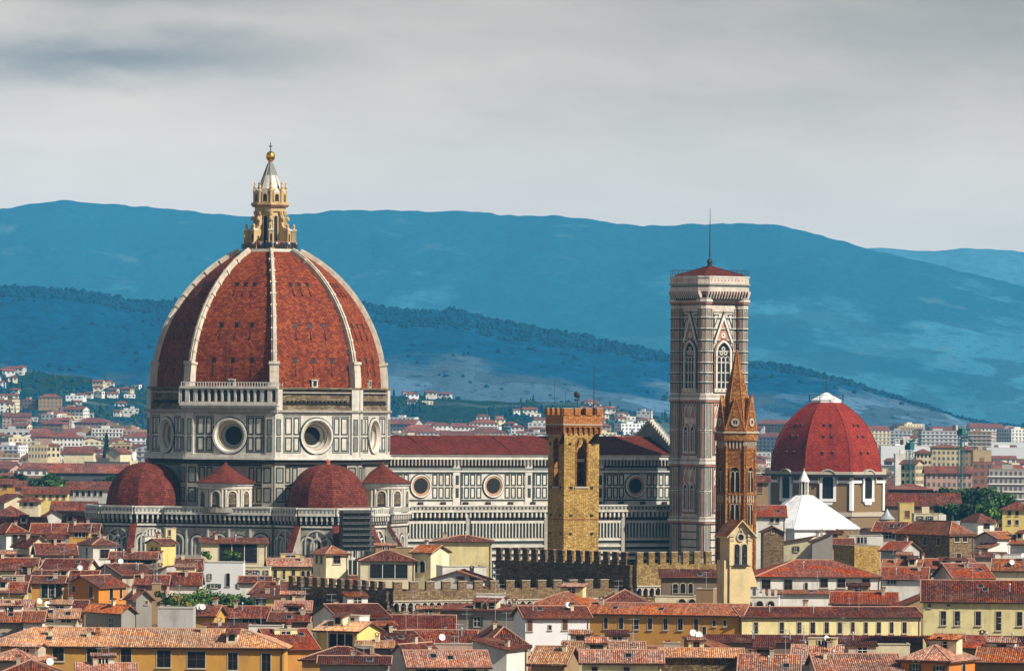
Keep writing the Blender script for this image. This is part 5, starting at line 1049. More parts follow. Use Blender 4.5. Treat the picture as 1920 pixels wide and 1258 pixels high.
def slope(m, pts, mat, rolls, caps=True):
    P = [Vector(p) for p in pts]; nn = (P[1]-P[0]).cross(P[2]-P[0]).normalized()
    if nn.z < 0: nn = -nn
    m.slab([p for p in P], (0, 0, -.2), mat, 'wood')
    if not rolls: return
    t = Vector((0, 0, 1)).cross(nn).normalized()
    if t.x+.01*t.y < 0: t = -t
    q = t.cross(nn)
    if q.z < 0: q = -q
    o = P[0]; L = [((p-o).dot(t), (p-o).dot(q)) for p in P]; per = .30; u0 = min(a for a, b in L); u1 = max(a for a, b in L); k = int((u1-u0)/per); rr = random.Random(k)
    for i in range(k):
        u = u0+(i+.5)*(u1-u0)/k; vs = []
        for (a, b), (c, d) in zip(L, L[1:]+L[:1]):
            if (a-u)*(c-u) < 0: vs.append(b+(d-b)*(u-a)/(c-a))
        if len(vs) < 2: continue
        v0, v1 = min(vs)-.12+rr.uniform(-.06, .04), max(vs); 
        if v1-v0 < .3: continue
        lift = rr.uniform(0, .025); sec = [(-.108, -.01), (-.07, .075+lift), (.07, .075+lift), (.108, -.01)]; g = lambda s, v: o+t*(u+s[0])+q*v+nn*s[1]
        uc = (i+.5)*per; V0 = o.dot(q)
        for s0, s1 in zip(sec, sec[1:]):
            uv = [(uc+s0[0]*.9, V0+v0), (uc+s1[0]*.9, V0+v0), (uc+s1[0]*.9, V0+v1), (uc+s0[0]*.9, V0+v1)]
            m.face([g(s0, v0), g(s1, v0), g(s1, v1), g(s0, v1)], mat, uv)
        m.face([g(s, v0) for s in sec], 'near_black')
def roofzs(kind, w, d, ze, rise, rf):
    hw = w/2
    if kind == 'gx':
        return lambda x, y: ze+rise*(y/(d*rf) if y < d*rf else (d-y)/(d*(1-rf)))
    if kind == 'gy': return lambda x, y: ze+rise*(1-abs(x)/hw)
    if kind == 'hip':
        return lambda x, y: ze+rise*min(1, min(y, d-y)/(min(w, d)/2), (hw-abs(x))/(min(w, d)/2))
    if kind == 'sf': return lambda x, y: ze+rise*y/d
    if kind == 'sr': return lambda x, y: ze+rise*(hw-x)/w
    if kind == 'sl': return lambda x, y: ze+rise*(hw+x)/w
    return lambda x, y: ze
def build_house(loc, rot, w, d, ze, kind, rise, wall, tl, lab, cat='house', group=None, name='house', over=.55, rolls=False, rf=.5, wins=(), side=(), chim=(), far=False, mer=0, far_win=None, seed=0):
    root = thing(name, lab, cat, loc, rot, group); hw = w/2; m = MB(); zr = roofzs(kind, w, d, ze, rise, rf)
    C4 = [(-hw, 0), (hw, 0), (hw, d), (-hw, d)]
    def rim(a, b, nseg):
        return [(a[0]+(b[0]-a[0])*i/nseg, a[1]+(b[1]-a[1])*i/nseg) for i in range(nseg, -1, -1)]
    for i in range(4):
        a, b = C4[i], C4[(i+1) % 4]; top = [(x, y, zr(x, y)-.12 if kind != 'flat' else ze) for x, y in (rim(a, b, 2) if rf == .5 or i in (0, 2) else [b, ((a[0]+b[0])/2, d*rf), a])]
        m.face([(a[0], a[1], 0), (b[0], b[1], 0)]+top, wall)
    if far_win:      # (columns, rows, storey height, first drop, dark material): openings of a block far away, flush in its wall
        nc, nr, sh, dz, wm = far_win
        for f, L in ((WF, w), (Fr((hw, d/2, 0), (1, 0)), d), (Fr((-hw, d/2, 0), (-1, 0)), d)):
            k = max(1, round(nc*L/w))
            for r in range(nr):
                for c in range(k):
                    u = -L/2+(c+.5)*L/k; z = ze-dz-r*sh; m.box(f, u-L/k*.24, u+L/k*.24, -.05, .06, z-sh*.5, z, wm)
                if nr > 3: m.box(f, -L/2, L/2, 0, .5, ze-dz-r*sh-sh*.72, ze-dz-r*sh-sh*.6, 'white_paint' if seed % 2 else wall)
    if kind == 'flat':
        m.face([(-hw, 0, ze-.5), (hw, 0, ze-.5), (hw, d, ze-.5), (-hw, d, ze-.5)], 'concrete' if tl not in M else tl)
        for f, L in ((Fr((0, 0, 0), (0, -1)), w), (Fr((hw, d/2, 0), (1, 0)), d), (Fr((-hw, d/2, 0), (-1, 0)), d)): m.box(f, -L/2-.08, L/2+.08, -.3, .1, ze-.03, ze+.12, 'stone' if not far else wall)
        for i in range(mer): u = -hw+(i+.5)*w/mer; m.xbox(u-w/mer*.22, u+w/mer*.22, -.05, .4, ze+.1, ze+1.4, wall); m.xbox(u-w/mer*.25, u+w/mer*.25, -.1, .45, ze+1.4, ze+1.52, 'stone')
        if far and d > 8: m.xbox(-hw*.4, hw*.1, d*.3, d*.7, ze, ze+1.8, wall)
    m.build('wall', root); rm = MB(); o = over; roof = None; cap = 'mortar'
    if kind == 'gx':
        s0, s1 = rise/(d*rf), rise/(d*(1-rf)); zt = ze+rise+.05
        slope(rm, [(-hw-o, -o, ze-o*s0+.05), (hw+o, -o, ze-o*s0+.05), (hw+o, d*rf, zt), (-hw-o, d*rf, zt)], tl, rolls); slope(rm, [(hw+o, d+o, ze-o*s1+.05), (-hw-o, d+o, ze-o*s1+.05), (-hw-o, d*rf, zt), (hw+o, d*rf, zt)], tl, False)
        if not far:
            rm.tube((-hw-o, d*rf, zt+.03), (hw+o, d*rf, zt+.03), .13, .13, cap, 6)
            for x in (-hw-o+.1, hw+o-.1): rm.tube((x, -o, ze-o*s0+.1), (x, d*rf, zt+.05), .1, .1, cap, 5)
    elif kind == 'gy':
        s0 = rise/hw; zt = ze+rise+.05
        for q in (-1, 1): slope(rm, [(q*(hw+o), -o, ze-o*s0+.05), (q*(hw+o), d+o, ze-o*s0+.05), (0, d+o, zt), (0, -o, zt)], tl, rolls)
        if not far: rm.tube((0, -o, zt+.03), (0, d+o, zt+.03), .13, .13, cap, 6)
    elif kind == 'hip':
        r = min(w, d)/2; s0 = rise/r; e = [Vector((-hw-o, -o, ze-o*s0+.05)), Vector((hw+o, -o, ze-o*s0+.05)), Vector((hw+o, d+o, ze-o*s0+.05)), Vector((-hw-o, d+o, ze-o*s0+.05))]; zt = ze+rise+.05
        if w >= d: A, B = Vector((-hw+r, d/2, zt)), Vector((hw-r+.001, d/2, zt)); fs = [[e[0], e[1], B, A], [e[1], e[2], B], [e[2], e[3], A, B], [e[3], e[0], A]]; hp = [(e[0], A), (e[1], B), (e[2], B), (e[3], A), (A, B)]
        else: A, B = Vector((0, r, zt)), Vector((0, d-r+.001, zt)); fs = [[e[0], e[1], A], [e[1], e[2], B, A], [e[2], e[3], B], [e[3], e[0], A, B]]; hp = [(e[0], A), (e[1], A), (e[2], B), (e[3], B), (A, B)]
        for i, q in enumerate(fs): slope(rm, q, tl, rolls and i != 2)
        if not far:
            for a, b in hp:
                if (a-b).length > .05: rm.tube(a+Vector((0, 0, .04)), b+Vector((0, 0, .04)), .13, .13, cap, 5)
    elif kind == 'sf':
        s0 = rise/d; slope(rm, [(-hw-o, -o, ze-o*s0+.05), (hw+o, -o, ze-o*s0+.05), (hw+o, d+.3, ze+rise+.05), (-hw-o, d+.3, ze+rise+.05)], tl, rolls)
    elif kind in ('sr', 'sl'):
        q = 1 if kind == 'sr' else -1; s0 = rise/w; slope(rm, [(q*(hw+o), -o, ze-o*s0+.05), (q*(hw+o), d+o, ze-o*s0+.05), (-q*(hw+.2), d+o, ze+rise+.05), (-q*(hw+.2), -o, ze+rise+.05)], tl, rolls)
    if rm.f:
        roof = rm.build('roof', root)
        if not far and kind in ('gx', 'hip', 'sf') and w > 4:   # gutter and downpipe
            g = MB(); g.tube((-hw-o, -o-.06, ze-.12), (hw+o, -o-.06, ze-.12), .09, .09, 'shutter_brown', 5); x = hw-.3; g.tube((x, -o-.02, ze-.15), (x, -.1, ze-.7), .06, .06, 'shutter_brown', 5); g.tube((x, -.1, ze-.7), (x, -.1, ze-9), .06, .06, 'shutter_brown', 5); g.build('gutter', root)
    if roof and not far and kind in ('gx', 'hip', 'sf') and w > 5:
        r2 = random.Random(seed*7+1)
        for q in range(r2.choice((0, 1, 1, 2)) if w < 14 else r2.choice((2, 3, 4))):
            ty = r2.choice(('skylight', 'vent_pipe', 'dormer', 'vent_pipe', 'skylight')); fx = r2.uniform(.15, .85); x = (fx-.5)*w; y = d*rf*r2.uniform(.25, .7); dx = d*rf; s_ = math.atan2(zr(0, dx)-zr(0, 0) if kind != 'hip' else rise, dx if kind != 'hip' else min(w, d)/2)
            if kind == 'hip' and abs(x) > w/2-d/2: continue
            if ty == 'dormer' and d*rf < 4: ty = 'skylight'
            o_ = link(ty, extra_mesh(ty), roof, (x, y, zr(x, y)+.1)); o_.rotation_euler = (s_ if ty == 'skylight' else 0, 0, 0)
    for x, z, ww, hh, kd in wins:
        fm, pm_, sm = win_mesh(ww, hh, kd); wo_ = link('window', fm, root, (x, 0, z)); link('pane', pm_, wo_)
        for s_ in sm: link('shutter', s_, wo_)
    for s, y, dz, ww, hh, kd in side:
        fm, pm_, sm = win_mesh(ww, hh, kd); wo_ = link('window', fm, root, (s*hw, y*d, ze-dz-hh), R_(90*s)); link('pane', pm_, wo_)
    for i, (fx, fy) in enumerate(chim):
        x, y = (fx-.5)*w, fy*d; link('chimney', chim_mesh((seed*3+i) % 9), roof or root, (x, y, zr(x, y)-(0 if roof else .5)), R_(90*((seed+i) % 2)))
    return root, zr
NH = [0]; HOUSES = []; ALLP = []
def H(pl, pr, ye, D, rot, dep, kind, rise, wall, tl, lab, wins=(), side=(), chim=None, aer=0, dish=0, cat='house', group=None, name='house', far_win=None, mer=0, over=None, rf=.5):
    NH[0] += 1; k = D/F; r = R_(rot); pc = (pl+pr)/2; c = at(pc, ye, D); w = (pr-pl)*k/math.cos(r-(pc-PX)/F); far = D > 1450
    ws = []
    if wins == 'auto': nq = max(1, int(w/3.2)); ws = [(-w/2+(i+.5)*w/nq, c.z-2.5, 1.0, 1.55, 'ws'[(i+NH[0]) % 2] if NH[0] % 3 else 'o') for i in range(nq)]
    else:
        for q in wins:
            a = at((q[0]+q[1])/2, q[3], D); kd = q[4] if len(q) > 4 else ('w' if cat == 'palace' or 'long' in lab or (q[1]-q[0])*k > 1.5 else random.Random(NH[0]*5).choice('wwos')); ws.append(((((q[0]+q[1])/2)-pc)*k/math.cos(r), c.z-(q[3]-ye)*k, (q[1]-q[0])*k/math.cos(r), (q[3]-q[2])*k, kd))
    rr = random.Random(NH[0])
    if chim is None: chim = [(rr.uniform(.12, .88), rr.uniform(.3, .7)) for _ in range((2 if w > 12 else 1) if kind != 'flat' and not far and D < 1250 else 0)]
    root, zr = build_house((c.x, c.y, 0), r, w, dep, c.z, kind, rise, wall, tl, lab, cat, group, name, rolls=D < 1010, rf=rf, over=over if over is not None else (.55 if not far else .8), wins=ws, side=side, chim=chim, far=far, far_win=far_win, mer=mer, seed=NH[0])
    if D < 1300 and cat == 'house':
        r3 = random.Random(NH[0]*11+3); wl2 = r3.choice((wall, 'cream', 'white', 'beige', 'pale_yellow', 'tan')); tl2 = r3.choice((tl if tl in M and kind != 'flat' else 'tile_red', 'tile_red', 'tile_pink', 'tile_dark', 'tile_orange'))
        if kind in ('gx', 'hip') and w > 5.5 and r3.random() < .55: rooftop_room(root, w, dep, zr, r3, wl2, tl2, D < 1010)
        if kind in ('gx', 'sf', 'gy') and D > 860 and r3.random() < .4: annex(root, w, dep, c.z, r3, wl2, tl2, D < 1010)
    mt = root.matrix_basis; HOUSES.append((pl, pr, ye, D, w, dep, c, r)); ALLP.append((pc, ye+8, lab))
    if not aer and D < 1150 and rr.random() < .55: aer = 1
    for i in range(aer):
        x, y = rr.uniform(-.4, .4)*w, rr.uniform(.35, .8)*dep; p = mt @ Vector((x, y, zr(x, y)-.2)); aerial(p, rr, lab)
    for i in range(dish):
        x, y = rr.uniform(-.4, .4)*w, rr.uniform(.1, .5)*dep; p = mt @ Vector((x, y, zr(x, y)-.1)); satdish(p, rr, lab)
    return root
AER = []
def aerial(p, rr, lab):
    if not AER:
        for v in range(4):
            r2 = random.Random(v); m = MB(); h = 2.6+v*.7; m.tube((0, 0, 0), (0, 0, h), .045, .035, 'steel', 5)
            for q in range(2):
                z = h-.2-q*.9; a = r2.uniform(0, PI); d = Vector((math.cos(a), math.sin(a), 0)); s = Vector((-d.y, d.x, 0)); m.tube(d*-.8+Vector((0, 0, z)), d*.9+Vector((0, 0, z)), .035, .035, 'steel', 4)
                for i in range(6): c = d*(-.7+.3*i)+Vector((0, 0, z)); l = .5-.05*i; m.tube(c-s*l, c+s*l, .022, .022, 'steel', 4)
            AER.append(m.mesh('television_aerial'))
    o = link('television_aerial', AER[rr.randrange(4)], None, p, rr.uniform(0, 6)); tag(o, 'metal aerial on the '+lab, 'aerial', 'television aerials on the roofs')
DISH = []
def satdish(p, rr, lab):
    if not DISH:
        m = MB(); m.tube((0, 0, 0), (0, 0, .9), .05, .05, 'steel', 5); c = Vector((0, -.12, 1.05)); nrm = Vector((.25, -1, .35)).normalized(); a = nrm.orthogonal().normalized(); b = nrm.cross(a)
        for j in range(4):
            r0, r1 = .52*j/4, .52*(j+1)/4
            for i in range(16):
                t0, t1 = 2*PI*i/16, 2*PI*(i+1)/16; g = lambda r, t: c+(a*math.cos(t)+b*math.sin(t))*r+nrm*(r*r*.45)
                m.face([g(r0, t0), g(r1, t0), g(r1, t1), g(r0, t1)] if j else [c, g(r1, t0), g(r1, t1)], 'white_paint', smooth=True)
        m.tube(c+b*-.5, c+nrm*.5, .02, .02, 'steel', 4); DISH.append(m.mesh('satellite_dish'))
    o = link('satellite_dish', DISH[0], None, p, rr.uniform(-.5, .5)); tag(o, 'white dish on the '+lab, 'satellite dish', 'satellite dishes on the roofs')
# ---- front rows, left
def W(y0, y1, *ps): return [(a, b, y0, y1) for a, b in ps]
H(-30, 533, 1211, 825, -2, 13, 'hip', 2.3, 'ochre', 'tile_light', 'long ochre house under a pale sunlit tile roof', [(99, 119, 1214, 1241), (163, 182, 1215, 1243), (227, 246, 1216, 1245), (295, 320, 1218, 1251), (352, 385, 1220, 1252), (428, 446, 1222, 1255), (491, 508, 1223, 1257)], chim=[(.21, .28), (.34, .24), (.37, .3), (.72, .4), (.3, .6), (.55, .62)], aer=2)
H(-30, 60, 1236, 780, -16, 8, 'hip', 1.3, 'beige', 'tile_pink', 'low beige house with pinkish hip roof in the bottom corner', aer=1)
H(0, 112, 1262, 768, 4, 9, 'hip', 1.6, 'cream', 'tile_red', 'dark red hip roof house with a dish at the bottom edge', dish=1)
H(148, 252, 1256, 772, 5, 6, 'gx', .8, 'pale_yellow', 'tile_pink', 'small pale yellow house before the long ochre house', aer=2)
H(516, 594, 1216, 832, 16, 12, 'gx', 2.6, 'deep_ochre', 'tile_scarlet', 'red roofed end wing beside the long ochre house', rf=.7)
H(566, 704, 1235, 800, -4, 9, 'hip', 1.5, 'ochre', 'tile_dark', 'ochre house under a dark roof below the terrace house')
H(592, 671, 1181, 850, -24, 8, 'gx', 1.1, 'yellow', 'tile_light', 'yellow roof terrace house with one wide window', [(618, 662, 1187, 1213, 't')], side=[(1, .3, 1.6, .8, 1.3, 'w'), (1, .7, 1.5, .8, 1.1, 'w')])
H(637, 728, 1157, 925, 20, 14, 'gx', 1.9, 'white', 'tile_red', 'white house with red roof beside the tan gable', [(668, 679, 1161, 1169), (684, 690, 1161, 1169), (694, 704, 1161, 1178)], aer=2)
H(714, 792, 1206, 862, 20, 11, 'gx', 1.7, 'beige', 'tile_red', 'beige house with red roof right of the terrace house')
H(672, 733, 1213, 815, 0, 6, 'gx', .7, 'grey', 'tile_light', 'little grey house with pale striped roof')
H(730, 768, 1228, 800, -28, 9, 'gy', 1.5, 'white', 'tile_red', 'white gabled house in the bottom row beside a striped roof')
H(600, 728, 1243, 785, 0, 7, 'gx', .8, 'grey', 'tile_dark', 'grey wall and dark roof at the bottom edge', aer=1)
H(768, 916, 1249, 795, 8, 10, 'gx', 2.0, 'cream', 'tile_pink', 'cream house with boldly striped pink roof at the bottom edge', [(780, 840, 1252, 1266, 't'), (868, 892, 1254, 1266)], aer=1)
H(802, 888, 1207, 850, 0, 5, 'flat', 0, 'pink', 'concrete', 'pinkish flat roof terrace with a dish', [(807, 817, 1217, 1226, 'a')], dish=1)
H(886, 950, 1216, 838, -20, 8, 'sr', 1.3, 'white', 'tile_red', 'white lean-to house with an oblique parapet')
H(915, 990, 1207, 866, 12, 14, 'hip', 2.5, 'cream', 'tile_red', 'cream house under a dark red pyramid roof', [(920, 931, 1213, 1227, 'o'), (944, 956, 1213, 1236, 'o'), (968, 980, 1213, 1234, 'o')], aer=2)
H(758, 884, 1212, 880, -5, 14, 'gx', 2.3, 'beige', 'tile_red', 'beige house with broad red roof and white seams', aer=2)
H(728, 850, 1181, 935, 0, 13, 'gx', 2.2, 'tan', 'tile_dark', 'tan house with a dark maroon roof below the lit battlements', aer=1)
H(985, 1106, 1157, 925, 10, 11, 'gx', 1.6, 'bright_white', 'tile_red', 'bright white house with red roof next to the grey gable wall', [(989, 998, 1162, 1183, 's'), (1028, 1034, 1172, 1181), (1055, 1064, 1162, 1181, 's')], chim=[(.78, .3)], dish=1)
H(826, 984, 1143, 945, -12, 8, 'sf', .7, 'grey', 'tile_red', 'windowless grey stucco wall beside the bright white house', [(889, 900, 1156, 1175, 'o')])
H(893, 948, 1114, 985, 0, 6, 'flat', 0, 'white', 'concrete', 'white rooftop block before the battlements')
H(996, 1058, 1243, 802, -16, 8, 'gx', 2.2, 'tan', 'tile_light', 'tan house with a steep striped tile slope')
H(1056, 1128, 1222, 822, -4, 8, 'gx', 1.3, 'cream', 'tile_light', 'cream house with pale striped roof near the red awning')
H(1092, 1240, 1241, 790, 0, 7, 'gx', 1.5, 'pale_yellow', 'tile_pink', 'pale yellow house with pink tiled eave at the bottom edge', [(1110, 1120, 1250, 1266), (1170, 1180, 1250, 1266)], aer=2)
H(1128, 1206, 1223, 835, 0, 8, 'gx', 1.4, 'cream', 'tile_light', 'cream house with cream striped roof behind the pink eave', aer=1)
H(1244, 1275, 1205, 822, 0, 3, 'flat', 0, 'beige', 'concrete', 'small beige rooftop box above the dark stone house')
H(1241, 1391, 1231, 795, 0, 8, 'gx', 1.0, 'dark_rubble', 'tile_light', 'dark stone house with light tile edge at the bottom', chim=[(.5, .7)])
H(1283, 1338, 1213, 832, -20, 6, 'sr', 1.5, 'tan', 'tile_orange', 'tan lean-to with orange sloping roof and two dishes', dish=2)
H(1388, 1495, 1260, 785, -4, 10, 'gx', 2.2, 'cream', 'tile_pink', 'cream house with rosy striped roof beside the dark stone house', aer=1)
H(1487, 1612, 1238, 815, -6, 10, 'gx', 2.0, 'cream', 'tile_pink', 'cream house with wide rosy roof under the yellow wing', aer=2, dish=1)
H(1533, 1690, 1257, 790, 6, 10, 'gx', 2.1, 'white', 'tile_pink', 'white house with brick pink roof left of the orange house', aer=1)
H(1503, 1532, 1239, 798, 0, 4, 'flat', 0, 'white', 'concrete', 'plain white rooftop wall between the rosy roofs')
H(1622, 1706, 1208, 850, 0, 5, 'flat', 0, 'cream', 'concrete', 'long low cream wall behind the orange house')
H(1692, 1776, 1236, 790, -26, 10, 'hip', 1.8, 'orange', 'tile_pink', 'vivid orange house with a pink hip roof', [(1712, 1722, 1245, 1266, 'o'), (1755, 1765, 1247, 1266)], side=[(1, .55, .6, 1.2, 2.2, 'a')], aer=1)
H(1834, 1935, 1240, 808, -10, 10, 'gx', 1.8, 'tan', 'tile_orange', 'tan house with orange roof in the lower corner')
H(1790, 1850, 1213, 842, -25, 10, 'gx', 1.5, 'tan', 'tile_scarlet', 'tan house with scarlet roof behind the orange house', aer=1)
H(1856, 1940, 1228, 835, 0, 9, 'sf', 1.5, 'cream', 'tile_dark', 'cream house with dark lean-to roof by the picture edge')
# ---- long wings
H(1105, 1388, 1151, 955, -12, 11, 'gx', 1.6, 'ochre', 'tile_orange', 'long ochre wing with seven windows and orange roof', W(1159, 1181, (1133, 1140), (1161, 1169), (1189, 1198), (1215, 1223), (1244, 1252), (1271, 1280), (1301, 1309))+[(1317, 1323, 1173, 1190), (1336, 1341, 1161, 1173), (1356, 1361, 1161, 1173)], chim=[(.05, .4)], cat='palace')
H(1388, 1731, 1155, 955, 12, 10, 'gx', 1.35, 'pale_yellow', 'tile_red', 'long pale yellow wing with a regular window row', W(1166, 1188, (1412, 1420), (1461, 1469), (1494, 1502), (1519, 1528), (1546, 1554), (1571, 1579), (1596, 1603), (1621, 1628), (1645, 1653), (1670, 1677), (1694, 1702)), chim=[(.4, .55)], aer=3, cat='palace')
H(1672, 1738, 1141, 972, 0, 9, 'sl', 2.6, 'tan', 'tile_red', 'tan lean-to roof sloping down beside the taller yellow palace', chim=[])
H(1733, 1960, 1127, 905, -4, 18, 'gx', 3.0, 'pale_yellow', 'tile_red', 'taller pale yellow palace with a big dark red roof', W(1146, 1173, (1765, 1774), (1791, 1800), (1830, 1839), (1907, 1916))+[(1868, 1877, 1146, 1182), (1741, 1746, 1133, 1140), (1777, 1781, 1133, 1138)], chim=[], aer=2, cat='palace')
H(1328, 1742, 1203, 925, 0, 4, 'sf', .9, 'brown', 'tile_dark', 'dark lean-to roof strip under the long pale yellow wing', chim=[], aer=2)
H(1742, 1962, 1204, 880, 3, 4, 'sf', .8, 'brown', 'tile_dark', 'dark lean-to roof strip under the taller yellow palace', chim=[], aer=1)
H(962, 1108, 1146, 985, -16, 19, 'hip', 3.1, 'deep_ochre', 'tile_orange', 'deep ochre house under a broad bright orange hip roof', chim=[], aer=1)
H(1128, 1216, 1130, 990, 0, 12, 'hip', 2.1, 'cream', 'tile_red', 'cream house with red hip roof behind the ochre wing')
H(1419, 1652, 1080, 1035, 5, 16, 'hip', 2.7, 'white', 'tile_scarlet', 'white church wing with large scarlet hip roof', [(1428, 1444, 1087, 1108), (1470, 1485, 1087, 1107), (1509, 1514, 1092, 1107, 'a'), (1538, 1552, 1085, 1102), (1570, 1585, 1085, 1102), (1617, 1631, 1085, 1102)], chim=[], cat='church')
H(1440, 1655, 1112, 1018, 5, 4, 'sf', .5, 'white', 'tile_orange', 'white lower tier with a thin orange roof strip', chim=[])
H(1368, 1460, 1119, 1003, -4, 8, 'flat', 0, 'white', 'concrete', 'white battlemented loggia with four round arches', [(a, a+13, 1126, 1140, 'a') for a in (1377, 1397, 1418, 1439)], mer=8, name='loggia', cat='loggia')
H(1228, 1305, 1118, 1010, 0, 6, 'flat', 0, 'cream', 'concrete', 'cream wall with two round arches below the dark lean-to', [(1272, 1286, 1122, 1136, 'a'), (1291, 1304, 1122, 1136, 'a')])
H(1241, 1350, 1081, 1020, 0, 5, 'sf', 1.2, 'brown', 'tile_dark', 'brown lean-to with three dark arches against the palace', [(1262, 1271, 1093, 1112, 'a'), (1276, 1285, 1093, 1112, 'a'), (1291, 1299, 1093, 1112, 'a')], chim=[])
H(1305, 1337, 1104, 1000, -10, 5, 'flat', 0, 'tan', 'concrete', 'plain tan block left of the white loggia')
# ---- between palace and cathedral
H(612, 652, 1037, 1140, 28, 6, 'hip', 1.4, 'cream', 'tile_orange', 'cream tower house with orange hip roof before the scaffold', [(625, 638, 1040, 1057)], side=[(-1, .35, .4, .9, 1.8, 's'), (-1, .7, .4, .9, 1.8, 's')], chim=[])
H(676, 778, 1050, 1138, 4, 10, 'hip', 1.8, 'cream', 'tile_red', 'cream house with a planted dark terrace under red hip roof', [(694, 764, 1057, 1084, 't')])
H(505, 583, 1061, 1150, 6, 9, 'gx', 1.4, 'yellow', 'tile_pink', 'yellow house with five slim windows and pinkish roof', [(513, 519, 1068, 1084), (530, 535, 1068, 1086), (547, 553, 1068, 1088), (565, 571, 1069, 1084, 'a'), (575, 581, 1069, 1084, 'a')])
H(378, 500, 1017, 1160, 4, 10, 'sf', .8, 'cream', 'tile_red', 'cream house with deep dark rooftop loggia', [(411, 482, 1020, 1055, 't')])
H(383, 456, 1054, 1110, 0, 8, 'flat', 0, 'bright_white', 'concrete', 'tall bright white house with a slit window', [(424, 431, 1074, 1099, 'a'), (391, 395, 1076, 1087), (396, 408, 1094, 1102), (447, 455, 1093, 1101)])
H(455, 506, 1063, 1128, 0, 6, 'flat', 0, 'cream', 'concrete', 'low cream wall with three square windows', [(457, 465, 1069, 1078), (474, 482, 1069, 1078), (496, 501, 1069, 1080)])
H(468, 537, 1112, 1082, -20, 10, 'gx', 2.0, 'cream', 'tile_red', 'cream house with red roof left of the dark palace wall', aer=1)
H(450, 506, 1091, 1100, 0, 6, 'gx', 1.0, 'white', 'tile_red', 'small white house with red roof under the cream wall')
H(474, 537, 1118, 1060, -5, 7, 'sf', .9, 'yellow', 'tile_red', 'yellow house with one window below the battlement corner', [(480, 492, 1122, 1135)])
H(518, 580, 1143, 1000, 0, 8, 'gx', 1.4, 'beige', 'tile_pink', 'beige house with dull pink roof before the dark palace wall', aer=1)
H(505, 577, 1164, 962, -4, 8, 'gx', 1.3, 'tan', 'tile_red', 'tan house with red roof left of the tan gable', aer=1)
H(384, 500, 1157, 965, -3, 10, 'gx', 1.7, 'grey', 'tile_red', 'grey house with dark red roof below the roof garden', [(400, 420, 1159, 1170, 't'), (455, 490, 1159, 1170, 't')])
H(384, 472, 1178, 930, 0, 5, 'sf', .7, 'tan', 'tile_red', 'low tan lean-to behind the long ochre house', chim=[(.3, .5)])
H(466, 530, 1173, 900, 0, 5, 'flat', 0, 'white', 'concrete', 'low white parapet behind the long ochre house')
H(815, 922, 1014, 1180, 0, 10, 'hip', 1.0, 'pale_yellow', 'tile_red', 'pale yellow house with flat red roof before the nave')
H(772, 808, 1035, 1150, -24, 9, 'gx', 1.3, 'cream', 'tile_orange', 'cream loggia house with two arches and orange roof', [(775, 783, 1052, 1073, 'a'), (788, 797, 1052, 1073, 'a')])
H(808, 906, 1085, 1092, -10, 8, 'gy', 1.6, 'white', 'tile_orange', 'white gabled house with shallow orange roof by the battlements', [(856, 870, 1080, 1089), (881, 895, 1080, 1089)])
H(830, 912, 1062, 1125, 10, 8, 'flat', 0, 'white', 'concrete', 'white terrace house beside the dark palace corner')
H(736, 775, 1026, 1165, 0, 6, 'flat', 0, 'tan', 'concrete', 'tan rooftop block left of the cream loggia house')
# ---- left middle
H(303, 328, 1018, 1150, 34, 6, 'gx', .8, 'yellow', 'tile_red', 'bright yellow tower house before the left apse', side=[(-1, .3, .9, .6, 1.2, 'w'), (-1, .6, .9, .6, 1.2, 'w')])
H(311, 330, 990, 1168, 10, 4, 'flat', 0, 'pale_yellow', 'concrete', 'narrow pale yellow turret behind the yellow tower house', [(316, 320, 993, 1005)])
H(272, 303, 1005, 1160, 5, 5, 'flat', 0, 'white', 'concrete', 'white battlemented parapet left of the yellow turret', mer=5)
H(176, 218, 1020, 1140, 24, 9, 'hip', 1.2, 'white', 'tile_red', 'white rooftop pavilion with a low red pyramid roof', [(188, 205, 1029, 1047)], side=[(-1, .4, .9, .9, 2.0, 's')])
H(207, 292, 1047, 1130, 0, 7, 'gx', 1.2, 'brown', 'tile_red', 'brown timber loggia with red roof right of the white pavilion', [(215, 285, 1049, 1058, 't')])
H(232, 290, 1077, 1085, 34, 12, 'gx', 1.9, 'beige', 'tile_red', 'beige gabled house with red roof and a dish', dish=1, aer=1)
H(14, 50, 997, 1180, 30, 8, 'hip', 1.7, 'white', 'tile_red', 'white house with two arches and red hip roof', [(23, 33, 1001, 1018, 'a'), (36, 45, 1001, 1018, 'a')])
H(58, 182, 1000, 1230, 0, 12, 'gx', 2.0, 'grey', 'tile_red', 'grey house with long red roof at the foot of the apse')
H(130, 166, 996, 1215, 0, 8, 'gx', 1.5, 'ochre', 'tile_red', 'little ochre house with shaded loggia near the left apse', [(140, 160, 997, 1007, 't')])
H(57, 93, 1023, 1160, 25, 10, 'gy', 2.0, 'cream', 'tile_red', 'cream gable end left of the white pavilion')
H(72, 142, 1039, 1130, 10, 10, 'gx', 2.0, 'grey', 'tile_red', 'grey house with red roof below the cream gable')
H(-20, 66, 1068, 1100, 0, 12, 'gx', 2.1, 'pale_yellow', 'tile_red', 'pale yellow house with broad red roof at the left edge', aer=1)
H(78, 162, 1065, 1090, -8, 10, 'gx', 1.6, 'cream', 'tile_dark', 'cream house with dark roof and a strip window', [(113, 121, 1067, 1075), (125, 144, 1067, 1075)])
H(28, 178, 1088, 1060, -3, 10, 'gx', 1.7, 'yellow', 'tile_red', 'yellow house with long red roof above the orange gable', aer=1, dish=1)
H(117, 188, 1098, 1030, -30, 9, 'gy', 1.8, 'orange', 'tile_red', 'orange gabled house with two slim windows', [(135, 141, 1099, 1110), (168, 175, 1099, 1120)], side=[(1, .45, .5, 1.1, 2.2, 's'), (1, .8, .6, .8, 1.9, 'w')])
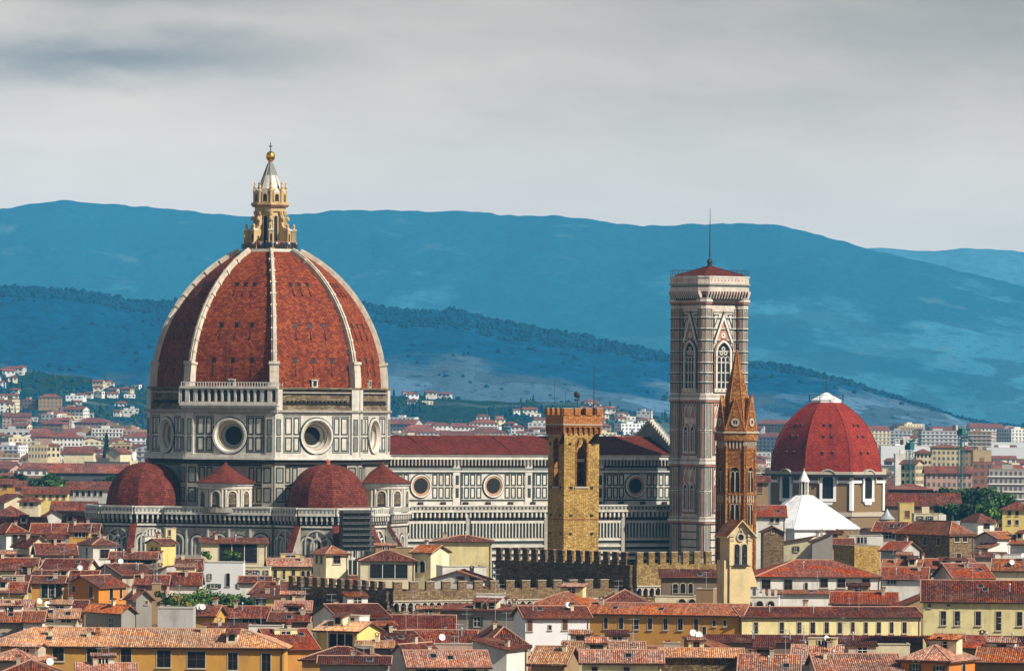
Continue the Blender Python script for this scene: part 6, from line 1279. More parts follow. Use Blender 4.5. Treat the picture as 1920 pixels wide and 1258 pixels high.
H(60, 118, 1092, 1042, 0, 8, 'gx', 1.1, 'ochre', 'tile_red', 'ochre house with black terrace opening beside the orange gable', [(78, 116, 1095, 1121, 't')], aer=1)
H(-20, 46, 1110, 1030, 0, 8, 'gx', 1.7, 'yellow', 'tile_red', 'yellow house with red roof at the left edge', aer=1)
H(229, 252, 1146, 965, 40, 10.5, 'gy', 1.0, 'grey', 'tile_orange', 'stained grey house under a narrow orange roof', side=[(-1, .28, 1.2, 1.1, 1.9, 'o')])
H(256, 284, 1120, 990, 20, 6, 'gy', 1.3, 'grey', 'tile_red', 'tall narrow grey gable left of the roof garden', [(272, 277, 1126, 1133)])
H(285, 301, 1094, 1020, 0, 1.6, 'flat', 0, 'tan', 'concrete', 'tall tan chimney tower beside the roof garden', name='chimney_tower', cat='chimney')
H(254, 313, 1095, 1042, 0, 8, 'gx', 1.5, 'pink', 'tile_red', 'pinkish house with red roof behind the tan chimney tower', aer=1)
H(296, 362, 1140, 930, 0, 8, 'flat', 0, 'light_grey', 'concrete', 'light grey parapet wall under the roof garden')
H(362, 402, 1153, 945, -10, 8, 'gx', 1.5, 'ochre', 'tile_red', 'small ochre house with red roof below the roof garden', dish=2)
H(-20, 55, 1147, 965, 0, 10, 'gx', 1.8, 'cream', 'tile_pink', 'cream house with faded pink roof at the left edge')
H(-20, 50, 1165, 930, 0, 9, 'gx', 1.6, 'beige', 'tile_orange', 'beige house with orange roof at the left edge', aer=1)
H(57, 99, 1137, 985, 0, 5, 'flat', 0, 'pale_yellow', 'concrete', 'low pale yellow rooftop wall with dishes', dish=1)
H(76, 144, 1158, 928, 0, 7, 'gx', 1.3, 'cream', 'tile_light', 'cream house with pale tile roof and air conditioners', [(80, 100, 1161, 1167), (115, 123, 1160, 1167), (125, 133, 1160, 1167)], dish=1)
H(44, 79, 1164, 922, 0, 7, 'gx', 1.4, 'white', 'tile_orange', 'small white house with orange roof near the left edge')
H(108, 160, 1142, 985, 0, 8, 'gx', 1.4, 'tan', 'tile_dark', 'tan house with dark maroon roof left of the grey house')
H(330, 376, 1067, 1120, 0, 8, 'gx', 2.0, 'beige', 'tile_red', 'beige house with red roof left of the bright white house')
H(313, 374, 1095, 1050, 0, 9, 'gx', 2.0, 'white', 'tile_red', 'white house with red roof above the roof garden', aer=1)
H(283, 313, 1073, 1075, -15, 6, 'sl', 1.3, 'light_grey', 'tile_red', 'light grey rooftop wedge below the yellow tower house')
H(144, 176, 1020, 1150, 20, 8, 'flat', 0, 'beige', 'concrete', 'beige terrace wall left of the white pavilion')
# ---- right middle
H(1778, 1828, 1000, 1250, 35, 19, 'hip', 2.6, 'brown_rubble', 'tile_orange', 'big brown stone tower house with an orange hip roof', [(1789, 1799, 1003, 1016), (1805, 1814, 1003, 1016), (1793, 1802, 1037, 1048)], side=[(-1, .2, 1.0, 1.1, 1.7, 'w'), (-1, .45, .9, 1.3, 1.9, 'w'), (-1, .75, 5.2, 1.0, 1.4, 'w'), (-1, .85, 1, 1, 1.6, 'w'), (-1, .35, 5.4, .9, 1.7, 'w')])
H(1601, 1652, 1023, 1225, 25, 9.6, 'flat', 0, 'yellow_rubble', 'concrete', 'square block of yellow rubble stone', aer=1)
H(1868, 1908, 1009, 1262, 35, 8, 'gx', 1.4, 'white', 'tile_orange', 'white house with orange roof right of the stone tower house', side=[(-1, .3, 1.2, .9, 1.6, 'w'), (-1, .7, 1.2, .9, 1.6, 'w')])
H(1431, 1470, 996, 1290, 2, 7, 'gy', 1.1, 'brown_rubble', 'tile_red', 'rough brown stone gable before the white pyramid roof', [(1447, 1451, 995, 1000)])
H(1470, 1523, 1015, 1270, -8, 9, 'sl', 1.2, 'cream', 'tile_red', 'cream lean-to house under the white pyramid roof', [(1490, 1496, 1024, 1034)], aer=1)
H(1412, 1473, 968, 1400, 0, 12, 'gx', 2.6, 'white', 'tile_scarlet', 'white house with bright scarlet roof behind the bell gable', [(1444, 1450, 972, 980), (1455, 1461, 972, 980)])
H(1416, 1441, 902, 1560, 0, 9, 'gx', 1.5, 'tan', 'tile_red', 'tan loggia house with red roof beside the spire', [(1420, 1430, 906, 924)])
H(1523, 1561, 1015, 1250, 0, 8, 'sl', 2.0, 'grey', 'tile_dark', 'grey chimneyed wall at the foot of the white pyramid', chim=[(.3, .5), (.5, .5)])
H(1543, 1599, 1020, 1262, 0, 7, 'gx', 1.2, 'pink', 'tile_scarlet', 'pinkish house with scarlet roof under the white pyramid')
H(1572, 1612, 993, 1320, 0, 8, 'flat', 0, 'tan', 'concrete', 'tan block at the corner of the white pyramid')
H(1592, 1656, 1004, 1285, 0, 8, 'flat', 0, 'white', 'concrete', 'white roof terrace left of the stone tower house', [(1607, 1625, 1007, 1019, 't')], aer=2)
H(1638, 1692, 996, 1305, -15, 10, 'gx', 2.0, 'white', 'tile_red', 'white house with red roof under the metal cone', [(1660, 1672, 997, 1010)])
H(1653, 1688, 1031, 1200, -30, 9, 'gx', 1.7, 'light_grey', 'tile_scarlet', 'light grey gabled house left of the stone tower house')
H(1655, 1722, 1067, 1120, -10, 10, 'gx', 1.7, 'cream', 'tile_orange', 'cream house with orange roof above the white church wing', dish=1)
H(1715, 1832, 1065, 1142, 5, 12, 'gx', 1.7, 'beige', 'tile_scarlet', 'beige house with scarlet roof before the stone tower house', aer=1)
H(1655, 1736, 1085, 1072, -6, 12, 'gx', 2.0, 'white', 'tile_scarlet', 'white house with scarlet roof right of the church wing', [(1664, 1680, 1087, 1095, 't')])
H(1788, 1862, 1083, 1080, 12, 14, 'gx', 2.5, 'beige', 'tile_scarlet', 'beige gabled house with scarlet roof behind the yellow palace', aer=1)
H(1862, 1940, 1069, 1100, -8, 10, 'gx', 2.0, 'cream', 'tile_orange', 'cream house crowded with dishes at the right edge', dish=3, aer=2)
H(1896, 1945, 1019, 1240, -20, 9, 'gx', 1.8, 'white', 'tile_orange', 'white house with orange roof at the right edge')
H(1830, 1888, 1043, 1210, 0, 7, 'sf', .8, 'pink', 'tile_red', 'pinkish lean-to right of the stone tower house')
H(1866, 1938, 1039, 1200, 0, 5, 'flat', 0, 'white', 'concrete', 'low white parapet near the right edge')
H(1560, 1678, 1131, 1000, -5, 9, 'gx', 1.8, 'tan', 'tile_scarlet', 'tan house with scarlet roof behind the pale yellow wing')
H(1687, 1714, 943, 1560, 0, 7, 'flat', 0, 'yellow', 'concrete', 'square yellow tower block with one black window', [(1697, 1706, 957, 970)])
H(1714, 1768, 963, 1520, 0, 9, 'flat', 0, 'cream', 'concrete', 'cream flat roofed house beside the yellow tower block', [(1722, 1728, 968, 976), (1740, 1746, 968, 976)])
H(1832, 1866, 975, 1480, 28, 8, 'hip', 1.8, 'white', 'tile_red', 'white villa with red hip roof below the park trees', [(1844, 1856, 981, 992)])
H(1880, 1936, 953, 1600, -5, 10, 'hip', 2.0, 'yellow', 'tile_red', 'yellow house with red roofs at the right edge of the park', [(1890, 1896, 958, 967), (1904, 1910, 958, 967), (1890, 1896, 975, 984), (1904, 1910, 975, 984)])
H(1745, 1800, 978, 1460, 0, 9, 'flat', 0, 'white', 'concrete', 'white block behind the stone tower house')
# ---- far blocks one can tell apart
fw_ = dict(cat='apartment block', name='apartment_block')
H(1668, 1746, 916, 1900, 0, 12, 'hip', 1.6, 'dark_grey', 'tile_far', 'low dark glazed building with brown roof by the brown drum', far_win=(14, 1, 3.4, .8, 'glass'))
H(1664, 1800, 946, 1760, 0, 16, 'gx', 3.6, 'brown', 'tile_red', 'long low red roof before the park trees')
H(1737, 1823, 886, 2300, 0, 14, 'gx', 2.6, 'pink', 'tile_far', 'long pinkish block with red roof behind the taller crane', far_win=(9, 2, 3.2, .9, 'far_glass'), **fw_)
H(1824, 1861, 866, 2400, -8, 14, 'flat', 0, 'faded_red', 'concrete', 'brick red slab block right of the taller crane', far_win=(3, 3, 3.2, 1, 'far_glass'), **fw_)
H(1855, 1936, 880, 2150, -4, 16, 'flat', 0, 'concrete', 'concrete', 'grey concrete block with striped bays behind the park', far_win=(9, 4, 2.9, .8, 'far_glass'), **fw_)
H(1748, 1800, 838, 2900, 0, 14, 'hip', 1.6, 'faded_yellow', 'tile_far', 'yellow apartment block with balconies left of the taller crane', far_win=(6, 3, 3.0, 2.2, 'far_glass'), **fw_)
H(1800, 1826, 842, 2950, 0, 14, 'hip', 2.0, 'tan', 'tile_far', 'tan apartment block hidden behind the taller crane', far_win=(3, 3, 3.0, 1.2, 'far_glass'), **fw_)
H(1825, 1859, 844, 2850, 0, 14, 'flat', 0, 'faded_ochre', 'concrete', 'windowless ochre block right of the crane mast', **fw_)
H(1690, 1716, 869, 2350, -20, 12, 'gx', 1.6, 'faded_yellow', 'tile_far', 'pale yellow house beside the shorter crane', far_win=(3, 3, 3, 1, 'glass'))
H(1679, 1712, 851, 2600, 0, 12, 'flat', 0, 'white', 'concrete', 'white cube house behind the shorter crane')
H(1718, 1747, 848, 2700, 0, 12, 'hip', 1.6, 'cream', 'tile_far', 'cream house right of the shorter crane', far_win=(4, 2, 3, 1, 'glass'))
H(1652, 1746, 836, 4300, 0, 30, 'flat', 0, 'bright_white', 'white_paint', 'long bright white warehouse beyond the lower dome', cat='warehouse', name='warehouse')
H(1850, 1932, 839, 4250, 0, 30, 'flat', 0, 'bright_white', 'white_paint', 'long bright white warehouse near the right edge', cat='warehouse', name='warehouse')
H(1770, 1932, 829, 4800, 0, 40, 'flat', 0, 'bright_white', 'white_paint', 'white greenhouse roofs behind the warehouses', cat='warehouse', name='warehouse')
H(0, 55, 804, 4000, 8, 18, 'flat', 0, 'light_grey', 'concrete', 'grey office block with dark balcony stacks at the left edge', far_win=(5, 5, 3.0, 2.5, 'void'), **fw_)
H(53, 88, 834, 3050, 0, 16, 'flat', 0, 'faded_yellow', 'concrete', 'pale yellow block with two rows of windows', far_win=(6, 2, 3.6, 1.5, 'far_glass'), **fw_)
H(88, 113, 834, 3060, 6, 12, 'hip', 1.0, 'cream', 'tile_far', 'cream end house beside the two row yellow block', far_win=(3, 2, 3.2, 1.5, 'glass'))
H(65, 98, 817, 3700, 0, 18, 'hip', 3.0, 'pink', 'tile_far', 'pinkish house with red roof right of the grey office block')
H(98, 155, 819, 3600, 4, 16, 'hip', 3.0, 'white', 'tile_far', 'white apartment block with red hip roof', far_win=(8, 3, 3.1, 1, 'far_glass'), **fw_)
H(155, 172, 803, 4050, 0, 16, 'flat', 0, 'tan', 'concrete', 'blank tan gable of the long balcony block', **fw_)
H(172, 230, 803, 4040, 0, 16, 'flat', 0, 'white', 'concrete', 'long white balcony block above the left apse', far_win=(9, 5, 3.0, 1, 'void'), **fw_)
H(230, 276, 805, 3950, -6, 18, 'flat', 0, 'pink', 'concrete', 'pinkish grey block touching the dome drum', far_win=(6, 5, 3.2, 1.5, 'far_glass'), **fw_)
H(210, 245, 832, 3200, 0, 14, 'flat', 0, 'faded_ochre', 'concrete', 'small ochre block right of the dark cypress', far_win=(4, 1, 3.4, 1.4, 'glass'))
H(198, 226, 848, 2900, -20, 14, 'gy', 2.4, 'cream', 'tile_far', 'cream gabled house under the dark cypress')
H(120, 175, 848, 2950, 0, 14, 'gx', 3.0, 'cream', 'tile_far', 'cream house with red roof before the white apartment block')
H(92, 236, 885, 2350, 0, 16, 'gx', 3.6, 'dark_grey', 'tile_far', 'very long low building with red brown roof', cat='warehouse')
H(158, 240, 866, 2650, 0, 14, 'flat', 0, 'dark_grey', 'concrete', 'black flat roofed hall beside a white chimney', cat='warehouse')
H(126, 212, 916, 1900, 2, 14, 'gx', 2.4, 'light_grey', 'tile_red', 'grey house with a row of white arched windows', [(a, a+6, 920, 930, 'a') for a in range(131, 196, 11)])
H(43, 126, 924, 1850, 2, 12, 'gx', 2.0, 'yellow', 'tile_red', 'yellow house with red roof below the left trees', [(a, a+5, 928, 936) for a in (66, 80, 92, 105, 117)])
H(-10, 28, 906, 1950, 0, 10, 'gx', 1.6, 'ochre', 'tile_red', 'ochre house at the left edge below the trees', [(5, 13, 908, 918)])
H(28, 46, 912, 1920, 0, 10, 'gx', 2.0, 'pink', 'tile_red', 'red roofed house right of the ochre house below the trees')
H(10, 62, 940, 1700, 24, 12, 'gy', 2.2, 'cream', 'tile_red', 'cream gabled house in the left middle distance')
H(36, 72, 938, 1640, 0, 9, 'hip', 1.4, 'cream', 'tile_red', 'cream rooftop house with small red hip roof', [(44, 50, 942, 950), (56, 62, 942, 950)])
H(-10, 48, 965, 1500, 4, 12, 'hip', 2.4, 'white', 'tile_red', 'white house with reddish shutters and broad red roof', [(8, 20, 968, 978, 't'), (48, 58, 968, 980)])
H(98, 175, 955, 1560, 0, 13, 'gx', 2.2, 'brown', 'tile_red', 'brown house with red roof left of the apse dome')
H(172, 196, 965, 1420, -15, 8, 'gy', 1.4, 'cream', 'tile_red', 'cream gable touching the left apse', [(182, 187, 967, 973)])
H(80, 122, 970, 1440, 8, 10, 'gy', 1.8, 'white', 'tile_red', 'white gabled house between red roofs')
H(0, 80, 988, 1330, 0, 12, 'gx', 2.2, 'tan', 'tile_red', 'tan house with red roof above the two arches')
H(118, 190, 984, 1320, 0, 11, 'gx', 2.1, 'pink', 'tile_red', 'pinkish house with red roof at the foot of the left apse')
# ================================================================ FILLER CITY: every house its own thing, described by what it stands beside
ANCH = [(27, 826, 'the grey office block'), (83, 848, 'the two row yellow block'), (126, 826, 'the white apartment block with hip roof'), (201, 822, 'the long balcony block'), (200, 832, 'the dark cypress'), (165, 888, 'the very long low building'), (198, 870, 'the black flat roofed hall'),
        (168, 921, 'the row of white arched windows'), (85, 930, 'the yellow house below the left trees'), (270, 905, 'the left apse dome'), (10, 915, 'the ochre house below the left trees'), (36, 955, 'the cream gabled house'), (30, 970, 'the house with reddish shutters'), (120, 897, 'the left trees'), (275, 820, 'the dome drum'),
        (735, 815, 'the end of the dome drum'), (1035, 790, 'the battlements of the stone tower'), (1120, 790, 'the lit side of the stone tower'), (1235, 800, 'the crocketed facade gable'), (880, 822, 'the middle of the nave roof'), (1255, 780, 'the marble bell tower'),
        (1441, 830, 'the lower red dome'), (1655, 830, 'the right flank of the lower dome'), (1410, 810, 'the pointed spire'), (1699, 838, 'the white warehouse beyond the dome'), (1890, 842, 'the warehouse near the right edge'), (1803, 815, 'the top of the taller crane'), (1706, 842, 'the top of the shorter crane'), (1773, 850, 'the yellow apartment block with balconies'),
        (1780, 890, 'the long pinkish block'), (1842, 888, 'the brick red slab'), (1895, 905, 'the striped concrete block'), (1708, 922, 'the low glazed building'), (1730, 940, 'the long low red roof'), (1700, 955, 'the square yellow tower block'), (1830, 930, 'the park trees'), (1850, 985, 'the white villa'), (1905, 960, 'the yellow house by the park'), (1735, 968, 'the cream flat roofed house'),
        (1640, 975, 'the metal cone'), (1440, 960, 'the bright scarlet roof'), (1425, 915, 'the tan loggia house')]
USED = set(l for _, _, l in ALLP); AREA = []
CW = {'cream': 'cream', 'white': 'white', 'pale_yellow': 'pale yellow', 'yellow': 'yellow', 'tan': 'tan', 'pink': 'pinkish', 'beige': 'beige', 'ochre': 'ochre', 'light_grey': 'light grey', 'bright_white': 'bright white', 'grey': 'grey'}
def describe(px, py, w, h, wall, kind, red):
    rf = {'gx': 'red ridged roof', 'hip': 'red hip roof', 'gy': 'red gable roof', 'flat': 'flat roof'}[kind]
    size = 'tall' if h > w*.9 else ('broad' if w > 20 else ('small' if w < 11 else ''))
    A = sorted(ANCH, key=lambda a: (a[0]-px)**2+((a[1]-py)*2.2)**2)
    def rel(a):
        dx, dy = px-a[0], py-a[1]
        if abs(dx) > 2.2*abs(dy)*1.2: return ('just ' if abs(dx) < 25 else '')+('left of' if dx < 0 else 'right of')
        if abs(dx) < 12: return 'above' if dy < 0 else 'below'
        return ('above and ' if dy < 0 else 'below and ')+('left of' if dx < 0 else 'right of')
    for adj in ('', size):
        for a in A[:3]:
            l = ' '.join(x for x in (adj, CW[wall], 'house with', rf, rel(a), a[2]) if x)
            if l not in USED and len(l.split()) <= 15: return l
    for a in A[:4]:
        for b in A[:6]:
            if a is b: continue
            l = ' '.join(x for x in (size, CW[wall], rf.replace('red ', '').replace(' roof', ''), 'house', rel(a), a[2].replace('the ', ''), 'near', b[2].replace('the ', '')) if x)
            if l not in USED and len(l.split()) <= 16: return l
    return None
rg = random.Random(21); CAND = []
def blocked(x, y, rad):
    for pl, pr, ye, D, w, d, c, r in HOUSES:
        q = Vector((x-c.x, y-c.y)); lx = q.x*math.cos(r)+q.y*math.sin(r); ly = -q.x*math.sin(r)+q.y*math.cos(r)
        if -w/2-rad < lx < w/2+rad and -rad < ly < d+rad: return True
    for cx, cy, R in ((DC.x, DC.y, 50), (DC.x+50, DC.y+30, 40), (CC.x, CC.y, 12), (cM.x, cM.y, 30), (cP.x, cP.y+12, 17), (cB.x, cB.y, 8), (DC.x+90, DC.y+45, 30)):
        if (x-cx)**2+(y-cy)**2 < (R+rad)**2: return True
    for pl, pr, D0, D1 in ((1740, 1930, 1640, 1890), (0, 240, 1960, 2180)):
        if D0 < y < D1 and pl < topx((x, y, 10))[0] < pr: return True
    return False
PALF = ['white', 'light_grey', 'cream', 'pink', 'white', 'bright_white', 'cream', 'tan', 'light_grey']
PAL = ['cream', 'white', 'pale_yellow', 'cream', 'beige', 'pink', 'white', 'tan', 'light_grey', 'yellow', 'ochre', 'cream']
def sow(px0, px1, D0, D1, dstep, wr, zr_, pk, flat, seed):
    r = random.Random(seed); D = D0
    while D < D1:
        px = px0-r.uniform(0, 30)
        while px < px1:
            w = r.uniform(*wr); k = D/F; Dj = D+r.uniform(-.3, .3)*dstep; p = at(px+w/k/2, 760, Dj); p.z = 0; d = min(dstep*.75, r.uniform(.7, 1.1)*w+3)
            if r.random() < pk and not blocked(p.x, p.y+d/2, max(w, d)*.5):
                z = r.uniform(*zr_); fl = r.random() < flat
                CAND.append((Dj, px+w/k/2, p, w, d, z, 'flat' if fl else r.choice(('gx', 'gx', 'hip', 'gy')), r.choice(PAL if D < 2500 else PALF), R_(r.choice((-8, 4, 12, 27, -20, 0))+r.uniform(-4, 4)), r.random()))
            px += w/k*r.uniform(1.05, 1.35)
        D += dstep
sow(-15, 290, 1250, 2600, 26, (9, 17), (13, 19), .9, .12, 1)
sow(-15, 290, 2600, 3500, 60, (12, 24), (12, 22), .92, .25, 2); sow(-15, 290, 3500, 4600, 70, (13, 26), (17, 33), .9, .3, 12)
sow(1415, 1935, 1330, 2600, 26, (9, 17), (12, 18), .9, .15, 3)
sow(1410, 1935, 2600, 3300, 48, (12, 22), (11, 19), .9, .35, 4)
sow(1400, 1935, 3300, 4700, 75, (14, 30), (10, 20), .9, .5, 5); sow(1400, 1935, 4700, 6400, 90, (14, 36), (17, 38), .85, .6, 15)
sow(728, 1262, 3700, 4600, 60, (14, 34), (21, 31), .85, .6, 6)
sow(-15, 290, 860, 1250, 24, (8, 13), (11, 15), .95, .1, 7); sow(290, 1250, 800, 1010, 22, (8, 13), (10, 14), .95, .1, 8); sow(380, 920, 1075, 1235, 24, (8, 13), (12, 17), .9, .15, 9); sow(1415, 1935, 860, 1330, 24, (8, 13), (10, 14.5), .95, .1, 10)
# villas on the low hills
for q in range(26):
    cpx = (rg.uniform(0, 280), rg.uniform(740, 1240), rg.uniform(740, 1240), rg.uniform(-10, 200))[q % 4]; ct = rg.random()**1.2*.62+.03
    for u in range(rg.randint(3, 9)):
        px = cpx+rg.gauss(0, 17); p = fl(px, min(.8, max(.02, ct+rg.gauss(0, .05)))); w = rg.uniform(6, 15)
        CAND.append((p.y, px, p, w, w*.7, rg.uniform(4.5, 8.5), rg.choice(('hip', 'gx', 'flat')), rg.choice(('white', 'cream', 'bright_white', 'white')), R_(rg.uniform(-25, 25)), rg.random()))
for q in range(0):
    px = rg.uniform(720, 1250); t = rg.uniform(.05, .6); p = fw(px, t); w = rg.uniform(7, 13)
    CAND.append((p.y, px, p, w, w*.6, rg.uniform(7, 10), 'hip', 'white', R_(rg.uniform(-25, 25)), rg.random()))
for q in range(230):
    px = rg.choice((rg.uniform(-10, 282), rg.uniform(735, 1258), rg.uniform(735, 1258))); p = fl(px, rg.random()**1.5*.34+.01); w = rg.uniform(9, 30); z_ = rg.uniform(6, 15)
    CAND.append((p.y, px, p, w, w*.6, z_, rg.choice(('flat', 'flat', 'hip', 'gx')), rg.choice(PALF), R_(rg.uniform(-25, 25)), rg.random()))
# which of them the photograph shows: a coarse skyline of what stands nearer
SK = [2000.0]*2000
def cover(pl, pr, y):
    for i in range(max(0, int(pl)), min(1999, int(pr)+1)): SK[i] = min(SK[i], y)
EV = [(D, 0, (pl, pr, ye)) for pl, pr, ye, D, w, d, c, r in HOUSES]+[(c[0], 1, c) for c in CAND]
EV += [(1250, 0, (205, 345, 880)), (1270, 0, (276, 730, 760)), (1250, 0, (185, 760, 950)), (1330, 0, (730, 1260, 824)), (1330, 0, (1258, 1402, 520)), (1740, 0, (1440, 1665, 790)), (1085, 0, (1350, 1412, 800)), (1070, 0, (1030, 1122, 766)), (1440, 0, (1470, 1600, 975)), (1050, 0, (910, 1190, 1040)), (1030, 0, (540, 1140, 1095)), (1040, 0, (1190, 1350, 1040))]
EV.sort(key=lambda e: e[0]); SEEN = []
for D, ty, e in EV:
    if ty == 0: cover(*e); continue
    _, px, p, w, d, z, kd, wl, r, s = e; k = D/F; pl, pr = px-w/k/2, px+w/k/2; yt = topx((p.x, D, p.z+z+1.8))[1]
    vis_ = [SK[i]-yt for i in range(max(0, int(pl)), min(1919, int(pr))+1)]
    ar = sum(max(0, min(v, z/k)) for v in vis_) if vis_ else 0
    if ar > 6: SEEN.append((ar, e, yt)); cover(pl+1, pr-1, yt+2)
SEEN.sort(key=lambda s: -s[0]); budget = 300-NH[0]+10; nb = nv = 0; rest = MB()
for ar, e, yt in SEEN:
    D, px, p, w, d, z, kd, wl, r, s = e; hillh = p.z != 0; zb = p.z-2 if hillh else 0; rise = w*.13; lab = None
    tl = 'tile_far' if D > 1700 else random.Random(s).choice(('tile_red', 'tile_red', 'tile_scarlet', 'tile_orange', 'tile_dark'))
    if (nv < 140 if hillh else nb < budget):
        lab = describe(px, yt+6, w, z*.6, wl, kd, True) if not hillh else None
        if hillh:
            for l in ['%s villa on the hillside %s %s' % (CW[wl], q_, a[2]) for a in sorted(ANCH, key=lambda a: abs(a[0]-px)+.2*abs(a[1]-yt))[:3] for q_ in (('high above' if a[1]-yt > 70 else 'above'), ('high up left of' if px < a[0] else 'high up right of'))]:
                if l not in USED and len(l.split()) <= 16: lab = l; break
    if lab:
        USED.add(lab); nv += hillh; nb += not hillh; fwn = None
        if D > 1450: fwn = (max(2, int(w/3.4)), max(1, min(5, int((z-2)/3.2))) if D > 2400 else 2, 3.1, 1.0, 'glass' if D < 2300 else 'far_glass')
        nq = max(1, int(w/3.4)); ws = [(-w/2+(i+.5)*w/nq, z-2.6, 1.0, 1.5, 'w') for i in range(nq)] if D <= 1450 else []
        ro, zr = build_house((p.x, p.y, zb), r, w, d, z, kd, rise, wl, tl if kd != 'flat' else 'concrete', lab, 'villa' if hillh else 'house', 'villas on the hillside' if hillh else 'houses of the old city', 'villa' if hillh else 'house', over=.6, far=D > 1450, far_win=fwn, wins=ws, chim=[(.3+.4*s, .4)] if D < 1700 and kd != 'flat' else (), seed=int(s*50))
    else:
        q = Matrix.Translation((p.x, p.y, zb)) @ Matrix.Rotation(r, 4, 'Z'); g = lambda x, y, zz: q @ Vector((x, y, zz)); hw = w/2
        C4 = [(-hw, 0), (hw, 0), (hw, d), (-hw, d)]
        for i in range(4): a, b = C4[i], C4[(i+1) % 4]; rest.face([g(*a, 0), g(*b, 0), g(*b, z), g(*a, z)], wl)
        fr = Fr(q @ Vector((0, 0, 0)), (math.sin(r), -math.cos(r))); kk = max(2, int(w/3.5))
        for rr_ in range(max(1, min(5, int((z-2)/3.2)))):
            for c in range(kk): u = -hw+(c+.5)*w/kk; rest.face([fr(u-w/kk*.22, .08, z-1-3.1*rr_), fr(u+w/kk*.22, .08, z-1-3.1*rr_), fr(u+w/kk*.22, .08, z-2.6-3.1*rr_), fr(u-w/kk*.22, .08, z-2.6-3.1*rr_)], 'far_glass')
        if kd == 'flat': rest.face([g(*c, z) for c in C4], 'concrete'); 
        else:
            A, B = (g(-hw+d*.4*(kd == 'hip'), d/2, z+rise), g(hw-d*.4*(kd == 'hip'), d/2, z+rise)); e_ = [g(-hw-.6, -.6, z-.1), g(hw+.6, -.6, z-.1), g(hw+.6, d+.6, z-.1), g(-hw-.6, d+.6, z-.1)]
            rest.face([e_[0], e_[1], B, A], tl); rest.face([e_[2], e_[3], A, B], tl); rest.face([e_[1], e_[2], B], tl if kd == 'hip' else wl); rest.face([e_[3], e_[0], A], tl if kd == 'hip' else wl)
if rest.f:
    o = rest.build('distant_houses'); o['kind'] = 'stuff'; o['label'] = 'mass of small distant houses spread over the plain'
print('houses', NH[0], 'auto', nb, 'seen', len(SEEN))
# ================================================================ PLANTS
simple('leaf', (.035, .085, .014), .7, var=.5, scale=.6); simple('leaf_light', (.12, .21, .03), .7, var=.4, scale=.6); simple('leaf_dark', (.014, .036, .014), .7, var=.5, scale=.5); simple('leaf_yellow', (.30, .24, .03), .7, var=.4, scale=.8); simple('bark', (.07, .05, .035), .9)
def crown_mesh(seed, rx, rz, n, leaf, mats, lobes=9):
    r = random.Random(seed); m = MB(); L = []
    for i in range(lobes):
        t = r.uniform(0, 2*PI); q = r.uniform(.15, .68); L.append((Vector((math.cos(t)*q*rx, math.sin(t)*q*rx, r.uniform(-.45, .6)*rz)), r.uniform(.3, .55)*rx, r.choice(mats)))
    for i in range(n):
        c, R, mt = r.choice(L); v = Vector((r.gauss(0, 1), r.gauss(0, 1), r.gauss(0, 1))).normalized()*R*r.uniform(.55, 1.08); v.z *= rz/rx*.9; p = c+v
        a = Vector((r.gauss(0, 1), r.gauss(0, 1), r.gauss(0, 1))).normalized(); b = a.orthogonal().normalized(); s = leaf*r.uniform(.6, 1.3); cr = a.cross(b)
        m.face([p-b*s, p+cr*s*.6, p+b*s, p-cr*s*.6], mt if r.random() < .8 else r.choice(mats), ((0, 0),)*4)
    return m.mesh('crown')
def trunk_mesh(h, r0):
    m = MB(); m.tube((0, 0, 0), (.1*h*.2, 0, h*.6), r0, r0*.7, 'bark', 8)
    for a in (0, 1.3, 2.6, 3.9, 5.1): m.tube((.02*h, 0, h*.5), (math.cos(a)*h*.35, math.sin(a)*h*.35, h), r0*.5, r0*.15, 'bark', 5)
    return m.mesh('trunk')
def tree(px, ytop, D, rad, mats, lab, cat='tree', name='tree', group=None, n=1500, leaf=.5, zbase=0, rz=None, seed=0):
    c = at(px, ytop, D); rz = rz or rad*.85; t = thing(name, lab, cat, (c.x, c.y, zbase), 0, group); zc = c.z-zbase-rz
    link('crown', crown_mesh(seed, rad, rz, n, leaf, mats), t, (0, 0, zc))
    if cat == 'tree': link('trunk', trunk_mesh(max(1, zc+rz*.2), rad*.06+.1), t)
    return t
gk = 'park trees between the houses'
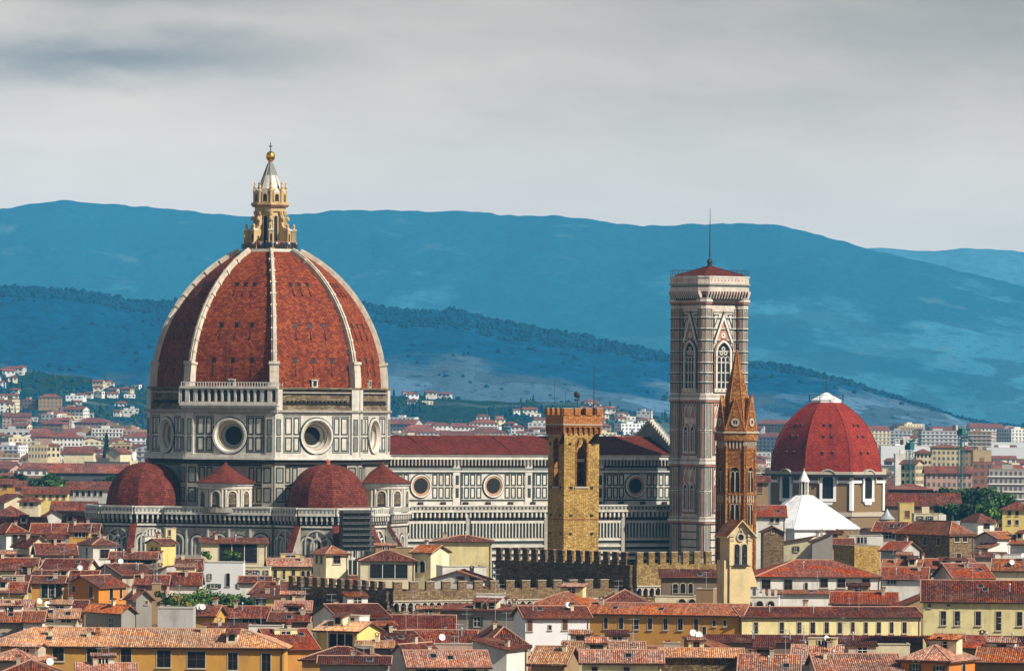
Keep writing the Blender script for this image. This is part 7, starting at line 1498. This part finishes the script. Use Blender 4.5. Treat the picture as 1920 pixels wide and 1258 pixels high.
for i, (px, y, D, r, ms, lab) in enumerate([
    (1752, 918, 1840, 5.0, ('leaf', 'leaf_dark'), 'mid green tree at the left end of the park'), (1776, 906, 1800, 6.5, ('leaf', 'leaf_dark', 'leaf'), 'big grey green tree in front of the pinkish block'), (1803, 914, 1780, 6.5, ('leaf_dark', 'leaf_dark', 'leaf'), 'dark park tree below the taller crane'),
    (1832, 908, 1770, 8.0, ('leaf_dark',), 'broad dark tree before the brick red slab'), (1858, 914, 1760, 7.0, ('leaf_dark', 'leaf'), 'dark tree before the striped concrete block'), (1880, 922, 1740, 6.0, ('leaf', 'leaf_light'), 'bright green tree under the concrete block'), (1849, 940, 1690, 4.5, ('leaf_light', 'leaf'), 'low yellow green tree in front of the park'), (1908, 930, 1740, 6.0, ('leaf', 'leaf_dark'), 'green tree at the right edge of the park'), (1785, 938, 1700, 5.0, ('leaf_dark', 'leaf'), 'low dark tree above the white villa'), (1815, 944, 1690, 4.6, ('leaf_dark',), 'small dark tree behind the white villa'),
    (22, 880, 2060, 6.0, ('leaf', 'leaf_dark'), 'green tree at the left edge of the street'), (48, 884, 2050, 6.0, ('leaf_dark', 'leaf'), 'dark tree second in the street row'), (75, 882, 2060, 7.0, ('leaf', 'leaf_dark'), 'tallest tree of the street row on the far side'), (100, 896, 2030, 5.0, ('leaf', 'leaf_light'), 'light green tree in the street row'), (122, 894, 2040, 5.5, ('leaf_dark', 'leaf'), 'dark tree left of the long grey house'), (150, 896, 2050, 5.0, ('leaf',), 'tree above the white arched windows'), (192, 892, 2060, 5.0, ('leaf', 'leaf_dark'), 'tree behind the right end of the grey house'), (222, 890, 2100, 5.0, ('leaf',), 'tree close to the left apse dome'), (35, 896, 2020, 4.5, ('leaf',), 'low tree before the left street row')]):
    tree(px, y, D, r, ms, lab, group=gk, n=1100, leaf=.75, seed=i)
t = thing('cypress', 'dark pointed cypress before the long balcony block', 'tree', at(200, 760, 3300)*1, 0); t.location.z = 0; zt_ = zat(814, 3300, 200); m = MB(); r = random.Random(3)
for i in range(1500):
    q = r.random(); a = r.uniform(0, 2*PI); R = 3.6*(1-q)**.7*min(1, .5+q*3)*r.uniform(.7, 1.05); p = Vector((R*math.cos(a), R*math.sin(a), 4+q*(zt_-4))); m.face([p, p+Vector((r.uniform(-.6, .6), r.uniform(-.6, .6), 1.4)), p+Vector((r.uniform(-.8, .8), r.uniform(-.8, .8), .2))], 'leaf_dark', ((0, 0),)*3)
m.build('crown', t); m = MB(); m.tube((0, 0, 0), (0, 0, zt_*.6), .5, .2, 'bark'); m.build('trunk', t)
gs = 'shrubs of the roof garden'
for i, (px, y, D, r, ms, lab) in enumerate([(310, 1106, 1000, 2.0, ('leaf_dark', 'leaf'), 'dark roof garden shrub beside the tan chimney tower'), (328, 1108, 995, 2.1, ('leaf', 'leaf_light'), 'light green roof garden shrub'), (345, 1113, 985, 1.8, ('leaf_yellow', 'leaf', 'leaf_yellow'), 'yellowish roof garden shrub'), (362, 1109, 1000, 2.1, ('leaf_light', 'leaf'), 'bright roof garden shrub on the right of the yellowish one'), (380, 1104, 1010, 2.0, ('leaf', 'leaf_light'), 'upright shrub at the middle of the roof garden'), (395, 1100, 1025, 2.4, ('leaf_light', 'leaf'), 'shrub climbing the bright white house'), (418, 1110, 1005, 2.0, ('leaf_light', 'leaf'), 'pale roof garden shrub under the bright white house'), (440, 1108, 1010, 2.2, ('leaf', 'leaf_light'), 'green roof garden shrub under the slit window'), (461, 1110, 1005, 2.2, ('leaf', 'leaf_dark'), 'round dark green shrub at the end of the roof garden')]):
    tree(px, y, D, r, ms, lab, 'shrub', 'shrub', gs, 900, .22, zbase=zat(1140, D, px), seed=30+i)
t_ = at(418, 1054, 1112); H(300, 475, 1139, 990, 0, 8, 'flat', 0, 'grey', 'concrete', 'grey roof garden deck carrying the shrubs')
for i, (px, y, r, lab) in enumerate([(388, 1031, 1.3, 'climbing vine on the left of the white roof terrace'), (424, 1029, 1.4, 'vine hanging before the deep dark loggia'), (440, 1031, 1.4, 'vine at the right corner of the white roof terrace')]):
    tree(px, y, 1113, r, ('leaf_light', 'leaf'), lab, 'vine', 'vine', 'vines on the white terrace', 420, .2, zbase=zat(1055, 1113, px), seed=50+i)
